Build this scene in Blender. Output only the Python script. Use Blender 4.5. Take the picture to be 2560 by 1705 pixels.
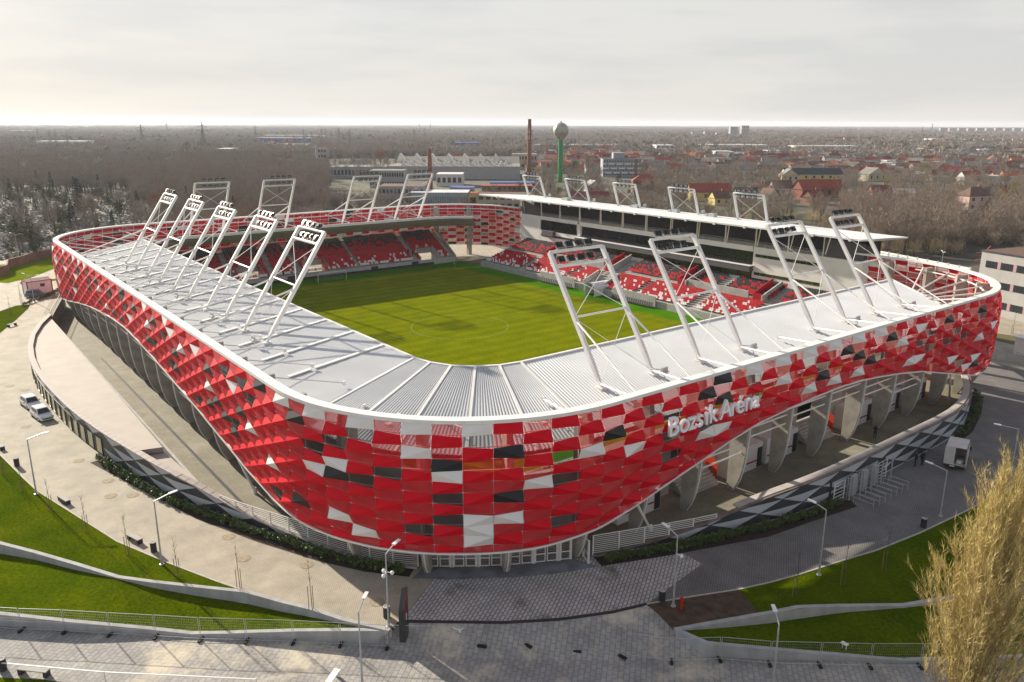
import bpy, bmesh, math, random
import numpy as np
from mathutils import Vector, Matrix

for o in list(bpy.data.objects):
    bpy.data.objects.remove(o)
scene = bpy.context.scene
COL = scene.collection
rng = random.Random(7)
rad = math.radians

# ------------------------------------------------------------------ camera
# metres; x runs along the football pitch towards the far goal, y towards the left stand, z up from the turf
CAM_POS = Vector((-121.396, 81.678, 37.129))
PITCH, ROLL, YAW, FPX = 0.26719, 0.00266, -0.65979, 1991.0
fwd = Vector((math.cos(YAW) * math.cos(PITCH), math.sin(YAW) * math.cos(PITCH), -math.sin(PITCH)))
rt0 = Vector((math.sin(YAW), -math.cos(YAW), 0.0))
up0 = rt0.cross(fwd)
RT = math.cos(ROLL) * rt0 + math.sin(ROLL) * up0
UP = -math.sin(ROLL) * rt0 + math.cos(ROLL) * up0
cam_data = bpy.data.cameras.new('camera')
cam_data.sensor_width = 36.0
cam_data.lens = FPX / 2560.0 * 36.0
cam_data.clip_start = 1.0
cam_data.clip_end = 40000.0
cam = bpy.data.objects.new('camera', cam_data)
M = Matrix.Identity(4)
for r in range(3):
    M[r][0], M[r][1], M[r][2], M[r][3] = RT[r], UP[r], -fwd[r], CAM_POS[r]
cam.matrix_world = M
COL.objects.link(cam)
scene.camera = cam

# ------------------------------------------------------------------ sky, sun, exposure
SUN_AZ, SUN_EL = rad(8.0), rad(21.8)          # direction towards the sun, measured from +x
world = bpy.data.worlds.new('World')
scene.world = world
world.use_nodes = True
nt = world.node_tree
nt.nodes.clear()
N = nt.nodes.new
out = N('ShaderNodeOutputWorld')
bg = N('ShaderNodeBackground')
sky = N('ShaderNodeTexSky')
sky.sky_type = 'NISHITA'
sky.sun_disc = False
sky.sun_elevation = SUN_EL
sky.sun_rotation = math.pi / 2 - SUN_AZ
sky.altitude = 120.0
sky.air_density = 0.8
sky.dust_density = 1.0
sky.ozone_density = 1.0
bg.inputs['Strength'].default_value = 0.085
# a thin high cloud veil over the whole sky, with soft streaks
tc = N('ShaderNodeTexCoord')
mp = N('ShaderNodeMapping')
mp.inputs['Scale'].default_value = (1.3, 1.3, 9.0)
no = N('ShaderNodeTexNoise')
no.inputs['Scale'].default_value = 2.6
no.inputs['Detail'].default_value = 6.0
no.inputs['Roughness'].default_value = 0.55
cr = N('ShaderNodeValToRGB')
cr.color_ramp.elements[0].position = 0.40
cr.color_ramp.elements[0].color = (4.1, 4.03, 3.92, 1)
cr.color_ramp.elements[1].position = 0.56
cr.color_ramp.elements[1].color = (4.6, 4.45, 4.2, 1)
mx = N('ShaderNodeMixRGB')
# the veil is thickest along the horizon and thins out overhead
sx = N('ShaderNodeSeparateXYZ')
mr_ = N('ShaderNodeMapRange')
mr_.interpolation_type = 'SMOOTHSTEP'
mr_.inputs['From Min'].default_value = 0.0
mr_.inputs['From Max'].default_value = 0.75
mr_.inputs['To Min'].default_value = 0.96
mr_.inputs['To Max'].default_value = 0.35
L_ = nt.links.new
L_(tc.outputs['Generated'], mp.inputs['Vector'])
L_(mp.outputs['Vector'], no.inputs['Vector'])
L_(no.outputs['Fac'], cr.inputs['Fac'])
L_(tc.outputs['Generated'], sx.inputs['Vector'])
L_(sx.outputs['Z'], mr_.inputs['Value'])
L_(mr_.outputs['Result'], mx.inputs['Fac'])
L_(sky.outputs['Color'], mx.inputs['Color1'])
L_(cr.outputs['Color'], mx.inputs['Color2'])
L_(mx.outputs['Color'], bg.inputs['Color'])
L_(bg.outputs['Background'], out.inputs['Surface'])

sun_data = bpy.data.lights.new('sun', 'SUN')
sun_data.energy = 5.0
sun_data.angle = rad(0.9)
sun_data.color = (1.0, 0.90, 0.74)
sun = bpy.data.objects.new('sun', sun_data)
sdir = Vector((math.cos(SUN_AZ) * math.cos(SUN_EL), math.sin(SUN_AZ) * math.cos(SUN_EL), math.sin(SUN_EL)))
sun.rotation_euler = sdir.to_track_quat('Z', 'Y').to_euler()
sun.location = (200, 30, 120)
COL.objects.link(sun)
scene.view_settings.view_transform = 'Standard'
scene.view_settings.look = 'None'
scene.view_settings.exposure = 1.0
scene.view_settings.gamma = 1.0
scene.view_settings.use_curve_mapping = False
scene.cycles.max_bounces = 6
scene.cycles.diffuse_bounces = 3
scene.cycles.transparent_max_bounces = 12
scene.cycles.volume_bounces = 0

# ------------------------------------------------------------------ helpers
def gp(px, py, z=0.0):
    """ground point at height z below a point surveyed on the photograph (2560 x 1705)"""
    d = fwd * FPX + RT * (px - 1280.0) + UP * (852.5 - py)
    return CAM_POS + d * ((z - CAM_POS.z) / d.z)

def facing(px, py, axis, v):
    d = fwd * FPX + RT * (px - 1280.0) + UP * (852.5 - py)
    return CAM_POS + d * ((v - CAM_POS[axis]) / d[axis])

class MB:
    """collects polygons, then builds ONE mesh object"""
    def __init__(s):
        s.v, s.f, s.m = [], [], []
    def poly(s, pts, mi=0):
        b = len(s.v)
        s.v.extend([tuple(p) for p in pts])
        s.f.append(tuple(range(b, b + len(pts))))
        s.m.append(mi)
    def mesh(s, verts, faces, mi=0):
        b = len(s.v)
        s.v.extend([tuple(p) for p in verts])
        for f in faces:
            s.f.append(tuple(i + b for i in f)); s.m.append(mi)
    def box(s, c, size, rz=0.0, mi=0, taper=1.0):
        hx, hy, hz = size[0] / 2, size[1] / 2, size[2] / 2
        ca, sa = math.cos(rz), math.sin(rz)
        V = []
        for z in (-hz, hz):
            t = taper if z > 0 else 1.0
            for x, y in ((-hx, -hy), (hx, -hy), (hx, hy), (-hx, hy)):
                x, y = x * t, y * t
                V.append((c[0] + x * ca - y * sa, c[1] + x * sa + y * ca, c[2] + z))
        s.mesh(V, [(3, 2, 1, 0), (4, 5, 6, 7), (0, 1, 5, 4), (1, 2, 6, 5), (2, 3, 7, 6), (3, 0, 4, 7)], mi)
    def bar(s, p, q, w, h=None, mi=0, w2=None, h2=None, upv=(0, 0, 1)):
        h = w if h is None else h
        w2 = w if w2 is None else w2
        h2 = h if h2 is None else h2
        p, q = Vector(p), Vector(q)
        d = (q - p).normalized()
        a = d.cross(Vector(upv))
        if a.length < 1e-4:
            a = d.cross(Vector((1, 0, 0)))
        a.normalize()
        b = a.cross(d).normalized()
        V = []
        for o, ww, hh in ((p, w, h), (q, w2, h2)):
            for i, j in ((-1, -1), (1, -1), (1, 1), (-1, 1)):
                V.append(o + a * (i * ww / 2) + b * (j * hh / 2))
        s.mesh(V, [(0, 1, 2, 3), (7, 6, 5, 4), (4, 5, 1, 0), (5, 6, 2, 1), (6, 7, 3, 2), (7, 4, 0, 3)], mi)
    def tube(s, p, q, r, n=8, mi=0, r2=None, caps=True):
        r2 = r if r2 is None else r2
        p, q = Vector(p), Vector(q)
        d = (q - p).normalized()
        a = d.cross(Vector((0, 0, 1)))
        if a.length < 1e-4:
            a = Vector((1, 0, 0))
        a.normalize()
        b = a.cross(d)
        V = []
        for o, rr in ((p, r), (q, r2)):
            for k in range(n):
                t = 2 * math.pi * k / n
                V.append(o + a * (rr * math.cos(t)) + b * (rr * math.sin(t)))
        F = [(k, (k + 1) % n, n + (k + 1) % n, n + k) for k in range(n)]
        if caps:
            F += [tuple(range(n - 1, -1, -1)), tuple(range(n, 2 * n))]
        s.mesh(V, F, mi)
    def lathe(s, c, prof, n=16, mi=0):
        V = []
        for r, z in prof:
            for k in range(n):
                t = 2 * math.pi * k / n
                V.append((c[0] + r * math.cos(t), c[1] + r * math.sin(t), c[2] + z))
        F = []
        for i in range(len(prof) - 1):
            for k in range(n):
                F.append((i * n + k, i * n + (k + 1) % n, (i + 1) * n + (k + 1) % n, (i + 1) * n + k))
        F.append(tuple(range((len(prof) - 1) * n, len(prof) * n)))
        s.mesh(V, F, mi)
    def prism(s, poly, z0, z1, mi=0):
        """poly: ccw list of (x, y); z0/z1 numbers or per-vertex lists"""
        n = len(poly)
        zb = z0 if isinstance(z0, (list, tuple)) else [z0] * n
        zt = z1 if isinstance(z1, (list, tuple)) else [z1] * n
        V = [(p[0], p[1], zb[i]) for i, p in enumerate(poly)] + [(p[0], p[1], zt[i]) for i, p in enumerate(poly)]
        F = [tuple(range(n - 1, -1, -1)), tuple(range(n, 2 * n))]
        F += [(i, (i + 1) % n, n + (i + 1) % n, n + i) for i in range(n)]
        s.mesh(V, F, mi)
    def build(s, name, mats, parent=None, smooth=False, tri=False):
        me = bpy.data.meshes.new(name)
        me.from_pydata(s.v, [], s.f)
        if not isinstance(mats, (list, tuple)):
            mats = [mats]
        for m in mats:
            me.materials.append(m)
        if len(mats) > 1:
            me.polygons.foreach_set('material_index', s.m)
        if smooth:
            me.polygons.foreach_set('use_smooth', [True] * len(s.f))
        me.update()
        o = bpy.data.objects.new(name, me)
        COL.objects.link(o)
        if parent is not None:
            o.parent = parent
        return o

def add_obj(name, me, parent=None):
    o = bpy.data.objects.new(name, me)
    COL.objects.link(o)
    if parent is not None:
        o.parent = parent
    return o

def empty(name, loc=(0, 0, 0), rz=0.0, parent=None):
    o = bpy.data.objects.new(name, None)
    o.location = loc
    o.rotation_euler = (0, 0, rz)
    o.empty_display_size = 0.5
    COL.objects.link(o)
    if parent is not None:
        o.parent = parent
    return o

def tag(o, label=None, cat=None, group=None, kind=None):
    if label: o['label'] = label
    if cat: o['category'] = cat
    if group: o['group'] = group
    if kind: o['kind'] = kind
    return o

def copy_tree(o, parent=None):
    c = o.copy()
    COL.objects.link(c)
    c.parent = parent
    for ch in list(o.children):
        copy_tree(ch, c)
    return c

def fix_normals(o):
    bm = bmesh.new(); bm.from_mesh(o.data)
    bmesh.ops.recalc_face_normals(bm, faces=bm.faces)
    bm.to_mesh(o.data); bm.free()
    return o

def sheet(name, pts, mat, z=0.0, thick=None, parent=None):
    """flat n-gon sheet from a list of (x, y) or (x, y, z)"""
    bm = bmesh.new()
    vs = [bm.verts.new((p[0], p[1], p[2] if len(p) > 2 else z)) for p in pts]
    f = bm.faces.new(vs)
    f.normal_update()
    if f.normal.z < 0:
        f.normal_flip()
    bmesh.ops.triangulate(bm, faces=[f])
    me = bpy.data.meshes.new(name)
    bm.to_mesh(me); bm.free()
    me.materials.append(mat)
    return add_obj(name, me, parent)

# ------------------------------------------------------------------ materials
def mat(name, col, rough=0.7, var=0.12, scale=2.0, metal=0.0, col2=None, bump=0.0, bscale=20.0, spec=0.3, coords='Object', detail=4.0, lo=0.35, hi=0.65, stretch=None):
    m = bpy.data.materials.new(name)
    m.use_nodes = True
    t = m.node_tree
    p = t.nodes['Principled BSDF']
    p.inputs['Roughness'].default_value = rough
    p.inputs['Metallic'].default_value = metal
    if 'Specular IOR Level' in p.inputs:
        p.inputs['Specular IOR Level'].default_value = spec
    tcn = t.nodes.new('ShaderNodeTexCoord')
    src = tcn.outputs[coords]
    if stretch:
        mpn = t.nodes.new('ShaderNodeMapping')
        mpn.inputs['Scale'].default_value = stretch
        t.links.new(src, mpn.inputs['Vector'])
        src = mpn.outputs['Vector']
    if var > 0 or col2:
        nz = t.nodes.new('ShaderNodeTexNoise')
        nz.inputs['Scale'].default_value = scale
        nz.inputs['Detail'].default_value = detail
        rp = t.nodes.new('ShaderNodeValToRGB')
        if col2 is None:
            c1 = tuple(max(0, c * (1 - var)) for c in col)
            c2 = tuple(min(1, c * (1 + var)) for c in col)
        else:
            c1, c2 = col, col2
        rp.color_ramp.elements[0].position = lo
        rp.color_ramp.elements[1].position = hi
        rp.color_ramp.elements[0].color = (*c1, 1)
        rp.color_ramp.elements[1].color = (*c2, 1)
        t.links.new(src, nz.inputs['Vector'])
        t.links.new(nz.outputs['Fac'], rp.inputs['Fac'])
        t.links.new(rp.outputs['Color'], p.inputs['Base Color'])
    else:
        p.inputs['Base Color'].default_value = (*col, 1)
    if bump > 0:
        nb = t.nodes.new('ShaderNodeTexNoise')
        nb.inputs['Scale'].default_value = bscale
        nb.inputs['Detail'].default_value = 5.0
        bp = t.nodes.new('ShaderNodeBump')
        bp.inputs['Strength'].default_value = bump
        bp.inputs['Distance'].default_value = 0.1
        t.links.new(src, nb.inputs['Vector'])
        t.links.new(nb.outputs['Fac'], bp.inputs['Height'])
        t.links.new(bp.outputs['Normal'], p.inputs['Normal'])
    return m

def perforated(name, col, open_frac=0.42):
    """fine perforated sheet: too small to see the holes, so part of the light passes straight through"""
    m = mat(name, col, 0.6, 0.05, 1.5, spec=0.1)
    t = m.node_tree
    p = t.nodes['Principled BSDF']
    o = t.nodes['Material Output']
    tr = t.nodes.new('ShaderNodeBsdfTransparent')
    mxs = t.nodes.new('ShaderNodeMixShader')
    mxs.inputs['Fac'].default_value = open_frac
    t.links.new(p.outputs['BSDF'], mxs.inputs[1])
    t.links.new(tr.outputs['BSDF'], mxs.inputs[2])
    t.links.new(mxs.outputs['Shader'], o.inputs['Surface'])
    return m

def paving(name, col, col2, joint, bw, bh, rot=0.0, stain=None, mortar=0.03, stain_lo=0.5, stain_hi=0.72, sscale=0.12, offset=0.5):
    m = bpy.data.materials.new(name)
    m.use_nodes = True
    t = m.node_tree
    p = t.nodes['Principled BSDF']
    p.inputs['Roughness'].default_value = 0.85
    tcn = t.nodes.new('ShaderNodeTexCoord')
    mpn = t.nodes.new('ShaderNodeMapping')
    mpn.inputs['Rotation'].default_value = (0, 0, rot)
    br = t.nodes.new('ShaderNodeTexBrick')
    br.offset = offset
    br.inputs['Color1'].default_value = (*col, 1)
    br.inputs['Color2'].default_value = (*col2, 1)
    br.inputs['Mortar'].default_value = (*joint, 1)
    br.inputs['Scale'].default_value = 1.0
    br.inputs['Mortar Size'].default_value = mortar
    br.inputs['Brick Width'].default_value = bw
    br.inputs['Row Height'].default_value = bh
    t.links.new(tcn.outputs['Object'], mpn.inputs['Vector'])
    t.links.new(mpn.outputs['Vector'], br.inputs['Vector'])
    last = br.outputs['Color']
    n2 = t.nodes.new('ShaderNodeTexNoise')
    n2.inputs['Scale'].default_value = 0.35
    n2.inputs['Detail'].default_value = 8.0
    n2.inputs['Roughness'].default_value = 0.65
    r2 = t.nodes.new('ShaderNodeValToRGB')
    r2.color_ramp.elements[0].position = 0.3
    r2.color_ramp.elements[0].color = (0.72, 0.72, 0.72, 1)
    r2.color_ramp.elements[1].position = 0.7
    r2.color_ramp.elements[1].color = (1.15, 1.15, 1.15, 1)
    mu = t.nodes.new('ShaderNodeMixRGB')
    mu.blend_type = 'MULTIPLY'
    mu.inputs['Fac'].default_value = 1.0
    t.links.new(tcn.outputs['Object'], n2.inputs['Vector'])
    t.links.new(n2.outputs['Fac'], r2.inputs['Fac'])
    t.links.new(last, mu.inputs['Color1'])
    t.links.new(r2.outputs['Color'], mu.inputs['Color2'])
    last = mu.outputs['Color']
    if stain:
        n3 = t.nodes.new('ShaderNodeTexNoise')
        n3.inputs['Scale'].default_value = sscale
        n3.inputs['Detail'].default_value = 9.0
        n3.inputs['Roughness'].default_value = 0.7
        r3 = t.nodes.new('ShaderNodeValToRGB')
        r3.color_ramp.elements[0].position = stain_lo
        r3.color_ramp.elements[0].color = (0, 0, 0, 1)
        r3.color_ramp.elements[1].position = stain_hi
        r3.color_ramp.elements[1].color = (1, 1, 1, 1)
        m3 = t.nodes.new('ShaderNodeMixRGB')
        m3.inputs['Color2'].default_value = (*stain, 1)
        t.links.new(tcn.outputs['Object'], n3.inputs['Vector'])
        t.links.new(n3.outputs['Fac'], r3.inputs['Fac'])
        t.links.new(r3.outputs['Color'], m3.inputs['Fac'])
        t.links.new(last, m3.inputs['Color1'])
        last = m3.outputs['Color']
    t.links.new(last, p.inputs['Base Color'])
    bp = t.nodes.new('ShaderNodeBump')
    bp.inputs['Strength'].default_value = 0.5
    bp.inputs['Distance'].default_value = 0.02
    bp.invert = True
    t.links.new(br.outputs['Fac'], bp.inputs['Height'])
    t.links.new(bp.outputs['Normal'], p.inputs['Normal'])
    return m

MT = {}
MT['red'] = mat('red_panel', (0.60, 0.002, 0.014), 0.55, 0.06, 0.4, spec=0.12)
MT['white_panel'] = mat('white_panel', (0.72, 0.71, 0.69), 0.45, 0.03, 0.5)
MT['black_panel'] = mat('black_panel', (0.016, 0.017, 0.020), 0.5, 0.1, 0.5)
MT['red_perf'] = perforated('red_perforated', (0.60, 0.006, 0.016), 0.30)
MT['white_perf'] = perforated('white_perforated', (0.72, 0.71, 0.69), 0.2)
MT['black_perf'] = perforated('black_perforated', (0.030, 0.030, 0.032), 0.42)
MT['steel_white'] = mat('white_painted_steel', (0.72, 0.715, 0.69), 0.4, 0.05, 0.7, spec=0.4)
MT['steel_grey'] = mat('galvanised_steel', (0.42, 0.43, 0.44), 0.45, 0.1, 3.0, metal=0.3)
MT['roof'] = mat('roof_sheet', (0.53, 0.54, 0.555), 0.55, 0.05, 0.25)
MT['roof_white'] = mat('roof_membrane', (0.66, 0.66, 0.66), 0.7, 0.05, 0.2)
MT['concrete'] = mat('concrete', (0.36, 0.335, 0.29), 0.9, 0.16, 0.8, bump=0.15, bscale=6.0)
MT['concrete_light'] = mat('concrete_light', (0.40, 0.39, 0.37), 0.9, 0.12, 0.7, bump=0.1, bscale=8.0)
MT['concrete_wall'] = mat('concrete_wall', (0.36, 0.36, 0.36), 0.9, 0.12, 1.2, bump=0.1, bscale=8.0, stretch=(1, 1, 0.35))
MT['soffit'] = mat('soffit', (0.34, 0.32, 0.27), 0.8, 0.1, 0.6)
MT['terrace'] = mat('terrace_concrete', (0.36, 0.345, 0.32), 0.9, 0.1, 0.8)
MT['dark'] = mat('dark_metal', (0.035, 0.036, 0.04), 0.45, 0.1, 2.0)
MT['lamp_black'] = mat('floodlight_housing', (0.025, 0.027, 0.03), 0.35, 0.1, 2.0)
MT['lamp_glass'] = mat('floodlight_glass', (0.55, 0.56, 0.58), 0.15, 0.0)
MT['seat_red'] = mat('seat_red', (0.46, 0.012, 0.022), 0.5, 0.15, 0.9)
MT['seat_black'] = mat('seat_black', (0.035, 0.037, 0.04), 0.5, 0.1, 0.9)
MT['seat_white'] = mat('seat_white', (0.70, 0.69, 0.68), 0.5, 0.04, 0.9)
MT['stand_white'] = mat('stand_render', (0.76, 0.74, 0.69), 0.8, 0.04, 0.3)
MT['stand_grey'] = mat('stand_grey_band', (0.095, 0.092, 0.10), 0.7, 0.06, 0.5)
MT['stand_dark'] = mat('stand_dark_cladding', (0.045, 0.045, 0.048), 0.7, 0.1, 0.7)
MT['glass'] = mat('dark_glass', (0.018, 0.024, 0.024), 0.08, 0.25, 0.5, spec=0.6)
MT['glass_green'] = mat('green_tinted_glass', (0.05, 0.055, 0.022), 0.1, 0.4, 0.45, spec=0.6)
MT['glass_shop'] = mat('shop_glass', (0.34, 0.335, 0.19), 0.12, 0.12, 0.4, spec=0.5)
MT['red_board'] = mat('red_board', (0.36, 0.004, 0.014), 0.5, 0.06, 0.5)
MT['wall_dark'] = mat('dark_cladding_tile', (0.045, 0.049, 0.055), 0.5, 0.12, 0.6)
MT['wall_light'] = mat('light_cladding_tile', (0.42, 0.445, 0.465), 0.5, 0.05, 0.6)
MT['coping'] = mat('coping_stone', (0.42, 0.38, 0.35), 0.8, 0.10, 0.8)
MT['coping_brown'] = mat('coping_brown', (0.20, 0.15, 0.13), 0.8, 0.25, 0.8)
MT['soil'] = mat('bark_mulch', (0.035, 0.024, 0.017), 0.95, 0.5, 9.0, bump=0.6, bscale=14.0)
MT['wood'] = mat('stake_wood', (0.26, 0.18, 0.10), 0.85, 0.2, 3.0)
MT['bark'] = mat('bark', (0.11, 0.085, 0.065), 0.95, 0.25, 2.0)
MT['white_paint'] = mat('white_paint', (0.75, 0.75, 0.74), 0.4, 0.03, 1.0)
MT['sign'] = mat('sign_letter_white', (0.88, 0.88, 0.90), 0.4, 0.0)
MT['rubber'] = mat('rubber', (0.02, 0.02, 0.02), 0.8, 0.1, 3.0)
HAZE = 0.00008
# ================================================================== the setting: ground, paving, lawns, pitch
def ground_material():
    m = bpy.data.materials.new('countryside_ground')
    m.use_nodes = True
    t = m.node_tree
    p = t.nodes['Principled BSDF']
    p.inputs['Roughness'].default_value = 0.95
    tcn = t.nodes.new('ShaderNodeTexCoord')
    def noise(scale, stops, detail=8.0):
        nz = t.nodes.new('ShaderNodeTexNoise')
        nz.inputs['Scale'].default_value = scale
        nz.inputs['Detail'].default_value = detail
        rp = t.nodes.new('ShaderNodeValToRGB')
        for k, (pos, c) in enumerate(stops):
            e = rp.color_ramp.elements[k] if k < 2 else rp.color_ramp.elements.new(pos)
            e.position = pos
            e.color = (*c, 1)
        t.links.new(tcn.outputs['Object'], nz.inputs['Vector'])
        t.links.new(nz.outputs['Fac'], rp.inputs['Fac'])
        return rp.outputs['Color']
    a = noise(0.012, [(0.36, (0.055, 0.048, 0.036)), (0.50, (0.085, 0.075, 0.052)), (0.62, (0.075, 0.085, 0.03))])
    b = noise(0.15, [(0.3, (0.6, 0.6, 0.6)), (0.7, (1.4, 1.35, 1.3))])
    mu = t.nodes.new('ShaderNodeMixRGB'); mu.blend_type = 'MULTIPLY'; mu.inputs['Fac'].default_value = 1
    t.links.new(a, mu.inputs['Color1']); t.links.new(b, mu.inputs['Color2'])
    t.links.new(mu.outputs['Color'], p.inputs['Base Color'])
    return m

def grass_material(name, c1, c2, fine=1.0, stripes=None):
    m = mat(name, c1, 0.95, 0.0, 0.22, col2=c2, bump=0.55, bscale=7.0 * fine, detail=9.0, lo=0.3, hi=0.7, spec=0.0)
    t = m.node_tree
    p = t.nodes['Principled BSDF']
    base = p.inputs['Base Color'].links[0].from_socket
    tcn = [n for n in t.nodes if n.type == 'TEX_COORD'][0]
    nz = t.nodes.new('ShaderNodeTexNoise')
    nz.inputs['Scale'].default_value = 3.5 * fine
    nz.inputs['Detail'].default_value = 6.0
    rp = t.nodes.new('ShaderNodeValToRGB')
    rp.color_ramp.elements[0].position = 0.3; rp.color_ramp.elements[0].color = (0.62, 0.66, 0.6, 1)
    rp.color_ramp.elements[1].position = 0.7; rp.color_ramp.elements[1].color = (1.25, 1.2, 1.2, 1)
    mu = t.nodes.new('ShaderNodeMixRGB'); mu.blend_type = 'MULTIPLY'; mu.inputs['Fac'].default_value = 1
    t.links.new(tcn.outputs['Object'], nz.inputs['Vector'])
    t.links.new(nz.outputs['Fac'], rp.inputs['Fac'])
    t.links.new(base, mu.inputs['Color1']); t.links.new(rp.outputs['Color'], mu.inputs['Color2'])
    last = mu.outputs['Color']
    if stripes:
        wv = t.nodes.new('ShaderNodeTexWave')
        wv.wave_type = 'BANDS'; wv.bands_direction = 'X'
        wv.inputs['Scale'].default_value = stripes
        wv.inputs['Distortion'].default_value = 0.6
        r2 = t.nodes.new('ShaderNodeValToRGB')
        r2.color_ramp.elements[0].position = 0.4; r2.color_ramp.elements[0].color = (0.93, 0.93, 0.93, 1)
        r2.color_ramp.elements[1].position = 0.6; r2.color_ramp.elements[1].color = (1.05, 1.05, 1.05, 1)
        m2 = t.nodes.new('ShaderNodeMixRGB'); m2.blend_type = 'MULTIPLY'; m2.inputs['Fac'].default_value = 1
        t.links.new(tcn.outputs['Object'], wv.inputs['Vector'])
        t.links.new(wv.outputs['Fac'], r2.inputs['Fac'])
        t.links.new(last, m2.inputs['Color1']); t.links.new(r2.outputs['Color'], m2.inputs['Color2'])
        last = m2.outputs['Color']
    t.links.new(last, p.inputs['Base Color'])
    return m

MT['ground'] = ground_material()
MT['lawn'] = grass_material('lawn_grass', (0.043, 0.074, 0.001), (0.085, 0.112, 0.0015))
MT['lawn_far'] = grass_material('lawn_grass_far', (0.11, 0.165, 0.003), (0.17, 0.20, 0.006))
MT['pitch'] = grass_material('pitch_turf', (0.118, 0.148, 0.0008), (0.172, 0.190, 0.001), stripes=0.09)
MT['pitch_edge'] = grass_material('edge_turf', (0.045, 0.150, 0.002), (0.075, 0.200, 0.003))
MT['path'] = paving('ring_path_pavers', (0.385, 0.345, 0.27), (0.355, 0.318, 0.25), (0.28, 0.245, 0.185), 0.30, 0.16, rot=0.62, stain=(0.34, 0.27, 0.17), mortar=0.018, stain_lo=0.56, stain_hi=0.85, sscale=0.5)
MT['path_grey'] = paving('front_pavers', (0.50, 0.475, 0.455), (0.42, 0.40, 0.385), (0.20, 0.19, 0.18), 0.62, 0.31, rot=0.98, stain=(0.12, 0.11, 0.10), mortar=0.05, stain_lo=0.57, stain_hi=0.70, sscale=0.25)
MT['path_shade'] = paving('shade_toned_pavers', (0.20, 0.187, 0.182), (0.17, 0.16, 0.155), (0.115, 0.108, 0.10), 0.36, 0.2, rot=0.98, stain=(0.34, 0.33, 0.32), mortar=0.035, stain_lo=0.60, stain_hi=0.78, sscale=0.22)  # same paving, with the right plaza's shade put into a darker colour
MT['road'] = paving('road_slabs', (0.36, 0.345, 0.325), (0.28, 0.27, 0.265), (0.24, 0.225, 0.20), 0.62, 0.40, rot=0.85, stain=(0.56, 0.50, 0.38), mortar=0.045, stain_lo=0.53, stain_hi=0.66, sscale=0.16)
MT['concourse'] = paving('concourse_pavers', (0.235, 0.208, 0.142), (0.205, 0.182, 0.125), (0.13, 0.12, 0.085), 0.40, 0.20, rot=0.0, stain=(0.29, 0.27, 0.20), mortar=0.025, stain_lo=0.5, stain_hi=0.8, sscale=0.15)
MT['asphalt'] = mat('asphalt', (0.055, 0.055, 0.058), 0.9, 0.2, 1.5)
MT['kerb'] = mat('kerb_stone', (0.42, 0.39, 0.34), 0.85, 0.1, 1.5)

P2 = lambda lst, z=0.0: [gp(a, b, z) for a, b in lst]
def struct(o):
    o['kind'] = 'structure'
    return o

# --- front line: retaining walls between the lawns and the lower street (z = -1.2)
ZR = -1.2
W1 = [(-140, 1318, 0, 1.1), (0, 1361, 0, 1.0), (81.5, 1382, 0, .68), (190, 1413.5, 0, .5), (290.8, 1444.7, 0, .08), (380, 1457, 0, .5), (489, 1469, 0, .8), (608.7, 1481.4, 0, 1.0), (640, 1489.6, 0, .97), (708, 1508.6, 0, .82), (776, 1525, 0, .65), (857, 1552, 0, .3), (972, 1578, 0, .05)]
W2 = [(-160, 1520, -.2), (0, 1537, -.2), (163, 1555, -.35), (272, 1565, -.55), (380, 1575, -.8), (475.5, 1586, -.98), (560, 1585, -.85), (625, 1582.6, -.7), (749, 1579, -.4), (885, 1578, -.15), (979, 1578, -.06)]
W3 = [(1690, 1577, 0, .05), (1800, 1557, 0, .5), (1920, 1536, 0, .85), (1999, 1520, 0, 1.0), (2110, 1517, 0, .55), (2262, 1515.4, 0, .15), (2355, 1500, 0, .35), (2463, 1476, 0, .65), (2560, 1459.7, 0, .8), (2720, 1424, 0, .9)]
W4 = [(1690, 1577, -.02), (1769, 1611, -.1), (1920, 1625, -.4), (2050, 1636.4, -.7), (2175, 1646, -.9), (2265, 1652.7, -1.0), (2400, 1650, -.85), (2518, 1646, -.7), (2700, 1640, -.6)]
w1 = [gp(a, b, z) for a, b, z, d in W1]
w2 = [gp(a, b, z) for a, b, z in W2]
w3 = [gp(a, b, z) for a, b, z, d in W3]
w4 = [gp(a, b, z) for a, b, z in W4]

def resample(P, n):
    d = [0.0]
    for i in range(1, len(P)):
        d.append(d[-1] + (P[i] - P[i - 1]).length)
    o = []
    for k in range(n):
        t = d[-1] * k / (n - 1)
        i = 1
        while i < len(P) - 1 and d[i] < t:
            i += 1
        f = 0 if d[i] == d[i - 1] else (t - d[i - 1]) / (d[i] - d[i - 1])
        o.append(P[i - 1].lerp(P[i], f))
    return o

def loft(name, A, B, mat_, n=40, m=6, parent=None):
    A, B = resample(A, n), resample(B, n)
    mb = MB()
    V = [A[i].lerp(B[i], j / m) for i in range(n) for j in range(m + 1)]
    F = [(i * (m + 1) + j, (i + 1) * (m + 1) + j, (i + 1) * (m + 1) + j + 1, i * (m + 1) + j + 1) for i in range(n - 1) for j in range(m)]
    mb.mesh(V, F)
    o = mb.build(name, mat_, parent)
    fix_normals(o)
    if sum(p.normal.z for p in o.data.polygons) < 0:
        o.data.flip_normals()
    return o

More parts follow.
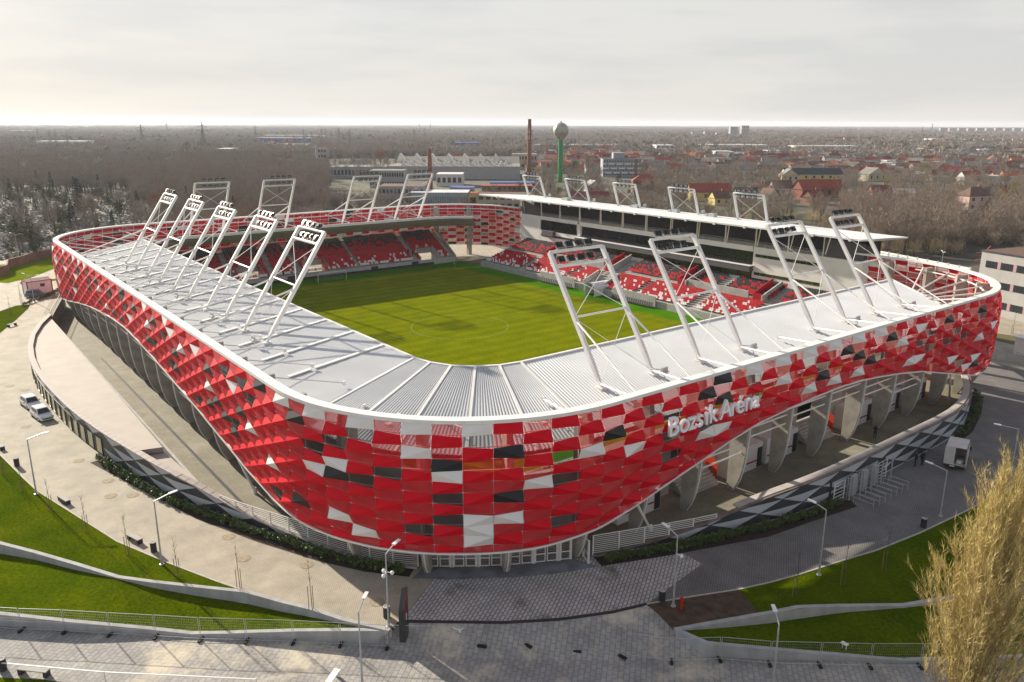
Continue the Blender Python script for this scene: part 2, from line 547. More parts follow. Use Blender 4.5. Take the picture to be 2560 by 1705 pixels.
FAR = 14000.0
gl = [gp(-700, 1500, 0), gp(-160, 1316, 0)] + w1[1:] + [gp(1000, 1557, 0), gp(1260, 1558, 0), gp(1530, 1532, 0), gp(1617, 1511, 0)] + w3[:-1] + [gp(2720, 1424, 0), gp(3300, 1330, 0)]
far = []
for a in (-100, -80, -60, -38, -15, 10, 35, 62):
    far.append((CAM_POS.x + FAR * math.cos(rad(a)), CAM_POS.y + FAR * math.sin(rad(a))))
struct(sheet('ground', [(p.x, p.y) for p in gl] + far, MT['ground'], z=-0.10))
ro = [gp(-900, 1510, ZR)] + [gp(a, b + 40 if False else b, ZR) for a, b in ((-160, 1545), (0, 1556), (272, 1575), (475, 1590), (749, 1598), (955, 1604))] + [gp(a, b, ZR) for a, b in ((1050, 1636), (1300, 1646), (1600, 1646), (1768, 1636), (1920, 1645), (2265, 1655), (2700, 1655), (3300, 1655))]
struct(sheet('street', [(p.x, p.y) for p in ro] + [(-330, -60), (-330, 260), (40, 330)], MT['road'], z=ZR))

# --- ring path, plaza and concourse
plaza = [(-700, 560), (-700, 900), (-150, 1015), (0, 1133), (57, 1190), (92, 1223), (152, 1261), (217, 1302), (293.5, 1351), (416, 1402.6), (543.5, 1451.5), (625, 1478.7), (640, 1489), (708, 1507), (776, 1524), (857, 1551), (972, 1577)]
pl = [(p.x, p.y) for p in P2(plaza)]
front_line = P2([(980, 1574), (1000, 1556), (1020, 1553), (1260, 1556), (1400, 1548), (1530, 1530), (1617, 1510)])
seam_top = gp(1003, 1452)
p_left = pl[1:] + [(front_line[0].x, front_line[0].y), (front_line[1].x, front_line[1].y), (-66, 44), (-40, 20), (60, 20), (130, 45), (150, 75)]
struct(sheet('ring_path', p_left, MT['path'], z=0.0))
p_front = [(p.x, p.y) for p in front_line[1:]] + [(-82.6, 30.5), (-66, 30), (-66, 44)]
struct(sheet('front_paving', p_front, MT['path_grey'], z=0.001))
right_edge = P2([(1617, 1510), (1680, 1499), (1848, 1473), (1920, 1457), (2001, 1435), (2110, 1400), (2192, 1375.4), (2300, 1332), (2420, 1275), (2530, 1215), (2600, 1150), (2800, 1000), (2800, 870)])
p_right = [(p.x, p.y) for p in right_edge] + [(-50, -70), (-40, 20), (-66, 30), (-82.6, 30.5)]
struct(sheet('side_paving', p_right, MT['path_shade'], z=0.002))
# brighter square beyond the corner on the right
sq = P2([(2380, 745), (2380, 885), (2560, 925), (2800, 960), (2800, 740), (2560, 705)])
struct(sheet('far_paving', [(p.x, p.y) for p in sq], MT['path'], z=0.012))

# concourse inside the perimeter wall
conc = [(78, 56), (60, 60.5), (30, 61.8), (-30, 61.8), (-46, 60.6), (-56, 56.5), (-64, 52.8), (-70, 47.8), (-75, 39.2), (-79.5, 30), (-80.6, 22), (-81.8, 12), (-82, 0), (-80, -20), (-76, -38), (-60, -52), (-40, -48), (-40, 48), (40, 48), (60, 40), (60, -40), (80, -40), (84, 0)]
struct(sheet('concourse', conc[:17] + [(-50, -40), (-50, 44), (60, 44), (60, 50)], MT['concourse'], z=0.008))
struct(sheet('far_concourse', [(60, 62), (60, -62), (100, -70), (112, -20), (108, 40), (90, 62)], MT['path'], z=0.006))
# threshold slab in front of the gates
th = P2([(1030, 1446), (1060, 1415), (1430, 1395), (1475, 1410), (1498, 1416), (1400, 1433), (1280, 1444), (1120, 1449)])
struct(sheet('gate_threshold', [(p.x, p.y) for p in th], MT['asphalt'], z=0.010))
MT['asphalt2'] = mat('blue_grey_slab', (0.17, 0.18, 0.20), 0.9, 0.25, 0.7, detail=8)
bpy.data.objects['gate_threshold'].data.materials[0] = MT['asphalt2']

# --- ramp down to the street
A = [gp(968, 1582)] + front_line[1:] + [gp(1690, 1577)]
B = [gp(945, 1612, ZR), gp(1050, 1640, ZR - .01), gp(1300, 1650, ZR - .01), gp(1600, 1650, ZR - .01), gp(1775, 1640, ZR)]
struct(loft('ramp_paving', A, B, MT['road'], 30, 8))
ms = MB()
for p, q in zip(front_line[:-1], front_line[1:]):
    ms.bar(p + Vector((0, 0, .0)), q + Vector((0, 0, .0)), 0.30, 0.05)
tag(struct(ms.build('drain_channel', MT['dark'])))

# --- lawns
lawn1 = [(-150, 1018), (0, 1136), (57, 1193), (92, 1226), (152, 1264), (217, 1305), (293.5, 1353.5), (416, 1405), (543.5, 1453.5), (612, 1477)]
l1 = P2(lawn1)
tag(struct(loft('lawn', l1, [p + Vector((0, 0, -.03)) for p in w1[:8]], MT['lawn'], 40, 6)))
tag(struct(loft('lower_lawn', [gp(a, b, z) + Vector((0, 0, -d + .02)) for a, b, z, d in W1], [p + Vector((0, 0, -.02)) for p in w2], MT['lawn'], 44, 7)))
l3 = P2([(1849, 1474), (1920, 1459), (2001, 1437), (2110, 1402), (2192, 1377.5), (2300, 1334), (2420, 1277), (2530, 1217), (2640, 1140)])
dirt = P2([(1617, 1511), (1700, 1498), (1848, 1474), (1902, 1538), (1800, 1556), (1692, 1576)])
struct(sheet('bare_soil', [(p.x, p.y) for p in dirt], mat('bare_soil', (0.075, 0.050, 0.032), 0.95, 0.35, 1.2, bump=0.4, bscale=9), z=0.006))
w3b = [gp(1902, 1538)] + w3[2:]
tag(struct(loft('right_lawn', l3, [p + Vector((0, 0, -.03)) for p in w3b], MT['lawn'], 40, 6)))
tag(struct(loft('lower_right_lawn', [gp(a, b, z) + Vector((0, 0, -d + .02)) for a, b, z, d in W3], [p + Vector((0, 0, -.02)) for p in w4], MT['lawn'], 44, 7)))
def lawn_patch(name, px, m=None, z=0.02):
    q = P2(px)
    return struct(sheet(name, [(p.x, p.y) for p in q], m or MT['lawn_far'], z=z))
lawn_patch('cemetery_lawn', [(-200, 690), (20, 708), (40, 703), (70, 697), (110, 682), (145, 668), (150, 640), (100, 645), (30, 660), (-200, 672)])
lawn_patch('wedge_lawn', [(-200, 800), (-100, 870), (0, 833), (40, 800), (72, 770), (74, 762), (40, 764), (0, 778), (-200, 790)], MT['lawn'])
lawn_patch('verge_grass', [(2470, 752), (2560, 765), (2800, 790), (2800, 775), (2560, 752), (2470, 744)])
lawn_patch('island_grass', [(2475, 788), (2560, 800), (2800, 830), (2800, 790), (2560, 783), (2515, 780)])
lawn_patch('rough_grass', [(2460, 845), (2560, 868), (2700, 895), (2700, 860), (2560, 843), (2470, 830)], mat('rough_grass', (0.10, 0.10, 0.03), 0.95, 0, 0.5, col2=(0.13, 0.10, 0.06)))
lawn_patch('bottom_verge', [(-200, 1690), (0, 1694), (110, 1700), (180, 1708), (260, 1760), (-200, 1800)], MT['lawn'], z=0.02)
bpy.data.objects['bottom_verge'].location.z = 0
me = bpy.data.objects['bottom_verge'].data
q = P2([(-200, 1690), (0, 1694), (110, 1700), (180, 1708), (260, 1760), (-200, 1800)], ZR)
bpy.data.objects.remove(bpy.data.objects['bottom_verge'])
struct(sheet('bottom_verge', [(p.x, p.y) for p in q], MT['lawn'], z=ZR + .02))
# strip of lawn seen outside beyond the far stand
struct(sheet('outer_lawn_strip', [(96, 60), (99, 60), (101, 20), (99, -30), (94, -62), (91, -62), (96, -30), (98, 20)], MT['lawn_far'], z=0.02))

# --- retaining walls (each its own thing)
def ribbon_wall(name, top, drops, label, zfloor=None, th=0.38):
    n = len(top)
    mb = MB()
    V = []
    for i in range(n):
        a, b = top[max(0, i - 1)], top[min(n - 1, i + 1)]
        d = (b - a); d.z = 0; d.normalize()
        nrm = Vector((-d.y, d.x, 0))
        if nrm.dot(Vector((0, 0, 0)) - Vector((top[i].x, top[i].y, 0))) < 0:
            nrm = -nrm                          # towards the stadium
        zb = (top[i].z - drops[i] - 0.25) if zfloor is None else zfloor - 0.2
        o_, i_ = top[i], top[i] + nrm * th
        zt = top[i].z + 0.03
        V += [(o_.x, o_.y, zb), (o_.x, o_.y, zt), (i_.x, i_.y, zt), (i_.x, i_.y, zb)]
    F = []
    for i in range(n - 1):
        for k in range(4):
            F.append((i * 4 + k, (i + 1) * 4 + k, (i + 1) * 4 + (k + 1) % 4, i * 4 + (k + 1) % 4))
    F += [(0, 1, 2, 3), (4 * n - 1, 4 * n - 2, 4 * n - 3, 4 * n - 4)]
    mb.mesh(V, F)
    o = mb.build(name, MT['concrete_wall'])
    fix_normals(o)
    tag(o, label, 'wall', 'concrete retaining walls')
    return o
ribbon_wall('retaining_wall', w1, [d for *_, d in W1], 'upper concrete ribbon wall crossing the left lawn, tapering to nothing midway')
ribbon_wall('retaining_wall', w2, [0] * len(w2), 'lower concrete wall edging the left lawn behind the mesh fence', ZR)
ribbon_wall('retaining_wall', w3, [d for *_, d in W3], 'upper concrete ribbon wall across the shaded right lawn, behind the big poplar')
ribbon_wall('retaining_wall', w4, [0] * len(w4), 'lower concrete wall edging the right lawn along the street', ZR)

# kerb line of the ring path
def kerb_line(name, pts, w=0.16, h=0.05, m=None, z=0.0):
    mb = MB()
    for p, q in zip(pts[:-1], pts[1:]):
        mb.bar((p.x, p.y, z + h / 2 - 0.02), (q.x, q.y, z + h / 2 - 0.02), w, h)
    return struct(mb.build(name, m or MT['kerb']))
kerb_line('path_kerb', l1)
kerb_line('right_path_kerb', right_edge[:10])

# manhole covers on the ring path
ml = MB()
cover_m = mat('manhole_cover', (0.30, 0.25, 0.17), 0.9, 0.2, 3.0)
for k, (a, b) in enumerate(((197, 1152), (270, 1202), (332, 1238), (277, 1240), (572, 1342), (609, 1396), (767, 1412), (1003, 1476), (942, 1505), (65, 1066), (62, 975), (25, 965))):
    p = gp(a, b)
    mb = MB(); mb.lathe((0, 0, 0), [(0.62, 0.0), (0.60, 0.006), (0.52, 0.006), (0.50, 0.004)], 20)
    o = mb.build('manhole_cover', cover_m); o.location = (p.x, p.y, 0.012)
    tag(o, 'round paved manhole cover set flush in the pale ring path', 'manhole cover', 'manhole covers in the ring path')

# --- pitch
struct(sheet('pitch_surround', [(-59.5, -41.8), (61.2, -41.8), (61.2, 41), (-59.5, 41)], MT['pitch_edge'], z=0.012))
pitch = struct(sheet('pitch', [(-54.8, -36.0), (54.8, -36.0), (54.8, 36.5), (-54.8, 36.5)], MT['pitch'], z=0.018))
pm = MB()
def pline(a, b, w=0.10):
    pm.bar((a[0], a[1], 0.019), (b[0], b[1], 0.019), w, 0.008)
for y in (-34, 34): pline((-52.5, y), (52.5, y))
for x in (-52.5, 0, 52.5): pline((x, -34), (x, 34))
for s in (-1, 1):
    for x, y in ((36, 20.16), (47, 9.16)):
        pline((s * x, -y), (s * x, y)); pline((s * x, y), (s * 52.5, y)); pline((s * x, -y), (s * 52.5, -y))
def parc(cx, cy, r, a0, a1, n=40):
    for k in range(n):
        a, b = a0 + (a1 - a0) * k / n, a0 + (a1 - a0) * (k + 1) / n
        pline((cx + r * math.cos(a), cy + r * math.sin(a)), (cx + r * math.cos(b), cy + r * math.sin(b)))
parc(0, 0, 9.15, 0, 2 * math.pi, 72)
da = math.acos(5.5 / 9.15)
parc(41.5, 0, 9.15, math.pi - da, math.pi + da, 16)
parc(-41.5, 0, 9.15, -da, da, 16)
pm.build('pitch_marking', mat('pitch_line_paint', (0.20, 0.23, 0.05), 0.9, 0.3, 0.8), pitch)
# ================================================================== the stadium
stadium = empty('stadium', (0, 0, 0))
tag(stadium, 'football stadium wrapped in folded red, white and black panels with white roof', 'stadium')
XR, YL, YRr, RC = 76.7, 57.2, 56.5, 21.0

def ring_path_pts():
    pts = []
    def arc(cx, cy, a0, a1, n=60):
        for i in range(n + 1):
            a = rad(a0 + (a1 - a0) * i / n)
            pts.append((cx + RC * math.cos(a), cy + RC * math.sin(a), math.cos(a), math.sin(a)))
    arc(XR - RC, YL - RC, 0, 90); arc(-XR + RC, YL - RC, 90, 180)
    arc(-XR + RC, -YRr + RC, 180, 270); arc(XR - RC, -YRr + RC, 270, 360)
    pts.append(pts[0])
    P = np.array(pts)
    seg = np.hypot(*(np.diff(P[:, :2], axis=0).T))
    s = np.r_[0, np.cumsum(seg)]
    keep = np.r_[True, seg > 1e-6]
    return s[keep], P[keep]
RS, RP = ring_path_pts()
RL = float(RS[-1])
def at(s):
    s = s % RL
    x, y, nx, ny = (float(np.interp(s, RS, RP[:, k])) for k in range(4))
    l = math.hypot(nx, ny)
    return x, y, nx / l, ny / l
PZ = [0, 1, 2, 3.6, 5.2, 8, 11, 13, 14, 15]
PO = [-1.1, -.5, -.15, .15, .3, .42, .45, .25, 0, -.1]
prof = lambda z: float(np.interp(z, PZ, PO))
def skin(s, z, off=0.0):
    x, y, nx, ny = at(s)
    o = prof(z) + off
    return Vector((x + nx * o, y + ny * o, z))
# lower hem of the cladding (height above the concourse), surveyed along the ring
HS = [0, 16, 29, 41, 53.5, 63.6, 72.4, 82, 89, 97, 104, 112, 121, 129, 136, 142, 148, 156, 163, 170, 176, 180, 184.2, 189, 193.5, 198, 203.6, 208, 212.5, 217, 221, 226, 232, 239.7, 249, 258, 268, 282, 300, 380, 394, 408, 416, 430, 440, 450, 460, 466, 480, RL]
HZ = [2.9, 2.8, 2.9, 4.3, 6.1, 7.3, 8.05, 8.7, 8.8, 8.35, 7.7, 6.8, 5.8, 4.6, 3.5, 2.8, 2.75, 2.85, 2.95, 2.95, 3.45, 4.2, 5.25, 6.35, 7.4, 8.2, 8.6, 8.8, 8.95, 8.8, 8.45, 7.9, 7.0, 5.2, 3.1, 2.8, 2.9, 3.0, 3, 3, 3.0, 2.9, 2.9, 4.2, 6.3, 7.6, 7.0, 5.4, 3.4, 2.9]
hem = lambda s: float(np.interp(s % RL, HS, HZ))
NC = 206
DC = RL / NC
S0 = 163.94 - 67 * DC
ZT, RH = 14.30, 0.97
NR = 13
AMP = 0.20
def in_gap(s):
    x, y, _, _ = at(s)
    return y < -50 and -46 < x < 53
def node(i, j):
    s = S0 + i * DC
    z = ZT - j * RH
    h = hem(s)
    k = AMP * (1 if (i + j) % 2 == 0 else -1)
    if z <= h + 0.12:
        z = h
        k *= 0.25
    if j == 0:
        k *= 0.25
    return skin(s, z, 0.12 + k), z <= h + 1e-6

WHITE = {(16,0),(17,3),(20,0),(20,6),(21,3),(22,0),(24,0),(29,2),(31,4),(37,3),(40,0),(41,2),(44,0),(45,1),(47,2),(49,1),(51,4),(54,2),(56,5),(58,7),(59,0),(61,0),(61,5),(62,4),(62,9),(63,0),(63,10),(65,0),(65,2),(66,4),(67,0),(67,8),(67,9),(67,10),(68,8),(69,5),(71,3),(73,4),(77,5),(78,5),(80,0),(82,0),(82,2),(84,0),(84,4),(86,0),(86,4),(88,0),(88,4),(90,0),(92,2),(93,5),(94,1),(94,5),(98,7),(100,9),(101,5),(101,8)}
BLACK = {(16,2),(16,8),(18,4),(18,8),(19,1),(19,5),(21,5),(22,1),(22,2),(25,1),(26,2),(26,3),(28,1),(29,4),(32,1),(32,2),(33,4),(35,0),(35,1),(35,4),(36,2),(38,1),(41,4),(42,1),(42,4),(44,2),(45,5),(46,3),(46,5),(49,7),(51,2),(51,6),(52,5),(53,1),(53,6),(54,6),(54,7),(55,1),(55,4),(56,2),(57,0),(58,10),(60,1),(60,9),(61,3),(62,2),(62,5),(63,1),(63,5),(64,4),(65,9),(66,3),(66,6),(66,8),(67,1),(68,2),(68,6),(70,1),(70,3),(70,5),(70,9),(72,2),(74,1),(75,2),(75,4),(75,6),(77,1),(77,4),(78,0),(78,2),(80,1),(80,3),(84,1),(85,2),(85,3),(87,1),(88,2),(89,3),(90,3),(91,1),(94,3),(95,2),(95,4),(97,1),(97,4),(98,3),(99,4),(99,8),(101,1),(101,2),(101,9)}
facade = MB()
# white ring tube on top of the cladding, bottom hem and the horizontal rails carrying the panels
def sweep(mb, fn, s0, s1, step, w, h):
    n = max(2, int((s1 - s0) / step))
    prev = None
    V, F = [], []
    for k in range(n + 1):
        s = s0 + (s1 - s0) * k / n
        c = fn(s)
        x, y, nx, ny = at(s)
        nn = Vector((nx, ny, 0))
        for i, j in ((-1, -1), (1, -1), (1, 1), (-1, 1)):
            V.append(c + nn * (i * w / 2) + Vector((0, 0, j * h / 2)))
        if k:
            b = (k - 1) * 4
            for e in range(4):
                F.append((b + e, b + (e + 1) % 4, b + 4 + (e + 1) % 4, b + 4 + e))
    F += [(0, 1, 2, 3), (n * 4 + 3, n * 4 + 2, n * 4 + 1, n * 4)]
    mb.mesh(V, F)
# cladding exists from the main stand's far end round the left and near sides to its near end
sA = 408.0 - RL                        # far right corner (negative = before 0)
for s_ in np.linspace(300, RL, 4000):
    if in_gap(s_): sA = s_ - RL
sB = 249.0
for s_ in np.linspace(249, 330, 2000):
    if not in_gap(s_): sB = s_
    else: break
sweep(facade, lambda s: skin(s, 14.42, -0.25), sA, sB, 1.2, 0.95, 0.30)
facade_o = facade.build('facade', MT['steel_white'], stadium)
hm_ = MB(); sweep(hm_, lambda s: skin(s, hem(s) - 0.06, 0.02), sA, sB, 0.8, 0.42, 0.16)
hm_.build('hem_tube', MT['steel_white'], facade_o)
rails = MB()
for j in range(1, NR):
    z = ZT - j * RH
    run = None
    ss = np.arange(sA, sB, 1.21)
    for s in list(ss) + [sB]:
        ok = s < sB and z > hem(s) + 0.15
        if ok and run is None: run = s
        if (not ok) and run is not None:
            if s - run > 1.3:
                sweep(rails, lambda q: skin(q, z, -0.10), run, s - 0.01, 1.21, 0.07, 0.07)
            run = None
rails.build('rail', MT['steel_white'], facade_o)
# struts carrying the panels at every seam
mul = MB()
for i in range(-45, 140):
    s = S0 + i * DC
    if not (sA + .5 < s < sB - .5): continue
    zz = np.linspace(hem(s), 14.2, 6)
    for a, b in zip(zz[:-1], zz[1:]):
        mul.bar(skin(s, a, -0.14), skin(s, b, -0.14), 0.05, 0.05)
mul.build('mullion', MT['steel_white'], facade_o)

PM = {('r', 1): MT['red'], ('w', 1): MT['white_panel'], ('k', 1): MT['black_panel'], ('r', 0): MT['red_perf'], ('w', 0): MT['white_perf'], ('k', 0): MT['black_perf']}
panels = []
i0, i1 = int(math.floor((sA - S0) / DC)) + 1, int(math.floor((sB - S0) / DC)) - 1
prng = random.Random(3)
for i in range(i0, i1 + 1):
    for j in range(NR):
        (a, fa), (b, fb), (c_, fc), (d, fd) = node(i, j), node(i + 1, j), node(i + 1, j + 1), node(i, j + 1)
        if fa and fb: continue
        if (a.z - d.z) < 0.02 and (b.z - c_.z) < 0.02: continue
        solid = (i + j + (1 if i < 68 else 0)) % 2 == 0
        key = (i, j)
        if 14 <= i <= 102:
            c = 'w' if key in WHITE else ('k' if key in BLACK else 'r')
        else:
            r = prng.random(); c = 'w' if r < .06 else ('k' if r < .16 else 'r')
        if c == 'w': solid = True
        ctr = (a + b + c_ + d) / 4
        ins = 0.022
        P4 = [p.lerp(ctr, ins) for p in (a, b, c_, d)]
        # fold along the diagonal that joins the two outer nodes
        if (i + j) % 2 == 0:
            tris = [(0, 1, 2), (0, 2, 3)]
        else:
            tris = [(0, 1, 3), (1, 2, 3)]
        area = ((b - a).cross(d - a)).length
        dvec = ctr - CAM_POS
        x, y, nx, ny = at(S0 + (i + .5) * DC)
        fac = -(dvec.x * nx + dvec.y * ny) / dvec.length
        score = area * max(fac, 0.02) / dvec.length_squared
        panels.append((score, P4, tris, c, solid))
panels.sort(key=lambda t: -t[0])
rest = {}
for n, (sc, P4, tris, c, solid) in enumerate(panels):
    m = PM[(c, 1 if solid else 0)]
    if n < 300:
        o = P4[0].copy()
        mb = MB()
        # a folded tray: front skin with a returned edge 5 cm deep
        nrm = (P4[1] - P4[0]).cross(P4[3] - P4[0]).normalized()
        x, y, nx, ny = P4[0].x, P4[0].y, 0, 0
        if nrm.dot(CAM_POS - P4[0]) < 0: nrm = -nrm
        back = [p - nrm * 0.05 - o for p in P4]
        mb.mesh([p - o for p in P4] + back, tris + [(k, (k + 1) % 4, 4 + (k + 1) % 4, 4 + k) for k in range(4)])
        ob = mb.build('panel', m, facade_o)
        ob.location = o
    else:
        r = rest.setdefault((c, solid), MB())
        r.mesh(P4, tris)
for (c, solid), r in rest.items():
    ob = r.build('far_panel', PM[(c, 1 if solid else 0)], facade_o)
    ob['kind'] = 'stuff'

# ---- concrete fins
FIN_D = RL / 68
fin_me = None
def fin_mesh(zt):
    zs = [0, .7, 1.4, 2.4, 3.6, 5.2, 8, 11, 13, zt]
    outer = [(prof(z) - 0.42, z) for z in zs]
    inner = [(-2.15, zt), (-2.15, 0)]
    mb = MB()
    P = outer + inner
    n = len(P)
    t = 0.27
    V = [(p[0], -t, p[1]) for p in P] + [(p[0], t, p[1]) for p in P]
    F = []
    m_ = len(outer)
    for k in range(m_ - 1):
        pass
    # side faces as quads between outer profile and the straight inner edge
    V2, F2 = [], []
    for o_, z in outer:
        for yy in (-t, t):
            V2.append((o_, yy, z))
        for yy in (-t, t):
            V2.append((-2.15, yy, z))
    for k in range(m_ - 1):
        b = k * 4
        F2 += [(b, b + 4, b + 6, b + 2), (b + 1, b + 3, b + 7, b + 5), (b, b + 1, b + 5, b + 4), (b + 2, b + 6, b + 7, b + 3)]
    e = (m_ - 1) * 4
    F2 += [(e, e + 1, e + 3, e + 2), (0, 2, 3, 1)]
    mb.mesh(V2, F2)
    return mb
fm = fin_mesh(13.9).build('fin', MT['concrete'], stadium)
fix_normals(fm)
trim = MB()
zs = [0, .7, 1.4, 2.4, 3.6, 5.2, 8, 11]
for a, b in zip(zs[:-1], zs[1:]):
    trim.bar((prof(a) - 0.38, 0, a), (prof(b) - 0.38, 0, b), 0.10, 0.10, upv=(0, 1, 0))
tr_o = trim.build('edge_tube', MT['steel_white'], fm)
first = True
fins_at = []
for k in range(-20, 70):
    s = 175.1 + FIN_D * k
    if not (sA + 1 < s < sB - 1): continue
    x, y, nx, ny = at(s)
    o = fm if first else copy_tree(fm, stadium)
    first = False
    o.location = (x, y, 0)
    o.rotation_euler = (0, 0, math.atan2(ny, nx))
    fins_at.append(s)
# horizontal white tubes between the fins below the cladding
for a, b in zip(fins_at[:-1], fins_at[1:]):
    h = min(hem(a), hem(b))
    if h > 5.5 and b - a < 8:
        mb = MB()
        for z in (h - 0.9, h - 1.9):
            mb.tube(skin(a, z, -0.9), skin(b, z, -0.9), 0.09, 8)
        mb.build('tie_tube', MT['steel_white'], stadium)
for s in (180.6, 241.0, 131.0):
    h = hem(s)
    p = skin(s, h, -.1); q = skin(s + 3.2, 0.1, .25)
    mb = MB(); mb.tube(p, q, 0.13, 8); mb.lathe((q.x, q.y, 0), [(.2, 0), (.18, .6), (.12, .7)], 8)
    mb.build('hem_prop', MT['steel_white'], stadium)

# ---- roof sheets, falling outwards from the inner edge
XI, YI, ZI, RI, FALL = 59.0, 40.15, 13.0, 8.0, 0.14
def roof_strip(name, inner, outer, pitch_=0.36, mb=None):
    """corrugated roof sheet: ribs run down the fall"""
    mb = mb or MB()
    for (a, b), (c, d) in zip(zip(inner[:-1], inner[1:]), zip(outer[:-1], outer[1:])):
        a, b, c, d = Vector(a), Vector(b), Vector(c), Vector(d)
        hr = .09 if (b - a).length < 6 else .035
        n = max(1, int((d - c).length / pitch_))
        for k in range(n):
            for u0, u1, z0, z1 in ((0, .45, 0, 0), (.45, .55, 0, hr), (.55, .9, hr, hr), (.9, 1.0, hr, 0)):
                t0, t1 = (k + u0) / n, (k + u1) / n
                p0, p1, q1, q0 = a.lerp(b, t0), a.lerp(b, t1), c.lerp(d, t1), c.lerp(d, t0)
                mb.poly([p0 + Vector((0, 0, z0)), q0 + Vector((0, 0, z0)), q1 + Vector((0, 0, z1)), p1 + Vector((0, 0, z1))])
    return mb
def zfall(p, q):
    return ZI - FALL * (Vector(q) - Vector(p)).length
cxI, cyI = -XI + RI, YI - RI
OFFR = 1.75
cxO, cyO, RO = -XR + RC, YL - RC, RC - OFFR
angs = [90, 108, 126, 144, 162, 180]
in_c = [(cxI + RI * math.cos(rad(a)), cyI + RI * math.sin(rad(a))) for a in angs]
out_c = [(cxO + RO * math.cos(rad(a)), cyO + RO * math.sin(rad(a))) for a in angs]
def lift(inn, outt):
    I, O = [], []
    for p, q in zip(inn, outt):
        I.append((p[0], p[1], ZI))
        O.append((q[0], q[1], ZI - FALL * 16.0))
    return I, O
# left long side (y = +), near corner, near short side (x = -), then far side (x = +)
inn = [(60.0, YI)] + in_c + [(-XI, -44.0)]
ott = [(57.0, YL - OFFR)] + out_c + [(-XR + OFFR, -36.0)]
I_, O_ = lift(inn, ott)
roof = roof_strip('roof', I_, O_).build('roof', MT['roof'], stadium)
far_in = [(XI + .4, 33.0), (XI + .4, -30.0), (XI - 1.4, -36.5), (XI - 5.0, -41.0)]
far_out = [(XR - OFFR, 35.0), (XR - OFFR, -33.0), (71.5, -45.5), (66.0, -51.0)]
I2, O2 = lift(far_in, far_out)
roof2 = roof_strip('far_roof', I2, O2).build('roof', MT['roof'], stadium)
# soffits, fascia beams and trusses under the roofs
def soffit(I, O, parent):
    mb = MB()
    for k in range(len(I) - 1):
        a, b, c, d = Vector(I[k]) + Vector((0, 0, -.5)), Vector(I[k + 1]) + Vector((0, 0, -.5)), Vector(I[k + 1]).lerp(Vector(O[k + 1]), .84), Vector(I[k]).lerp(Vector(O[k]), .84)
        c.z = d.z = 8.9
        mb.poly([a, b, c, d])
        n = max(1, int((Vector(I[k + 1]) - Vector(I[k])).length / 1.2))
        for q in range(1, 9):
            t = q / 9
            mb.bar(a.lerp(d, t) - Vector((0, 0, .12)), b.lerp(c, t) - Vector((0, 0, .12)), 0.14, 0.22)
    return mb.build('soffit', MT['soffit'], parent)
soffit(I_, O_, roof); soffit(I2, O2, roof2)
def fascia(I, parent, r=0.16):
    mb = MB()
    for a, b in zip(I[:-1], I[1:]):
        mb.bar(Vector(a) + Vector((0, 0, -.18)), Vector(b) + Vector((0, 0, -.18)), 0.34, 0.62)
    return mb.build('fascia', MT['steel_white'], parent)
fascia(I_, roof); fascia(I2, roof2)
def edge_end(a, b, parent):
    mb = MB(); mb.bar(Vector(a) + Vector((0, 0, -.15)), Vector(b) + Vector((0, 0, -.15)), 0.3, 0.5)
    mb.build('roof_edge', MT['steel_white'], parent)
edge_end(I_[0], O_[0], roof); edge_end(I_[-1], O_[-1], roof); edge_end(I2[0], O2[0], roof2); edge_end(I2[-1], O2[-1], roof2)
# hip flashings on the corner facets
for p, q in list(zip(I_, O_))[2:-2] + [(I_[1], O_[1]), (I_[6], O_[6])]:
    mb = MB(); mb.bar(Vector(p) + Vector((0, 0, .10)), Vector(q) + Vector((0, 0, .10)), 0.26, 0.12)
    mb.build('hip_flashing', MT['steel_white'], roof)
# beams standing on the left roof at every frame, cut by the mast feet
def on_roof(side, u, dist):
    """point on a roof: dist metres outwards of the inner edge"""
    z = ZI - FALL * dist
    if side == 'L': return Vector((u, YI + dist, z))
    if side == 'R': return Vector((-XI - dist, u, z))
    return Vector((XI + .4 + dist, u, z))
LX = [37.5 - 7.45 * k for k in range(-2, 13)]
for x in LX:
    if x < -51: continue
    mb = MB()
    mb.bar(on_roof('L', x, .2) + Vector((0, 0, .10)), on_roof('L', x, 8.4) + Vector((0, 0, .10)), .50, .14)
    mb.bar(on_roof('L', x, 8.9) + Vector((0, 0, .10)), on_roof('L', x, 11.4) + Vector((0, 0, .10)), .50, .14)
    mb.build('roof_beam', MT['steel_white'], roof)
RYs = [28.9 + 7.35 * k for k in (1,)] + [28.9 - 7.42 * k for k in range(0, 9)]

# struts from the roof frames to the ring, with brackets
def strut(p, q, r=0.10):
    mb = MB()
    mb.tube(p, q, r, 8)
    d = (Vector(q) - Vector(p)).normalized()
    mb.box(Vector(p) - d * .1, (.3, .3, .4)); mb.box(Vector(q) + d * .25, (.5, .5, .3))
    return mb.build('strut', MT['steel_white'], stadium)
for x in LX:
    if x > 46 or x < -52: continue
    strut(on_roof('L', x, 8.8) + Vector((0, 0, .5)), Vector((x + 3.2, YL - .95, 13.55)), .06)
for y in RYs:
    strut(on_roof('R', y, 8.7) + Vector((0, 0, .5)), Vector((-XR + .95, y + 3.1, 13.55)))
for a in (99, 117, 135, 153, 171):
    ca, sa = math.cos(rad(a)), math.sin(rad(a))
    p = Vector((cxO + (RO - 5.5) * ca, cyO + (RO - 5.5) * sa, 11.7)); b = rad(a + 9)
    strut(p, Vector((cxO + (RC - .95) * math.cos(b), cyO + (RC - .95) * math.sin(b), 13.5)), .06)
for y in np.arange(32, -36, -7.3):
    strut(on_roof('D', float(y), 9) + Vector((0, 0, .4)), Vector((XR - .95, float(y) + 2.5, 13.5)), .09)
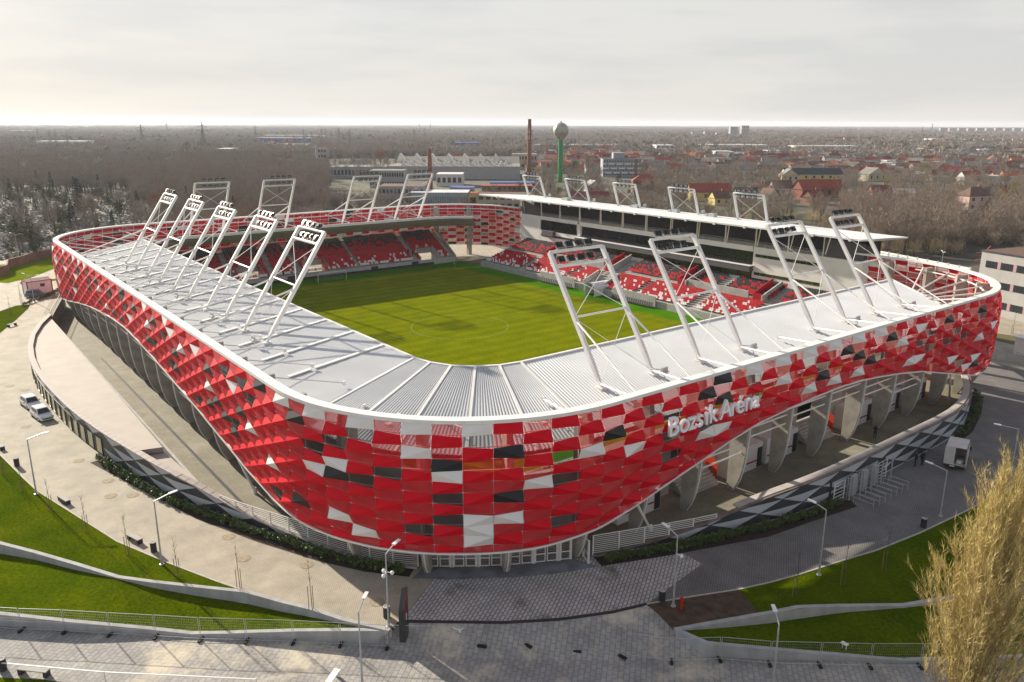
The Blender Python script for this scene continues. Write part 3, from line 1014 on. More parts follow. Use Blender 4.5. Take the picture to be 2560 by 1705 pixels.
# open corners: tubes from the ring back to the roof ends
for k, a in enumerate((188, 203, 218, 233, 248, 262)):
    cx, cy = -XR + RC, -YRr + RC
    p = Vector((cx + (RC - .9) * math.cos(rad(a)), cy + (RC - .9) * math.sin(rad(a)), 13.5))
    strut(p, Vector((-63.0 - 1.2 * (5 - k), -38.5 - .9 * k, 12.1)), .13)
for k, a in enumerate((15, 35, 55, 72, 86)):
    cx, cy = XR - RC, YL - RC
    p = Vector((cx + (RC - .9) * math.cos(rad(a)), cy + (RC - .9) * math.sin(rad(a)), 13.5))
    strut(p, Vector((60.5 - 1.0 * k, 37 + 3.2 * k, 12.2)), .10)
# inner top rail parallel to the ring at the open corners
mb = MB(); sweep(mb, lambda s: skin(s, 13.3, -1.9), 0, 33, 1.2, .16, .16); mb.build('inner_rail', MT['steel_white'], facade_o); mb = MB(); sweep(mb, lambda s: skin(s, 13.3, -1.9), 249, min(sB, 280), 1.2, .16, .16); mb.build('inner_rail', MT['steel_white'], facade_o); mb = MB()
sweep(mb, lambda s: skin(s, 13.35, -1.4), sA, 0, 1.2, .14, .14)
mb.build('inner_rail', MT['steel_white'], facade_o)

# ---- floodlight masts: two leaning legs, cross bars, braces, two rows of lamps
def lamp_mesh():
    mb = MB()
    mb.box((0, 0, 0), (.82, .30, .62), mi=0)
    for z in (-.2, 0, .2):
        mb.box((0, -.17, z), (.80, .10, .05), mi=0)
    mb.box((0, -.155, 0), (.74, .03, .54), mi=1)
    mb.box((0, .2, 0), (.5, .14, .4), mi=0)
    mb.bar((-.46, .0, -.1), (-.46, .0, -.55), .05, .05, mi=2); mb.bar((.46, 0, -.1), (.46, 0, -.55), .05, .05, mi=2)
    return mb
lamp_o = lamp_mesh().build('floodlight', [MT['lamp_black'], MT['lamp_glass'], MT['steel_grey']], None)
lamp_me = lamp_o.data
bpy.data.objects.remove(lamp_o)
def mast(base, top, along, backs, lower=True):
    """base/top: centre line of the frame; along: unit vector between the legs"""
    root = empty('floodlight_mast', (0, 0, 0), 0, stadium)
    half = 3.72
    al = Vector(along)
    base, top = Vector(base), Vector(top)
    inward = (top - base); inward.z = 0; inward.normalize()
    def P(t, u): return base.lerp(top, t) + al * (u * half)
    for u in (-1, 1):
        mb = MB()
        f, m_ = P(0, u), P(.16, u)
        mb.bar(f, m_, .22, .26, w2=.40, h2=.46, upv=inward)
        mb.bar(m_, P(1.0, u), .40, .46, w2=.38, h2=.42, upv=inward)
        mb.box(f + Vector((0, 0, -.05)), (.9, .9, .25))
        mb.build('leg', MT['steel_white'], root)
    mids = (.51,) if lower else ()
    for t, r in [(1.0, .17), (.89, .18)] + [(m, .11) for m in mids]:
        mb = MB(); mb.tube(P(t, -1), P(t, 1), r, 10); mb.build('cross_bar', MT['steel_white'], root)
    mb = MB()
    lo = mids[0] if lower else .02
    for a, b in (((.88, -1), (lo, 1)), ((.88, 1), (lo, -1))):
        mb.tube(P(*a), P(*b), .045, 6)
    if lower:
        for a, b in (((.50, -1), (.03, 1)), ((.50, 1), (.03, -1))):
            mb.tube(P(*a), P(*b), .035, 6)
    mb.build('cross_brace', MT['steel_white'], root)
    for u, q in zip((-1, 1), backs):
        mb = MB(); mb.tube(P(.49, u), q, .11, 8, r2=.08); mb.build('back_stay', MT['steel_white'], root)
    # lamps look down into the pitch
    rz = math.atan2(inward.y, inward.x) + math.pi / 2
    k = 0
    for t, dz in ((1.0, .62), (.955, -.25)):
        for u in (-.62, -.25, .12, .48):
            l = add_obj('floodlight', lamp_me, root)
            l.location = P(t, u) + inward * .15 + Vector((0, 0, dz))
            l.rotation_euler = (rad(38), 0, rz + rng.uniform(-.3, .3))
            k += 1
    # cable box on one leg's foot
    mb = MB()
    c = P(.01, 1) - inward * 1.6 + Vector((0, 0, .55))
    for q in (-.28, 0, .28):
        mb.box(c + al * q, (.22, .22, .75) if abs(al.x) < .5 else (.22, .22, .75), mi=0)
    mb.box(c + Vector((0, 0, -.1)), (.5, .9, .12) if abs(al.y) > .5 else (.9, .5, .12))
    mb.bar(c + Vector((0, 0, -.3)), c + Vector((0, 0, -.75)), .08)
    mb.tube(c + al * .3, P(.03, 1) + Vector((0, 0, .1)), .05, 6)
    mb.build('cable_box', MT['steel_grey'], root)
    return root
for y in (25.05, 10.0, -12.2, -27.0):
    b = on_roof('R', y, 8.7) + Vector((0, 0, .12))
    mast(b, (-XI - .45, y, 24.3), (0, -1, 0), [Vector((-XR + .95, y + 3.7 + 3.1, 13.7)), Vector((-XR + .95, y - 3.7 + 3.1, 13.7))])
for x in (33.6, 18.4, 3.2, -12.9, -27.8):
    b = on_roof('L', x, 8.7) + Vector((0, 0, .12))
    mast(b, (x, YI + .45, 24.3), (-1, 0, 0), [Vector((x + 3.7 + 3.2, YL - .95, 13.7)), Vector((x - 3.7 + 3.2, YL - .95, 13.7))])
for y in (24.6, 9.2, -13.5, -28.8):
    b = on_roof('D', y, 8.7) + Vector((0, 0, .12))
    mast(b, (XI + .9, y, 24.3), (0, 1, 0), [Vector((XR - .95, y - 3.7, 13.7)), Vector((XR - .95, y + 3.7, 13.7))])
# ================================================================== stands, seats, main stand
def seat_geo(mb, p, fx, fy, up=.0):
    """p: back foot of the seat, (fx, fy): direction the spectator faces"""
    rx, ry = -fy, fx
    w = .225
    def q(r, f, z): return (p[0] + rx * r + fx * f, p[1] + ry * r + fy * f, p[2] + z)
    mb.mesh([q(-w, .0, .40), q(w, .0, .40), q(w, .42, .44), q(-w, .42, .44), q(-w, 0, .34), q(w, 0, .34), q(w, .42, .36), q(-w, .42, .36),
             q(-w, -.05, .40), q(w, -.05, .40), q(w, -.12, .86), q(-w, -.12, .86), q(-w, .02, .40), q(w, .02, .40), q(w, -.04, .86), q(-w, -.04, .86)],
            [(0, 1, 2, 3), (3, 2, 6, 7), (0, 3, 7, 4), (1, 5, 6, 2), (8, 11, 10, 9), (12, 13, 14, 15), (15, 14, 10, 11), (8, 12, 15, 11), (9, 10, 14, 13)])
srng = random.Random(21)
def stand_rows(name, n, front, back_dir, rise, depth, u0, u1, along, z0, holes=(), aisles=(), seats=True, scheme=None, parent=None, wallh=None, skip=None):
    """terraced stand; rows step away from the pitch along back_dir"""
    terr = MB()
    cols = {'r': MB(), 'k': MB(), 'w': MB()}
    bd, al = Vector(back_dir), Vector(along)
    for k in range(n):
        d0 = k * depth
        z = z0 + rise * k
        segs = [(u0, u1)]
        for (a, b, k0, k1) in holes:
            if k0 <= k <= k1:
                ns = []
                for s, e in segs:
                    if b <= s or a >= e: ns.append((s, e)); continue
                    if a > s: ns.append((s, a))
                    if b < e: ns.append((b, e))
                segs = ns
        for s, e in segs:
            c = Vector(front) + bd * (d0 + depth / 2) + al * ((s + e) / 2)
            hgt = min(z + .2, 2.2)
            size = (abs(al.x) * (e - s) + abs(bd.x) * depth, abs(al.y) * (e - s) + abs(bd.y) * depth, hgt)
            terr.box((c.x, c.y, z - hgt / 2), size)
            if not seats: continue
            if skip and skip(k): continue
            m_ = int((e - s) / .52)
            for q in range(m_):
                u = s + (q + .5) * .52
                if any(a <= u <= b for a, b in aisles): continue
                p = Vector(front) + bd * (d0 + depth * .72) + al * u
                ch = scheme(k, n, u)
                seat_geo(cols[ch], (p.x, p.y, z), -bd.x, -bd.y)
    o = terr.build(name, MT['terrace'], parent or stadium)
    for ch, m in (('r', 'seat_red'), ('k', 'seat_black'), ('w', 'seat_white')):
        if cols[ch].v:
            so = cols[ch].build('seats', MT[m], o)
            so['kind'] = 'stuff'
            so['label'] = {'r': 'rows of red plastic seats', 'k': 'rows of black plastic seats', 'w': 'scattered white plastic seats'}[ch]
    return o
def scheme_far(k, n, u):
    t = k / (n - 1)
    r = srng.random()
    if k == 0: return 'w' if r < .62 else 'r'
    if t < .28: return 'w' if r < .22 - .4 * t else 'r'
    if t > .86: return 'k'
    if t > .5: return 'k' if r < (t - .5) * 2.2 else 'r'
    return 'r'
def scheme_main(k, n, u):
    t = k / (n - 1)
    r = srng.random()
    if k == 0: return 'w' if r < .7 else 'r'
    if t < .42: return 'w' if r < .27 - .5 * t else 'r'
    if t > .9: return 'k' if r < .9 else 'r'
    if t > .55: return 'k' if r < (t - .5) * 1.9 else 'r'
    return 'r'
# far stand behind the goal; three openings with red boards
VOM = [(-35.6, -29.4), (-3.0, 3.0), (13.5, 19.5), (28, 33)]
far_stand = stand_rows('grandstand', 14, (61.6, 0, 0), (1, 0, 0), .43, .74, -40.0, 35.0, (0, 1, 0), 1.5,
    holes=[(a, b, 1, 6) for a, b in VOM[1:]] + [(-35.6, -29.6, 0, 6)], aisles=[(-40.0, -38.6), (-28.8, -27.2), (-11.6, -10.2), (4.0, 5.6), (10.6, 12.2), (20.5, 22), (-39.9, -39)], scheme=scheme_far)
mb = MB(); mb.box((61.45, -2.4, .70), (.3, 75.4, 1.4)); mb.build('parapet', MT['concrete_light'], far_stand)
def letter(ch, size, depth, m, parent, matrix, name='letter', bold=0.0):
    cu = bpy.data.curves.new('letter', 'FONT')
    cu.body = ch; cu.size = size; cu.extrude = depth; cu.offset = bold
    cu.align_x = 'LEFT'
    cu.resolution_u = 6
    tmp = bpy.data.objects.new('tmp', cu)
    COL.objects.link(tmp)
    dg = bpy.context.evaluated_depsgraph_get(); dg.update()
    me = bpy.data.meshes.new_from_object(tmp.evaluated_get(dg))
    bpy.data.objects.remove(tmp); bpy.data.curves.remove(cu)
    me.materials.clear(); me.materials.append(m)
    o = add_obj(name, me, parent)
    o.matrix_local = matrix
    return o
def frame(origin, xdir, ydir, s=1.0):
    x, y = Vector(xdir).normalized(), Vector(ydir).normalized()
    z = x.cross(y)
    m_ = Matrix.Identity(4)
    for r in range(3):
        m_[r][0], m_[r][1], m_[r][2], m_[r][3] = x[r] * s, y[r] * s, z[r] * s, origin[r]
    return m_
for a, b in VOM:
    # red board over the opening, seen from the pitch, with the sector letters
    mb = MB(); mb.box((66.4, (a + b) / 2, 4.45), (.18, b - a + .4, 1.05)); bo = mb.build('sector_board', MT['red_board'], far_stand)
    for t in (.22, .70):
        letter('D.', 1.05, .02, MT['white_paint'], bo, frame((66.27, b - (b - a) * t + .3, 4.12), (0, -1, 0), (0, 0, 1)), bold=.025)
    for y in (a, b):
        mb = MB(); mb.prism([(62.3, y - .12), (66.4, y - .12), (66.4, y + .12), (62.3, y + .12)], 0.4, [2.2, 4.2, 4.2, 2.2]); mb.build('stair_wall', MT['concrete_light'], far_stand)
    if a > -10:
        mb = MB(); mb.mesh([(62.4, a + .25, 2.1), (66.3, a + .25, 3.9), (66.3, a + .25, .5), (62.4, a + .25, .5)], [(0, 1, 2, 3)])
        mb.mesh([(62.4, a + .22, 2.1), (66.3, a + .22, 3.9), (66.3, a + .22, .5), (62.4, a + .22, .5)], [(3, 2, 1, 0)])
        mb.build('side_panel', mat('orange_red_panel', (0.55, 0.05, 0.02), .5, .1, .5), far_stand)
mb = MB()
mb.box((61.2, -1, .32), (.06, 64, .62)); mb.build('advert_board', MT['dark'], far_stand)
for y in (-15.0, 7.5, -27.2):
    mb = MB(); mb.box((61.25, y, .9), (.12, 2.0, .8)); mb.build('loudspeaker', MT['dark'], far_stand)
# corner between far stand and main stand: raking concrete end wall with a tall column
mb = MB()
mb.prism([(62.2, -41.0), (72.5, -41.0), (72.5, -40.4), (62.2, -40.4)], 0, [1.6, 8.2, 8.2, 1.6]); mb.build('end_wall', MT['concrete'], far_stand)
for x, y in ((73.2, -41.6), (69.5, -50.5)):
    mb = MB(); mb.box((x, y, 7), (1.1, 1.1, 14)); mb.build('corner_column', MT['concrete'], far_stand)
# back handrail of far stand
mb = MB()
for y in np.arange(-38, 35, 3.0): mb.bar((72.2, float(y), 7.0), (72.2, float(y), 8.1), .06)
for z in (7.6, 8.1): mb.bar((72.2, -38, z), (72.2, 35, z), .06)
mb.build('back_rail', MT['steel_grey'], far_stand)
mb = MB(); mb.box((74, -10, 3.2), (.3, 48, 6.2)); 
# hidden stands under the near roofs
stand_rows('grandstand', 14, (0, 41.6, 0), (0, 1, 0), .43, .74, -50, 58, (1, 0, 0), 1.5, seats=False)
stand_rows('grandstand', 14, (-61.0, 0, 0), (-1, 0, 0), .43, .74, -40, 33, (0, 1, 0), 1.5, seats=False, holes=[(16.2, 22.2, 0, 13), (-6.3, -.3, 0, 13), (-37, -31, 0, 13)])

# curved terrace in the near corner, under the corner roof
ct_ = MB(); V, F = [], []
cang = [90 + 7.5 * k for k in range(13)]
for a in cang:
    ca, sa = math.cos(rad(a)), math.sin(rad(a))
    for ci, r_, z in (((cxI, cyI), 10.0, .0), ((cxI, cyI), 10.0, 1.5), ((cxO, cyO), 17.0, 7.3), ((cxO, cyO), 17.0, 0.0)):
        V.append((ci[0] + r_ * ca, ci[1] + r_ * sa, z))
for k in range(12):
    for e in range(3): F.append((k * 4 + e, k * 4 + e + 1, k * 4 + 5 + e, k * 4 + 4 + e))
ct_.mesh(V, F); cto = ct_.build('corner_terrace', MT['terrace'], stadium); fix_normals(cto)
# ---- main stand (x from -48 to 52, facing +y)
YW = -56.0
main = empty('main_stand', (0, 0, 0), 0, stadium)
HOL = [(-21.5, -5.5, 0, 2), (-9.6, -5.4, 0, 6), (22.5, 35.2, 9, 11)]
mrows = stand_rows('main_terrace', 17, (0, -41.7, 0), (0, -1, 0), .275, .82, -46.0, 50.5, (1, 0, 0), 1.5,
    aisles=[(49.2, 50.5), (33.5, 35.4), (17.0, 18.6), (10.6, 12.4), (5.4, 10.0), (-5.4, -3.9), (-21.5, -19.0), (-35, -33), (-45.9, -44.6)], holes=[(5.6, 10.4, 0, 4)], scheme=scheme_main, parent=main, skip=lambda k: k in (8, 9))
mb = MB(); mb.box((2.25, -41.55, .72), (97.5, .3, 1.44)); mb.build('parapet', MT['concrete_light'], main)
# red stair enclosures and concrete parapets
for x0 in (33.6, 11.0, -11.0, -30.0):
    mb = MB()
    mb.prism([(x0, -55.0), (x0 + .25, -55.0), (x0 + .25, -49.0), (x0, -49.0)], 3.4, [7.5, 7.5, 5.4, 5.4]); mb.build('red_stair_wall', MT['red_board'], main)
    mb = MB(); mb.prism([(x0 - 2.2, -55.0), (x0 - 1.9, -55.0), (x0 - 1.9, -48.6), (x0 - 2.2, -48.6)], 3.4, [7.3, 7.3, 5.1, 5.1]); mb.build('stair_parapet', MT['concrete_light'], main)
    mb = MB(); mb.box((x0 - .9, -48.9, 4.6), (2.2, .2, 1.5)); mb.build('stair_front', MT['red_board'], main)
for x0, x1 in ((12.0, 29.0), (-28.5, -13.5)):
    mb = MB(); mb.box(((x0 + x1) / 2, -49.2, 4.6), (x1 - x0, .25, 1.7)); mb.build('walkway_wall', MT['concrete_light'], main)
# technical seating box and tunnel
mb = MB()
for x in (4.6, 11.0): mb.prism([(x - .15, -46.5), (x + .15, -46.5), (x + .15, -41.6), (x - .15, -41.6)], 0.5, [4.2, 4.2, 2.4, 2.4])
mb.build('tunnel_wall', MT['concrete_light'], main)
tn = MB()
nseg = 10
for k in range(nseg):
    a0, a1 = math.pi * k / nseg, math.pi * (k + 1) / nseg
    p = lambda a, y: (5.6 + 1.5 * math.cos(a), y, 1.6 + 1.3 * math.sin(a))
    tn.poly([p(a0, -44.5), p(a1, -44.5), p(a1, -38.6), p(a0, -38.6)])
for x in (4.1, 7.1): tn.poly([(x, -44.5, 0), (x, -44.5, 1.6), (x, -38.6, 1.6), (x, -38.6, 0)])
tn.build('tunnel_canopy', MT['white_paint'], main)
# the building block: white end walls, glazed bands, grey balcony band
blk = MB()
blk.box((47.9, YW - 5, 9.75), (8.2, 10, 6.7)); blk.box((36.5, YW - 5, 12.65), (14.8, 10, .9)); blk.box((36.5, YW - 5, 8.9), (14.8, 10, 1.1))
blk.box((36.5, YW - 5, 7.4), (14.8, 10, 1.9)); blk.box((28.6, YW - 5, 10.8), (1.0, 10, 2.9))
blk.box((2.2, YW - 5, 12.5), (52.2, 10, 1.05))
blk.box((-35.8, YW - 5, 9.4), (23.4, 10, 7.2)); blk.box((2.2, YW - 5, 5.0), (100, 9.9, 2.9))
wall_o = blk.build('wall', MT['stand_white'], main)
mb = MB(); mb.box((2.2, YW + .5, 8.55), (53.0, 1.5, 1.15)); mb.build('balcony_band', MT['stand_grey'], main)
mb = MB(); mb.box((2.2, YW + .5, 9.17), (53.2, 1.6, .10)); mb.build('balcony_coping', MT['white_paint'], main)
mb = MB(); mb.box((2.2, YW - 2.2, 9.0), (52.0, 3.0, 6.2)); mb.build('inner_wall', MT['stand_dark'], main)
def glazing(x0, x1, z0, z1, y, m, step=1.3, name='window'):
    n = max(1, int(abs(x1 - x0) / step))
    for k in range(n):
        a, b = x0 + (x1 - x0) * k / n, x0 + (x1 - x0) * (k + 1) / n
        mb = MB(); mb.box(((a + b) / 2, y, (z0 + z1) / 2), (abs(b - a) - .08, .08, z1 - z0))
        mb.build(name, m, wall_o)
glazing(43.4, 29.3, 9.5, 12.1, YW + .03, MT['glass'], 2.0)
glazing(27.9, -23.6, 9.35, 11.9, YW - .62, MT['glass'], 1.6)
glazing(27.9, -23.6, 6.3, 8.0, YW - .62, MT['glass_green'], 1.6)
glazing(-24.6, -39.2, 11.0, 11.6, YW + .03, MT['glass'], 1.4)
glazing(-24.6, -39.4, 7.3, 7.9, YW + .03, MT['glass_green'], 1.4)
mb = MB(); mb.box((36.4, YW + .04, 8.15), (14.0, .1, .5)); mb.build('window_slot', MT['dark'], main)
mb = MB(); mb.box((39.8, YW + .5, 8.9), (4.6, 1.0, 1.3)); mb.build('camera_box', MT['stand_grey'], main)
# executive seats on the balcony
for zz, n0, n1 in ((9.25, 27, -23),):
    ex = MB()
    for x in np.arange(n1, n0, .75): seat_geo(ex, (float(x), YW - .1, zz - .2), 0, 1)
    so = ex.build('seats', MT['seat_black'], main); so['kind'] = 'stuff'
# open upper deck: dark back wall, railing, posts with raking struts
mb = MB(); mb.box((2.2, YW - 5.0, 14.7), (100.0, .4, 3.4)); mb.box((-47.0, YW - 3.0, 14.4), (1.0, 5.0, 3.0)); mb.build('back_wall', MT['stand_dark'], main)
mb = MB(); mb.prism([(43.8, YW - .1), (51.6, YW - .1), (51.6, YW + .05), (43.8, YW + .05)], 13.1, [15.2, 16.8, 16.8, 15.2]); mb.build('end_screen', MT['stand_grey'], main)
mb = MB(); mb.box((-43.6, YW - .05, 14.7), (8.0, .15, 3.2)); mb.build('end_screen', MT['stand_grey'], main)
rl = MB()
for x in np.arange(-39, 43.5, 1.55):
    rl.bar((float(x), YW - .15, 13.0), (float(x), YW - .15, 14.05), .06)
for z in (13.55, 14.05): rl.bar((-39, YW - .15, z), (43.5, YW - .15, z), .06)
rl.build('railing', MT['steel_grey'], main)
for k in range(13):
    x = 51.2 - 7.55 * k
    mb = MB()
    mb.bar((x, YW - .2, 13.0), (x, YW - .2, 17.0), .22)
    mb.bar((x - .4, YW - .2, 13.2), (x - 2.4, YW + 2.0, 16.9), .18)
    mb.build('roof_post', MT['stand_white'], main)
# roof slab with tapered overhangs
mr = MB()
prf = [(-53.4, 17.35), (-53.4, 17.05), (-58, 16.75), (-66.5, 16.6), (-66.5, 16.95), (-60, 17.25)]
xl = [(68.5 if k in (0, 1) else 66.0) for k in range(6)]
xs_ = [(68.5, -48.0), (68.5, -48.0), (62, -48.5), (60, -49.8), (60.5, -50.0), (64, -49.5)]
V = [(xs_[k][0], p[0], p[1]) for k, p in enumerate(prf)] + [(xs_[k][1], p[0], p[1]) for k, p in enumerate(prf)]
n = len(prf)
mr.mesh(V, [(k, (k + 1) % n, n + (k + 1) % n, n + k) for k in range(n)] + [tuple(range(n - 1, -1, -1)), tuple(range(n, 2 * n))])
mro = mr.build('main_roof', MT['roof_white'], main); fix_normals(mro)
mb = MB()
for x in np.arange(-46, 66, 7.55):
    mb.box((float(x), -53.35, 17.1), (.5, .35, .5))
mb.build('gutter_bracket', MT['steel_white'], mro)
for x, y in ((40, -62), (16, -63.5), (3, -63), (-8, -62.6)):
    mb = MB(); mb.box((x, y, 17.5), (1.6, 1.2, .8)); mb.box((x + 1.6, y, 17.4), (.7, .7, .6)); mb.build('roof_unit', MT['steel_grey'], mro)
for bx_, tx in ((54.4, 0), (36.4, 0), (18.4, 0), (.4, 0), (-17.9, 0)):
    mast((bx_, -63.5, 17.1), (bx_, -61.3, 22.9), (-1, 0, 0), [], lower=False)
# video screen under the left roof end
mb = MB(); mb.box((62.5, 38.5, 9.0), (.4, 8.5, 4.6), rz=rad(38)); mb.build('video_screen', MT['dark'], stadium)

# ---- things hidden in the concourse: kiosks with red stripe, letters, stairs
kios = empty('kiosk_row', (0, 0, 0), 0, stadium)
for y0_, y1_ in ((22.4, 37), (-.1, 16.0), (-30.8, -6.5)):
    mb = MB(); mb.box((-71.4, (y0_ + y1_) / 2, 3.1), (.4, y1_ - y0_, 6.2)); mb.build('rear_wall', MT['concrete'], kios)
rngk = random.Random(5)
for k in range(8):
    y0 = (28.5, 19.2, 11.8, -3.3, 5.0, -11.5, -18.8, -26.1)[k]
    w = 6.0
    if k in (1, 3):        # open stair bays
        st = MB()
        for q in range(9):
            st.box((-73.2 + .30 * q, y0, .17 * q + .085), (.30, 5.6, .17 * (q + 1) if q else .17))
        st.build('stair_flight', MT['concrete_light'], kios)
        mb = MB(); mb.mesh([(-72.9, y0 - 2.9, .4), (-70.8, y0 - 2.9, .4), (-70.8, y0 - 2.9, 3.8), (-72.9, y0 - 2.9, 2.4)], [(0, 1, 2, 3), (3, 2, 1, 0)][:1]); mb.build('stair_side', mat('orange_red_side', (0.62, 0.05, 0.015), .5, .1, .4), kios)
        continue
    b = MB(); b.box((-72.2, y0, 1.5), (2.0, w, 3.0)); ko = b.build('kiosk', MT['white_panel'], kios)
    b = MB(); b.box((-73.23, y0 + .4, .95), (.04, w - 1.2, .16)); b.build('red_stripe', MT['red_board'], ko)
    for dy in (-2.5, 1.9) if k > 3 else (-2.5,):
        b = MB(); b.box((-73.24, y0 + dy, 1.25), (.05, .8, 2.3)); b.build('door', MT['dark'], ko)
    if k == 0: letter('B', 1.9, .03, MT['red_board'], ko, frame((-73.27, y0 + 1.9, 1.0), (0, -1, 0), (0, 0, 1)), bold=.03)
    if k == 2: letter('i', 1.9, .03, MT['red_board'], ko, frame((-73.27, y0 + .3, 1.0), (0, -1, 0), (0, 0, 1)), bold=.05)
mb = MB(); mb.box((0, 52.5, 3.1), (104, .4, 6.2)); mb.build('rear_wall', MT['concrete'], kios)
for x in (-46.5, -41.0, -27, -3.0, 9.5, 14.0):
    b = MB(); b.box((x, 55.2, 1.25), (.5, .35, 2.5)); b.build('red_pylon', MT['red_board'], kios)
# dark drain slot along the concourse
mb = MB(); mb.box((-78.1, 2, .012), (.35, 62, .03)); mb.box((-20, 58.3, .012), (76, .35, .03)); struct(mb.build('slot_drain', MT['dark']))

# ---- the name on the facade
sign = empty('name_sign', (0, 0, 0), 0, facade_o)
y = 30.4
for ch, adv in zip('Bozsik Aréna', (1.32, 1.12, 1.0, 1.02, .52, 1.02, .42, 1.42, .80, 1.14, 1.14, 1.1)):
    if ch != ' ':
        letter(ch, 2.6, .13, MT['sign'], sign, frame((-77.8, y, 10.28), (0, -1, 0), (0, 0, 1)), bold=.018)
    y -= adv * 1.12
# ================================================================== perimeter wall, pavilion, gates, beds
LW = [(123, 786, 3.05), (93.6, 811, 3.05), (75.7, 838, 3.05), (70.4, 868.6, 3.05), (74, 893.6, 3.05), (86.4, 925, 3.05), (107, 954, 3.05), (140, 986, 3.05), (169, 1018.5, 3.05), (204, 1045.7, 3.05), (241.8, 1071.6, 3.05), (282.9, 1100, 3.05), (334.6, 1128.8, 3.05), (386.4, 1161, 3.0), (440, 1191, 2.75), (480, 1207.5, 2.4), (554, 1251, 1.65), (598, 1277, 1.32), (643, 1299, .95), (693, 1321, .68), (742, 1342, .47), (797, 1362, .28), (853, 1382, .16), (914, 1402, .1), (978, 1417, .08), (1044, 1420, .06)]
RW = [(1483.8, 1391.7, .05), (1526, 1385, .08), (1590, 1370, .18), (1652, 1351, .53), (1712, 1330.6, .94), (1770.5, 1309, 1.35), (1826, 1286, 1.8), (1870, 1266, 2.2), (1917, 1245, 2.6), (2000.6, 1217.8, 3.0), (2082, 1187, 3.05), (2171, 1142.7, 3.05), (2300, 1079, 3.05), (2362, 1051.7, 3.05), (2396, 1031, 3.05), (2417, 1012.8, 3.05), (2428.8, 992.9, 3.05), (2432, 971, 3.05), (2428.8, 946, 3.05), (2415, 925, 3.05)]
def wall_line(L, step=1.0):
    P = [gp(a, b, z) for a, b, z in L]
    # smooth a little so that the wall is a fair curve
    Q = [P[0]] + [(P[i - 1] + P[i] * 2 + P[i + 1]) / 4 for i in range(1, len(P) - 1)] + [P[-1]]
    d = [0.0]
    for a, b in zip(Q[:-1], Q[1:]):
        d.append(d[-1] + (Vector((b.x, b.y)) - Vector((a.x, a.y))).length)
    n = int(d[-1] / step)
    out_ = []
    for k in range(n + 1):
        t = d[-1] * k / n
        out_.append(Vector([float(np.interp(t, d, [q[c] for q in Q])) for c in range(3)]))
    return out_, d[-1]
lw, lwl = wall_line(LW)
rw, rwl = wall_line(RW)
def wall_at(W, length, s):
    t = max(0, min(1, s / length)) * (len(W) - 1)
    i = min(int(t), len(W) - 2)
    p = W[i].lerp(W[i + 1], t - i)
    d = W[i + 1] - W[i]; d.z = 0; d.normalize()
    n = Vector((-d.y, d.x, 0))
    if n.dot(Vector((p.x, p.y, 0))) < 0: n = -n
    return p, d, n
def clip_poly(poly, f):
    """keep f(p) >= 0"""
    o = []
    for i in range(len(poly)):
        a, b = poly[i], poly[(i + 1) % len(poly)]
        fa, fb = f(a), f(b)
        if fa >= 0: o.append(a)
        if (fa >= 0) != (fb >= 0):
            t = fa / (fa - fb); o.append((a[0] + (b[0] - a[0]) * t, a[1] + (b[1] - a[1]) * t))
    return o
def perimeter(W, length, label, phase, windows=None):
    root = empty('perimeter_wall', (W[0].x, W[0].y, 0)); root.location = (0, 0, 0)
    tag(root, label, 'wall')
    mb = MB()
    th = .4
    V, F = [], []
    for k, p in enumerate(W):
        q, d, n = wall_at(W, length, length * k / (len(W) - 1))
        i_ = p - n * th
        z0 = -0.3
        V += [(p.x, p.y, z0), (p.x, p.y, p.z), (i_.x, i_.y, p.z), (i_.x, i_.y, z0)]
        if k:
            b = (k - 1) * 4
            F += [(b + e, b + 4 + e, b + 4 + (e + 1) % 4, b + (e + 1) % 4) for e in range(4)]
    F += [(0, 1, 2, 3), (len(V) - 1, len(V) - 2, len(V) - 3, len(V) - 4)]
    mb.mesh(V, F)
    body = mb.build('wall_body', MT['wall_dark'], root); fix_normals(body)
    # light triangular tiles, 2.5 cm proud
    RHt, PER = .95, 5.7
    for r in range(-1, 4):
        z1 = 3.02 - .97 * (3 - r) + .0 if False else (r + 1) * RHt + .18
        z0 = z1 - RHt
        off = phase + (PER / 2 if r % 2 else 0)
        for k in range(-1, int(length / PER) + 2):
            a = off + k * PER
            tri = [(a + .06, z1 - .015), (a + PER / 2, z0 + .03), (a + PER - .06, z1 - .015)]
            cs = min(max(a + PER / 2, 0), length)
            pz0, pz1 = wall_at(W, length, a)[0].z, wall_at(W, length, a + PER)[0].z
            f_top = lambda q: (pz0 + (pz1 - pz0) * (q[0] - a) / PER - .06) - q[1]
            pol = clip_poly(tri, f_top)
            pol = clip_poly(pol, lambda q: q[1] - 0.02)
            pol = clip_poly(pol, lambda q: q[0] - .05)
            pol = clip_poly(pol, lambda q: length - .05 - q[0])
            if windows:
                for (wa, wb, wz) in windows:
                    if a + PER > wa and a < wb:
                        pol = clip_poly(pol, lambda q: q[1] - wz)
            if len(pol) < 3: continue
            # subdivide along s so that the tile follows the curve
            sl = sorted({min(q[0] for q in pol), max(q[0] for q in pol)})
            mb = MB()
            n_ = max(1, int((sl[1] - sl[0]) / 1.0))
            for e in range(n_):
                s_a, s_b = sl[0] + (sl[1] - sl[0]) * e / n_, sl[0] + (sl[1] - sl[0]) * (e + 1) / n_
                pp = clip_poly(clip_poly(pol, lambda q: q[0] - s_a), lambda q: s_b - q[0])
                if len(pp) < 3: continue
                pts = []
                for s_, z_ in pp:
                    p, d, n = wall_at(W, length, s_)
                    pts.append(Vector((p.x, p.y, z_)) + n * .03)
                mb.poly(pts)
            if mb.f:
                o = mb.build('tile', MT['wall_light'], root); fix_normals(o)
                if o.data.polygons[0].normal.dot(n) < 0: o.data.flip_normals()
    return root, body
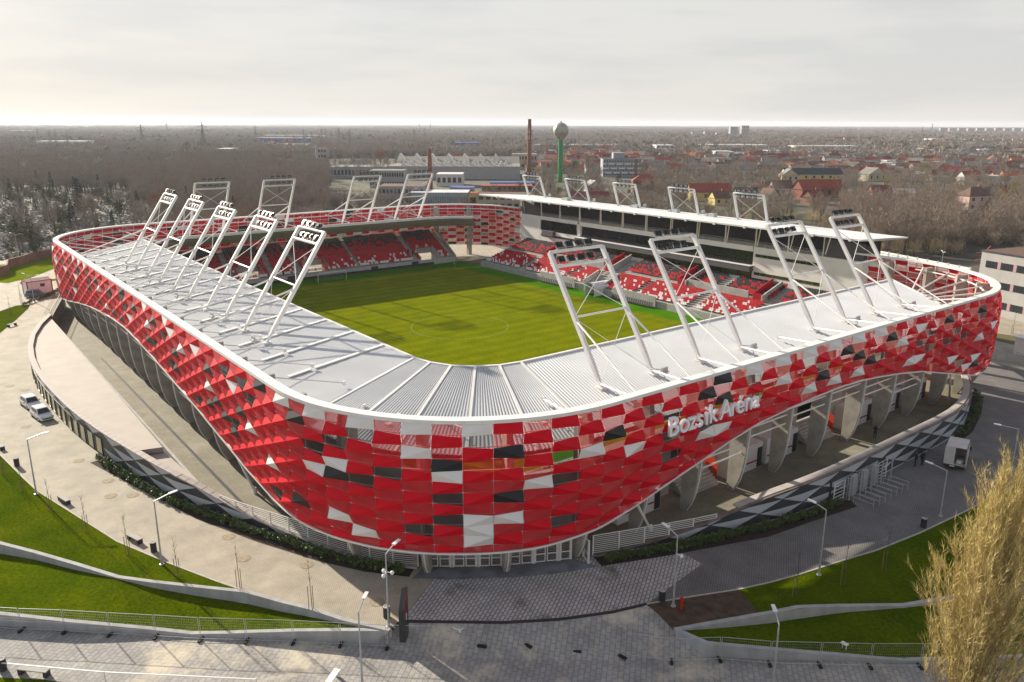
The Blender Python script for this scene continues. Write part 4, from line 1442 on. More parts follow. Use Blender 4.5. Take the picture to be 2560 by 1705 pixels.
gz0 = min(range(len(lw)), key=lambda i: abs(lw[i].x - 24)) * lwl / (len(lw) - 1)
gz1 = min(range(len(lw)), key=lambda i: abs(lw[i].x + 25.5)) * lwl / (len(lw) - 1)
pav, pav_body = perimeter(lw, lwl, 'curved dark wall with light triangle tiles and shop windows under the white flat roof, left', 1.2, [(gz0, gz1, 2.12)])
per, per_body = perimeter(rw, rwl, 'curved dark wall with light triangle tiles beside the parked box truck, right', .4)
# shop windows of the left pavilion
s = gz1
k = 0
while s > gz0 + 2:
    w_ = 1.9 if k % 2 == 0 else .55
    a, b = wall_at(lw, lwl, s), wall_at(lw, lwl, s - w_)
    mb = MB()
    p, q = a[0] + a[2] * .05, b[0] + b[2] * .05
    mb.poly([(p.x, p.y, .12), (q.x, q.y, .12), (q.x, q.y, 2.08), (p.x, p.y, 2.08)])
    wo = mb.build('shop_window', MT['glass_shop'] if k % 2 == 0 else MT['glass'], pav)
    if wo.data.polygons[0].normal.dot(a[2]) < 0: wo.data.flip_normals()
    mb = MB()
    for e in (p, q): mb.bar((e.x, e.y, 0.02), (e.x, e.y, 2.1), .11)
    mb.bar((p.x, p.y, 2.1), (q.x, q.y, 2.1), .1); mb.bar((p.x, p.y, .07), (q.x, q.y, .07), .1)
    mb.build('frame', MT['dark'], wo)
    s -= w_ + .12
    k += 1
# coping stones on the left wall, each a piece of its own
cs_m = MB(); cs_m.box((0, 0, .05), (1.14, .72, .14))
cs_o = cs_m.build('coping_stone', MT['coping'], None); cs_me = cs_o.data; bpy.data.objects.remove(cs_o)
nst = int(lwl / 1.18)
for k in range(nst):
    p, d, n = wall_at(lw, lwl, (k + .5) * lwl / nst)
    p2, _, _ = wall_at(lw, lwl, (k + 1) * lwl / nst); p1, _, _ = wall_at(lw, lwl, k * lwl / nst)
    o = add_obj('coping_stone', cs_me, pav)
    o.location = p - n * .2
    o.rotation_euler = (0, -math.atan2(p2.z - p1.z, (p2 - p1).length), math.atan2(d.y, d.x))
mb = MB(); mb2 = MB()
for k in range(len(rw) - 1):
    a, _, n = wall_at(rw, rwl, rwl * k / (len(rw) - 1)); b, _, n2 = wall_at(rw, rwl, rwl * (k + 1) / (len(rw) - 1))
    if a.z > 1.9:
        mb.bar(a - n * .1 + Vector((0, 0, .06)), b - n2 * .1 + Vector((0, 0, .06)), .30, .10); mb2.bar(a - n * .65 + Vector((0, 0, .10)), b - n2 * .65 + Vector((0, 0, .10)), .8, .14)
    else:
        mb.bar(a - n * .2 + Vector((0, 0, .05)), b - n2 * .2 + Vector((0, 0, .05)), .46, .10)
mb.build('coping', MT['coping_brown'], per); mb2.build('wide_coping', MT['coping'], per)
# white flat roof of the pavilion, in two levels
poly = []
for p in lw:
    if p.x > -33.9: poly.append((p.x, p.y))
inner = [(-33.9, 62.2), (41.0, 61.7)]
ins = []
for p in lw:
    _, _, n = wall_at(lw, lwl, 0)
    if p.x > -33.9:
        q, d, n = wall_at(lw, lwl, lw.index(p) * lwl / (len(lw) - 1))
        ins.append(((q - n * .42).x, (q - n * .42).y))
rp_ = [q for q in ins if q[1] > 62.4] + inner
mb = MB(); mb.prism(rp_, 2.2, 2.78)
fr = mb.build('flat_roof', mat('cream_roof_membrane', (0.40, 0.365, 0.32), .8, .05, .5), pav); fix_normals(fr)
poly = [((lw[i]).x, (lw[i]).y) for i in range(len(lw)) if -47.2 < lw[i].x < -33.0]
poly = [(x - .1, y - .55) for x, y in poly if y - .55 > 61.0]
mb = MB(); mb.prism(poly + [(-47.0, 61.0), (-33.0, 62.1)], .8, [2.05 - max(0, (-38 - x)) * .02 for x, y in poly] + [1.3, 2.1])
lr = mb.build('lower_roof', fr.data.materials[0], pav); fix_normals(lr)
mb = MB(); mb.prism([(-47, 60.9), (41, 61.6), (41, 61.9), (-47, 61.2)], 0, [1.2, 2.6, 2.6, 1.2]); mb.build('back_wall', MT['concrete_light'], pav)
# end wall with railing closing the concourse at the far left
e0, e1 = Vector((42.5, 61.5, 0)), Vector((63.5, 56.0, 0))
mb = MB(); mb.bar(e0 + Vector((0, 0, 1.3)), e1 + Vector((0, 0, 1.3)), .3, 2.6); mb.build('end_wall', MT['concrete'], pav)
mb = MB()
for k in range(12):
    p = e0.lerp(e1, k / 11); mb.bar(p + Vector((0, 0, 2.6)), p + Vector((0, 0, 3.7)), .06)
mb.bar(e0 + Vector((0, 0, 3.7)), e1 + Vector((0, 0, 3.7)), .06); mb.build('railing', MT['steel_grey'], pav)

# ---- bar fences on the low ends of the wall
def bar_fence(W, length, s0, s1, ztop, label, n):
    root = empty('bar_fence', (0, 0, 0)); tag(root, label, 'fence')
    pts = []
    for k in range(n + 1):
        p, d, nn = wall_at(W, length, s0 + (s1 - s0) * k / n)
        pts.append(p - nn * .2)
    for p in pts:
        if ztop - p.z < .12: continue
        mb = MB(); mb.bar((p.x, p.y, p.z), (p.x, p.y, ztop + .04), .09, .09); mb.build('post', MT['steel_white'], root)
    for j in range(11):
        z = ztop - .19 * j
        mb = MB()
        for a, b in zip(pts[:-1], pts[1:]):
            if z < max(a.z, b.z) + .06: continue
            mb.bar((a.x, a.y, z), (b.x, b.y, z), .045 if j else .07)
        if mb.f: mb.build('rail', MT['steel_white'], root)
    return root
def s_at_px(W, length, px, py, z):
    p = gp(px, py, z)
    return min(range(len(W)), key=lambda i: (W[i] - p).length) * length / (len(W) - 1)
bar_fence(lw, lwl, s_at_px(lw, lwl, 510, 1225, 2.1), lwl, 2.02, 'low silver bar fence left of the entrance gates, above the hedge', 11)
bar_fence(rw, rwl, 0, s_at_px(rw, rwl, 1853, 1274, 2.0), 2.02, 'tapering silver bar fence right of the entrance gates', 6)

# ---- entrance gates under the red corner
def gate(p, q, label, h=2.15, leaves=2):
    root = empty('entrance_gate', (p.x, p.y, 0)); root.location = (0, 0, 0)
    tag(root, label, 'gate', 'white entrance gates under the red corner')
    d = (q - p); L = d.length; d.normalize()
    for e in (p, q):
        mb = MB(); mb.bar((e.x, e.y, 0), (e.x, e.y, h + .12), .12); mb.build('post', MT['steel_white'], root)
    for k in range(leaves):
        a, b = p + d * (L * k / leaves + .1), p + d * (L * (k + 1) / leaves - .1)
        mb = MB()
        for e in (a, b): mb.bar((e.x, e.y, .08), (e.x, e.y, h), .08)
        for z in (.12, .85, h): mb.bar((a.x, a.y, z), (b.x, b.y, z), .08)
        lf = mb.build('leaf', MT['steel_white'], root)
        mb = MB()
        for j in range(1, 13):
            z = .12 + (h - .12) * j / 13
            mb.bar((a.x, a.y, z), (b.x, b.y, z), .025)
        mb.build('bars', MT['steel_grey'], lf)
    return root
gx = [1065, 1130, 1195, 1258]; gy = [1418, 1418, 1417, 1415]
names = ['leftmost', 'second', 'third', 'fourth', 'fifth', 'rightmost single']
gi = 0
for k in range(3):
    gate(gp(gx[k] + 3, gy[k]), gp(gx[k + 1] - 3, gy[k + 1]), names[gi] + ' of the white steel entrance gates below the red corner'); gi += 1
for a, b, n_ in (((1272, 1414), (1332, 1408.5), 2), ((1336, 1408), (1394, 1402), 2), ((1399, 1401.5), (1427, 1398), 1)):
    gate(gp(*a), gp(*b), names[gi] + ' of the white steel entrance gates below the red corner', leaves=n_); gi += 1
gate(gp(1458, 1392), gp(1471, 1409), 'white single gate leaf standing open beside the tapering bar fence', leaves=1)

# ---- turnstile entrance in the right wall
ent = empty('turnstile_entrance', (0, 0, 0)); tag(ent, 'grey steel turnstiles and queue rails at the side entrance', 'turnstile')
def sidep(s, off): 
    p, d, n = wall_at(rw, rwl, s); return Vector((p.x, p.y, 0)) + n * off
sE = s_at_px(rw, rwl, 2110, 1172, 3.05)
for k in range(5):
    s_ = sE + 2.1 * k
    p = sidep(s_, 1.1)
    mb = MB(); mb.bar((p.x, p.y, 0), (p.x, p.y, 2.5), .12); mb.build('post', MT['steel_grey'], ent)
for k in range(3):
    s_ = sE + .6 + 2.1 * k
    p = sidep(s_, .5)
    mb = MB(); mb.lathe((p.x, p.y, 0), [(.06, 0), (.06, 2.2)], 8)
    for a in range(0, 360, 60):
        for z in np.arange(.3, 2.1, .22):
            mb.bar((p.x, p.y, float(z)), (p.x + .7 * math.cos(rad(a)), p.y + .7 * math.sin(rad(a)), float(z)), .035)
    mb.build('turnstile_rotor', MT['steel_grey'], ent)
    b = sidep(s_ + .95, .6); mb = MB(); mb.box((b.x, b.y, 1.1), (.35, 1.0, 2.2), 0); mb.build('cabinet', MT['steel_grey'], ent)
for k in range(7):
    s_ = sE + .2 + 1.15 * k
    a, b = sidep(s_, 1.5), sidep(s_, 3.6)
    mb = MB(); mb.tube((a.x, a.y, .95), (b.x, b.y, .95), .035, 6); mb.tube((a.x, a.y, .5), (b.x, b.y, .5), .03, 6)
    for e in (a, b): mb.tube((e.x, e.y, 0), (e.x, e.y, .97), .035, 6)
    mb.build('queue_rail', MT['steel_grey'], ent)
for s_, nm in ((sE - .9, 0), (sE + 7.6, 1)):
    a, b = sidep(s_ - .9, .5), sidep(s_ + .9, .5)
    mb = MB()
    for e in (a, b): mb.bar((e.x, e.y, 0), (e.x, e.y, 2.1), .08)
    for z in np.arange(.2, 2.2, .38): mb.bar((a.x, a.y, float(z)), (b.x, b.y, float(z)), .05)
    mb.build('side_gate', MT['steel_white'], ent)
# dark recess behind the turnstiles
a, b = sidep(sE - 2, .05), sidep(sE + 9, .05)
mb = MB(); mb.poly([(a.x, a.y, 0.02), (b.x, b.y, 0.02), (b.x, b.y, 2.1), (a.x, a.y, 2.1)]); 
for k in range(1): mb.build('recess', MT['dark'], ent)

# ---- planting beds and shrubs
bedL = P2([(225.5, 1156.7), (334, 1215), (489, 1296.6), (640, 1353.7), (803, 1405), (911.7, 1429.8), (1023, 1443), (1035, 1421.6)])
i0 = min(range(len(lw)), key=lambda i: abs(lw[i].x + 25.5))
inn_ = [(lw[i].x, lw[i].y) for i in range(len(lw) - 1, i0, -1)]
struct(sheet('planting_bed', [(p.x, p.y) for p in bedL] + inn_, MT['soil'], z=.03))
bedR = P2([(1504, 1416), (1682, 1387.7), (1920, 1342.8), (2028.7, 1304.8), (2142.8, 1266.7), (2125, 1251)])
j1 = s_at_px(rw, rwl, 2080, 1188, 3.05) / rwl * (len(rw) - 1)
struct(sheet('planting_bed', [(p.x, p.y) for p in bedR] + [(rw[i].x, rw[i].y) for i in range(int(j1), -1, -1)], MT['soil'], z=.03))
bedT = P2([(2432, 988), (2459, 991), (2454, 1033), (2432, 1079), (2395, 1110), (2372, 1108), (2400, 1060), (2425, 1020)])
struct(sheet('planting_bed', [(p.x, p.y) for p in bedT], MT['soil'], z=.03))
MT['leaf_shrub'] = mat('laurel_leaf', (0.035, 0.075, 0.018), .5, 0, 3.0, col2=(0.11, 0.15, 0.03), spec=.4)
def leaf_blob(mb, c, r, n, size, r_, flat=1.0, mi=0):
    for _ in range(n):
        u = Vector((r_.gauss(0, 1), r_.gauss(0, 1), r_.gauss(0, 1))).normalized() * (r * r_.random() ** .45)
        p = Vector(c) + Vector((u.x, u.y, u.z * flat))
        a = Vector((r_.gauss(0, 1), r_.gauss(0, 1), r_.gauss(0, 1))).normalized()
        b = a.cross(Vector((r_.gauss(0, 1), r_.gauss(0, 1), r_.gauss(0, 1)))).normalized()
        s_ = size * r_.uniform(.6, 1.3)
        mb.mesh([p - a * s_ * .5, p + b * s_ * .3, p + a * s_ * .5, p - b * s_ * .3], [(0, 1, 2, 3)], mi)
shr = []
for v in range(4):
    mb = MB(); r_ = random.Random(40 + v)
    for _ in range(7): leaf_blob(mb, (r_.uniform(-.3, .3), r_.uniform(-.3, .3), r_.uniform(.18, .62)), .26, 34, .17, r_)
    for _ in range(4): mb.bar((0, 0, 0), (r_.uniform(-.25, .25), r_.uniform(-.25, .25), .6), .02)
    o = mb.build('shrub', MT['leaf_shrub']); shr.append(o.data); bpy.data.objects.remove(o)
def hedge(P, n, label, group):
    P = resample([Vector(p) for p in P], n)
    for k, p in enumerate(P):
        o = add_obj('shrub', shr[k % 4])
        o.location = (p.x + rng.uniform(-.12, .12), p.y + rng.uniform(-.12, .12), .03)
        o.rotation_euler = (0, 0, rng.uniform(0, 6.28)); s_ = rng.uniform(.85, 1.2); o.scale = (s_, s_, s_ * rng.uniform(.9, 1.15))
        tag(o, label, 'shrub', group)
def off_line(W, length, s0, s1, off, n=14):
    o = []
    for k in range(n):
        p, d, nn = wall_at(W, length, s0 + (s1 - s0) * k / (n - 1)); q = p + nn * off; o.append(Vector((q.x, q.y, 0)))
    return o
hedge(off_line(lw, lwl, i0 * lwl / (len(lw) - 1) + .6, lwl - 1.2, .85), 66, 'low green laurel shrub in the bed under the left triangle-tiled wall', 'laurel shrubs along the left wall')
hedge(off_line(rw, rwl, 1.0, s_at_px(rw, rwl, 2075, 1190, 3.05), 1.0), 46, 'low green laurel shrub in the shaded bed right of the gates', 'laurel shrubs along the right wall')
hedge(P2([(2440, 985), (2447, 1010), (2438, 1045), (2418, 1075), (2395, 1092)]), 16, 'low shrub in the dark bed behind the box truck', 'shrubs behind the box truck')
hedge(P2([(60, 765), (80, 757), (105, 748), (130, 738), (150, 728)]), 16, 'shrub in the dark bed beside the parked blue-grey car', 'shrubs near the container')
# ================================================================== street furniture
def z_on_vertical(base, py):
    lo, hi = base.z, base.z + 40
    f_ = lambda z: (lambda d: 852.5 - FPX * d.dot(UP) / d.dot(fwd))(Vector((base.x, base.y, z)) - CAM_POS)
    for _ in range(50):
        m_ = (lo + hi) / 2
        if f_(m_) > py: lo = m_
        else: hi = m_
    return (lo + hi) / 2
def lamp(base, top_y, head, label, z=0.0, double=False, balls=False, height=None):
    b = gp(base[0], base[1], z)
    zt = z_on_vertical(b, top_y) if height is None else z + height
    root = empty('street_lamp', b); tag(root, label, 'street lamp', 'grey street lamps')
    h = zt - z
    mb = MB(); mb.tube((0, 0, 0), (0, 0, h), .085, 8, r2=.05); mb.lathe((0, 0, 0), [(.22, 0), (.22, .05), (.11, .08), (.10, .5)], 8); mb.build('pole', MT['steel_grey'], root)
    hd = gp(head[0], head[1], zt + .35)
    d = Vector((hd.x - b.x, hd.y - b.y, 0))
    L = min(max(d.length, 1.0), 1.9)
    d.normalize()
    for sgn in ((1, -1) if double else (1,)):
        e = d * (L * sgn) + Vector((0, 0, h + .35))
        mb = MB(); mb.tube((0, 0, h - .02), e, .05, 6); mb.build('arm', MT['steel_grey'], root)
        mb = MB(); mb.bar(e - d * sgn * .1, e + d * sgn * .62 + Vector((0, 0, .1)), .30, .09, w2=.26, h2=.06); mb.build('lamp_head', MT['white_paint'], root)
    if balls:
        for a in ((0, 120, 240) if balls == 3 else (200,)):
            mb = MB(); c = (.42 * math.cos(rad(a)), .42 * math.sin(rad(a)), h * .74)
            mb.lathe((c[0], c[1], c[2] - .16), [(.02, 0), (.12, .05), (.16, .16), (.12, .27), (.02, .32)], 10); mb.bar((0, 0, c[2] + .1), c, .05); mb.build('camera_dome', MT['white_paint'], root)
    return root
lamp((91, 1235), 1098, (105, 1084), 'slim grey street lamp on the left lawn edge, nearest the white cars')
lamp((405, 1411), 1253, (425, 1233), 'slim grey street lamp between litter bin and saplings on the left lawn')
lamp((972, 1566), 1385, (985, 1360), 'grey street lamp with three white camera domes beside the black totem sign', balls=3)
lamp((1683, 1515), 1340, (1672, 1318), 'grey street lamp with one camera dome behind the red hydrant', balls=1)
lamp((2047, 1437), 1275, (2037, 1256), 'grey street lamp on the right lawn edge opposite the hedge')
lamp((1932, 1712), 1560, (1938, 1527), 'pale street lamp at the bottom of the picture left of the poplar', z=ZR)
lamp((906, 1712), 1530, (910, 1495), 'pale street lamp at the bottom of the picture in front of the mesh fence', z=ZR)
lamp((2350, 1290), 1177, (2330, 1159), 'grey street lamp in front of the box truck, rising behind the poplar')
lamp((2526, 1190), 1073, (2495, 1062), 'grey street lamp at the right picture edge beyond the box truck')
lamp((86, 756), 690, (94, 688), 'double-armed street lamp beside the blue-grey car', double=True)
lamp((49, 659), 587, (56, 586), 'double-armed street lamp by the cemetery wall on the far left', double=True)
lamp((2476, 826), 738, (2493, 735), 'thin street lamp on the square behind the right corner of the stadium')
lamp((2352, 676), 632, (2362, 630), 'double-armed street lamp in front of the white noise barrier', double=True)

def litter_bin(px, py, label, z=0.0):
    p = gp(px, py, z)
    mb = MB(); mb.lathe((0, 0, 0), [(.24, 0), (.27, .04), (.27, .92), (.24, .95), (.15, .95), (.14, .80), (.02, .78)], 16)
    root = empty('litter_bin', p); tag(root, label, 'litter bin', 'black cylinder litter bins')
    mb.build('drum', MT['dark'], root)
    mb = MB(); mb.lathe((0, 0, .945), [(.265, 0), (.265, .02), (.16, .025), (.16, .0)], 16); mb.build('rim', MT['concrete_light'], root)
litter_bin(43, 1165, 'grey litter bin at the lawn edge near the far left street lamp')
litter_bin(385, 1379, 'grey litter bin beside the bench on the left lawn edge')
litter_bin(967, 1543, 'black litter bin at the foot of the lamp with three camera domes')
litter_bin(1655, 1502, 'dark litter bin on the shaded path left of the red hydrant')
litter_bin(2308, 1318, 'dark litter bin just left of the poplar crown')
litter_bin(8, 1675, 'litter bin left of the bench at the bottom left corner', ZR)
litter_bin(128, 724, 'black bollard bin next to the white container')
def bench(a, b, label, z=0.0, open_=False):
    p, q = gp(*a, z), gp(*b, z)
    c = (p + q) / 2; d = q - p; L = d.length
    root = empty('bench', c, math.atan2(d.y, d.x)); tag(root, label, 'bench', 'concrete and steel benches')
    mb = MB(); mb.box((0, 0, .45), (L, .5, .07)); mb.build('seat', MT['concrete_light'], root)
    if open_:
        for s_ in (-1, 1):
            mb = MB(); mb.box((s_ * (L / 2 - .14), 0, .21), (.26, .46, .42)); mb.build('leg', MT['dark'], root)
    else:
        mb = MB(); mb.box((0, 0, .21), (L - .08, .46, .42)); mb.build('plinth', MT['dark'], root)
bench((150, 1248), (172, 1262), 'pale block bench on the left path edge opposite the shrub bed')
bench((323, 1345), (352, 1360), 'open-sided bench behind a staked sapling on the left path edge', open_=True)
bench((50, 1682), (122, 1690), 'open-sided bench at the bottom left corner of the picture', ZR, True)
bench((20, 818), (40, 812), 'dark bench beside the wedge of lawn at the far left', 0, True)
bench((0, 1120), (8, 1126), 'bench end at the left picture edge above the lawn', 0)
# red hydrant
h = empty('fire_hydrant', gp(1703, 1523)); tag(h, 'red fire hydrant standing on bare soil beside the street lamp', 'hydrant')
red_m = mat('hydrant_red', (0.55, 0.01, 0.012), .35, .05, 2)
mb = MB(); mb.lathe((0, 0, 0), [(.10, 0), (.10, .75), (.15, .78), (.15, .98), (.12, 1.05), (.04, 1.1)], 12); mb.build('body', red_m, h)
for s_ in (-1, 1):
    mb = MB(); mb.tube((0, 0, .88), (s_ * .2, 0, .88), .06, 8); mb.build('outlet', red_m, h)
# totem sign
tp = gp(1008, 1578, 0)
t = empty('totem_sign', tp, rad(-38)); tag(t, 'tall black totem sign with red slanted top beside the ramp', 'sign')
mb = MB(); mb.prism([(-.55, -.22), (.55, -.35), (.62, .1), (-.5, .22)], -.6, [2.2, 3.5, 3.3, 2.0]); o = mb.build('pylon', MT['dark'], t); fix_normals(o)
mb = MB(); mb.mesh([(-.555, -.23, 1.35), (-.555, -.23, 2.2), (.55, -.36, 3.5), (.35, -.337, 2.7)], [(0, 3, 2, 1)]); mb.build('red_field', MT['red_board'], t)
mb = MB()
for k in range(14):
    a0, a1 = 2 * math.pi * k / 14, 2 * math.pi * (k + 1) / 14
    mb.bar((-.05 + .2 * math.cos(a0), -.30, 1.3 + .26 * math.sin(a0)), (-.05 + .2 * math.cos(a1), -.30, 1.3 + .26 * math.sin(a1)), .03)
mb.build('emblem', MT['white_paint'], t)
# mesh fence panels on feet
def fence_panel(p, q, label, group, h=2.0):
    c = (p + q) / 2; d = q - p; L = d.length - .12
    root = empty('mesh_fence_panel', c, math.atan2(d.y, d.x)); tag(root, label, 'fence panel', group)
    mb = MB()
    for x in (-L / 2, L / 2): mb.tube((x, 0, .1), (x, 0, h), .022, 6)
    for z in (.18, h): mb.tube((-L / 2, 0, z), (L / 2, 0, z), .02, 6)
    mb.build('frame', MT['steel_grey'], root)
    mb = MB()
    for k in range(1, 24): mb.bar((-L / 2 + L * k / 24, 0, .2), (-L / 2 + L * k / 24, 0, h), .004)
    for k in range(1, 8): mb.bar((-L / 2, 0, .18 + (h - .18) * k / 8), (L / 2, 0, .18 + (h - .18) * k / 8), .004)
    w = mb.build('wire_mesh', MT['steel_grey'], root)
    mb = MB(); mb.box((L / 2 + .06, 0, .07), (.22, .68, .14)); mb.build('foot_block', MT['rubber'], root)
LF = [(-62, 1570), (54, 1577), (163, 1581), (276, 1588), (390, 1594), (502, 1601), (617, 1604), (734, 1608), (852, 1614), (968, 1620), (1086, 1623)]
PF = [gp(a, b, ZR) for a, b in LF]
ords = ['first', 'second', 'third', 'fourth', 'fifth', 'sixth', 'seventh', 'eighth', 'ninth', 'tenth']
for k in range(len(PF) - 1):
    fence_panel(PF[k], PF[k + 1], ords[k] + ' mesh fence panel from the left in front of the lower left lawn wall', 'mesh fence panels on the left')
RF = [(1560, 1640), (1679, 1656), (1799, 1651), (1924, 1662), (2049, 1665), (2175, 1668), (2300, 1668), (2420, 1668), (2542, 1664), (2660, 1660)]
PF = [gp(a, b, ZR if k else ZR) for k, (a, b) in enumerate(RF)]
for k in range(len(PF) - 1):
    fence_panel(PF[k], PF[k + 1], ords[k] + ' mesh fence panel counted from the ramp in front of the lower right lawn wall', 'mesh fence panels on the right')
for k, (a, b, r) in enumerate(((1205, 1618, .6), (1320, 1617, .1), (1441, 1632, .7), (1556, 1645, 0))):
    p = gp(a, b, ZR + .35 if b < 1625 else ZR + .08); mb = MB(); mb.box((0, 0, 0), (.72, .24, .14)); mb.box((0, 0, .08), (.5, .12, .05))
    o = mb.build('loose_foot_block', MT['rubber']); o.location = (p.x, p.y, p.z + .1); o.rotation_euler = (0, .1, r)
    tag(o, ['loose black rubber fence foot lying nearest the black totem sign', 'loose rubber fence foot second from the totem sign', 'tilted rubber fence foot lying mid-ramp', 'loose rubber fence foot nearest the right lawn wall'][k], 'fence foot', 'loose fence feet on the ramp')
# long white tape/cable barrier near the bottom edge
mb = MB()
pts = [gp(*q, ZR + .75) for q in ((-20, 1655), (120, 1668), (260, 1680), (640, 1698))]
for a, b in zip(pts[:-1], pts[1:]): mb.bar(a, b, .09, .05)
o = mb.build('barrier_tape', MT['white_paint']); tag(o, 'long white barrier tape strung low along the bottom left street', 'barrier tape')
mb = MB()
for p in (pts[2], pts[3]): mb.bar((p.x, p.y, ZR), (p.x, p.y, ZR + .8), .04)
mb.build('stake', MT['steel_grey'], o)
mb = MB(); p = gp(833, 1704, ZR); mb.box((0, 0, .5), (1.5, .5, .06)); mb.box((-.6, 0, .25), (.08, .4, .5)); mb.box((.6, 0, .25), (.08, .4, .5))
o = mb.build('white_table', MT['white_paint']); o.location = p; o.rotation_euler = (0, 0, rad(-52)); tag(o, 'white slab table cut by the bottom picture edge', 'table')
# white three-armed ground brackets
for (a, b, z, lab) in ((1150, 1580, -.35, 'white three-armed steel bracket on the ramp paving'), (2500, 1645, -.6, 'white three-armed steel bracket beside the lower right lawn wall')):
    p = gp(a, b, z); mb = MB()
    for e in ((.55, .35, .25), (.75, -.25, .05), (.25, -.75, .1)): mb.bar((0, 0, .12), e, .09, .06)
    mb.box((0, 0, .05), (.16, .16, .14))
    o = mb.build('steel_bracket', MT['white_paint']); o.location = p; tag(o, lab, 'bracket')
# small spotlight on the lower right lawn
p = gp(2110, 1622, -.5); mb = MB(); mb.box((0, 0, .45), (.5, .3, .08)); mb.bar((-.15, 0, 0), (-.15, 0, .45), .03); mb.bar((.15, 0, 0), (.15, 0, .45), .03)
o = mb.build('spotlight', MT['white_paint']); o.location = p; tag(o, 'small white spotlight on legs in the lower right lawn', 'spotlight')

# ---- saplings with stakes
def sapling(px, py, h, label, dark=True, z=0.0):
    p = gp(px, py, z)
    root = empty('sapling', p); tag(root, label, 'sapling', 'young staked trees')
    r_ = random.Random(int(px))
    mb = MB(); mb.tube((0, 0, 0), (.05, .03, h * .55), .035, 5, r2=.02); mb.tube((.05, .03, h * .55), (.02, .1, h), .02, 5, r2=.006); mb.build('trunk', MT['bark'], root)
    mb = MB()
    for k in range(14):
        z0 = h * r_.uniform(.45, .95); a = r_.uniform(0, 6.28); l = r_.uniform(.25, .7)
        mb.bar((.04, .05, z0), (.04 + l * .5 * math.cos(a), .05 + l * .5 * math.sin(a), z0 + l), .016, w2=.005, h2=.005)
    mb.build('twigs', MT['bark'], root)
    for k in (0, 1):
        mb = MB(); mb.tube((.22 - .1 * k, .18 - .35 * k, 0), (.22 - .1 * k, .18 - .35 * k, h * .45), .03, 5); mb.build('stake', MT['wood'], root)
for k, (a, b, hh, lab) in enumerate(((9.5, 1187, 3.4, 'bare sapling at the left picture edge'), (58, 1229, 3.2, 'bare sapling just left of the leftmost lawn lamp'), (128, 1278, 3.6, 'bare sapling between the leftmost lamp and the block bench'), (217, 1329, 3.7, 'bare sapling right of the block bench'), (322, 1388, 4.0, 'staked sapling in front of the open bench'), (446, 1442, 3.7, 'staked sapling right of the second left lamp'), (600.5, 1473, 4.0, 'staked sapling where the left lawn narrows to a point'), (781, 1525, 4.6, 'staked sapling behind the upper left wall near the totem sign'), (1990, 1492, 4.8, 'staked sapling on the right lawn nearest the bare soil'), (2110, 1465, 4.6, 'staked sapling in the middle of the right lawn'), (2213, 1430, 4.4, 'staked sapling on the right lawn nearest the poplar'))):
    sapling(a, b, hh, lab)
for k, (a, b) in enumerate(((28, 790), (56, 768), (190 / 5.6 + 20, 755), (2478, 765), (2532, 835))):
    sapling(a, b, 4.2, ['young tree on the wedge lawn at far left', 'young tree in the bed behind the wedge lawn', 'young tree near the blue-grey car', 'young tree on the verge by the white office block', 'young tree on the square at the right edge'][k])

# ---- goal, dugouts, corner flag
g = empty('goal', (54.6, 0, 0)); tag(g, 'white football goal with grey net in front of the far stand', 'goal')
mb = MB()
for y in (-3.66, 3.66): mb.tube((0, y, 0), (0, y, 2.44), .06, 8)
mb.tube((0, -3.66, 2.44), (0, 3.66, 2.44), .06, 8); mb.build('goal_frame', MT['white_paint'], g)
mb = MB()
for y in np.arange(-3.6, 3.7, .36): mb.bar((0.05, float(y), 2.4), (1.9, float(y), .05), .012)
for t_ in np.arange(.05, 1, .09): mb.bar((.05 + 1.85 * t_, -3.6, 2.4 - 2.35 * t_), (.05 + 1.85 * t_, 3.6, 2.4 - 2.35 * t_), .012)
n_ = mb.build('net', MT['steel_grey'], g); n_['kind'] = 'stuff'
for y in (-6.2, 6.2):
    mb = MB(); mb.tube((1.8, y, 0), (1.8, y, 2.2), .03, 6); mb.build('net_post', MT['dark'], g)
def dugout(x0, x1, label):
    root = empty('dugout', ((x0 + x1) / 2, -40.2, 0)); tag(root, label, 'dugout', 'team dugouts'); L = x1 - x0
    n_ = int(L / .62)
    for k in range(n_):
        mb = MB(); x = -L / 2 + (k + .5) * L / n_; w = .25
        mb.mesh([(x - w, .25, .35), (x + w, .25, .35), (x + w, -.25, .40), (x - w, -.25, .40), (x - w, -.3, .4), (x + w, -.3, .4), (x + w, -.5, 1.15), (x - w, -.5, 1.15), (x - w, .25, .2), (x + w, .25, .2), (x + w, -.4, .2), (x - w, -.4, .2)], [(0, 1, 2, 3), (4, 5, 6, 7), (0, 8, 9, 1), (3, 2, 5, 4), (0, 3, 11, 8), (1, 9, 10, 2)])
        mb.box((x, -.15, .1), (.1, .1, .2))
        mb.build('seat', MT['seat_black'], root)
    mb = MB(); mb.box((0, -.9, 1.3), (L + .6, .2, 2.3)); mb.build('back_panel', MT['concrete_light'], root)
dugout(13.5, 25.0, 'row of black dugout seats sunk below the main stand, left of the tunnel canopy')
dugout(-11.5, 0.5, 'row of black dugout seats sunk below the main stand, right of the tunnel canopy')
cf = empty('corner_flag', (52.5, -34, 0)); tag(cf, 'small white corner flag post at the far corner of the pitch', 'corner flag')
mb = MB(); mb.tube((0, 0, 0), (0, 0, 1.6), .025, 6); mb.build('post', MT['white_paint'], cf)
mb = MB(); mb.mesh([(0, 0, 1.6), (0, .4, 1.45), (0, 0, 1.25)], [(0, 1, 2)]); mb.build('flag', MT['white_paint'], cf)
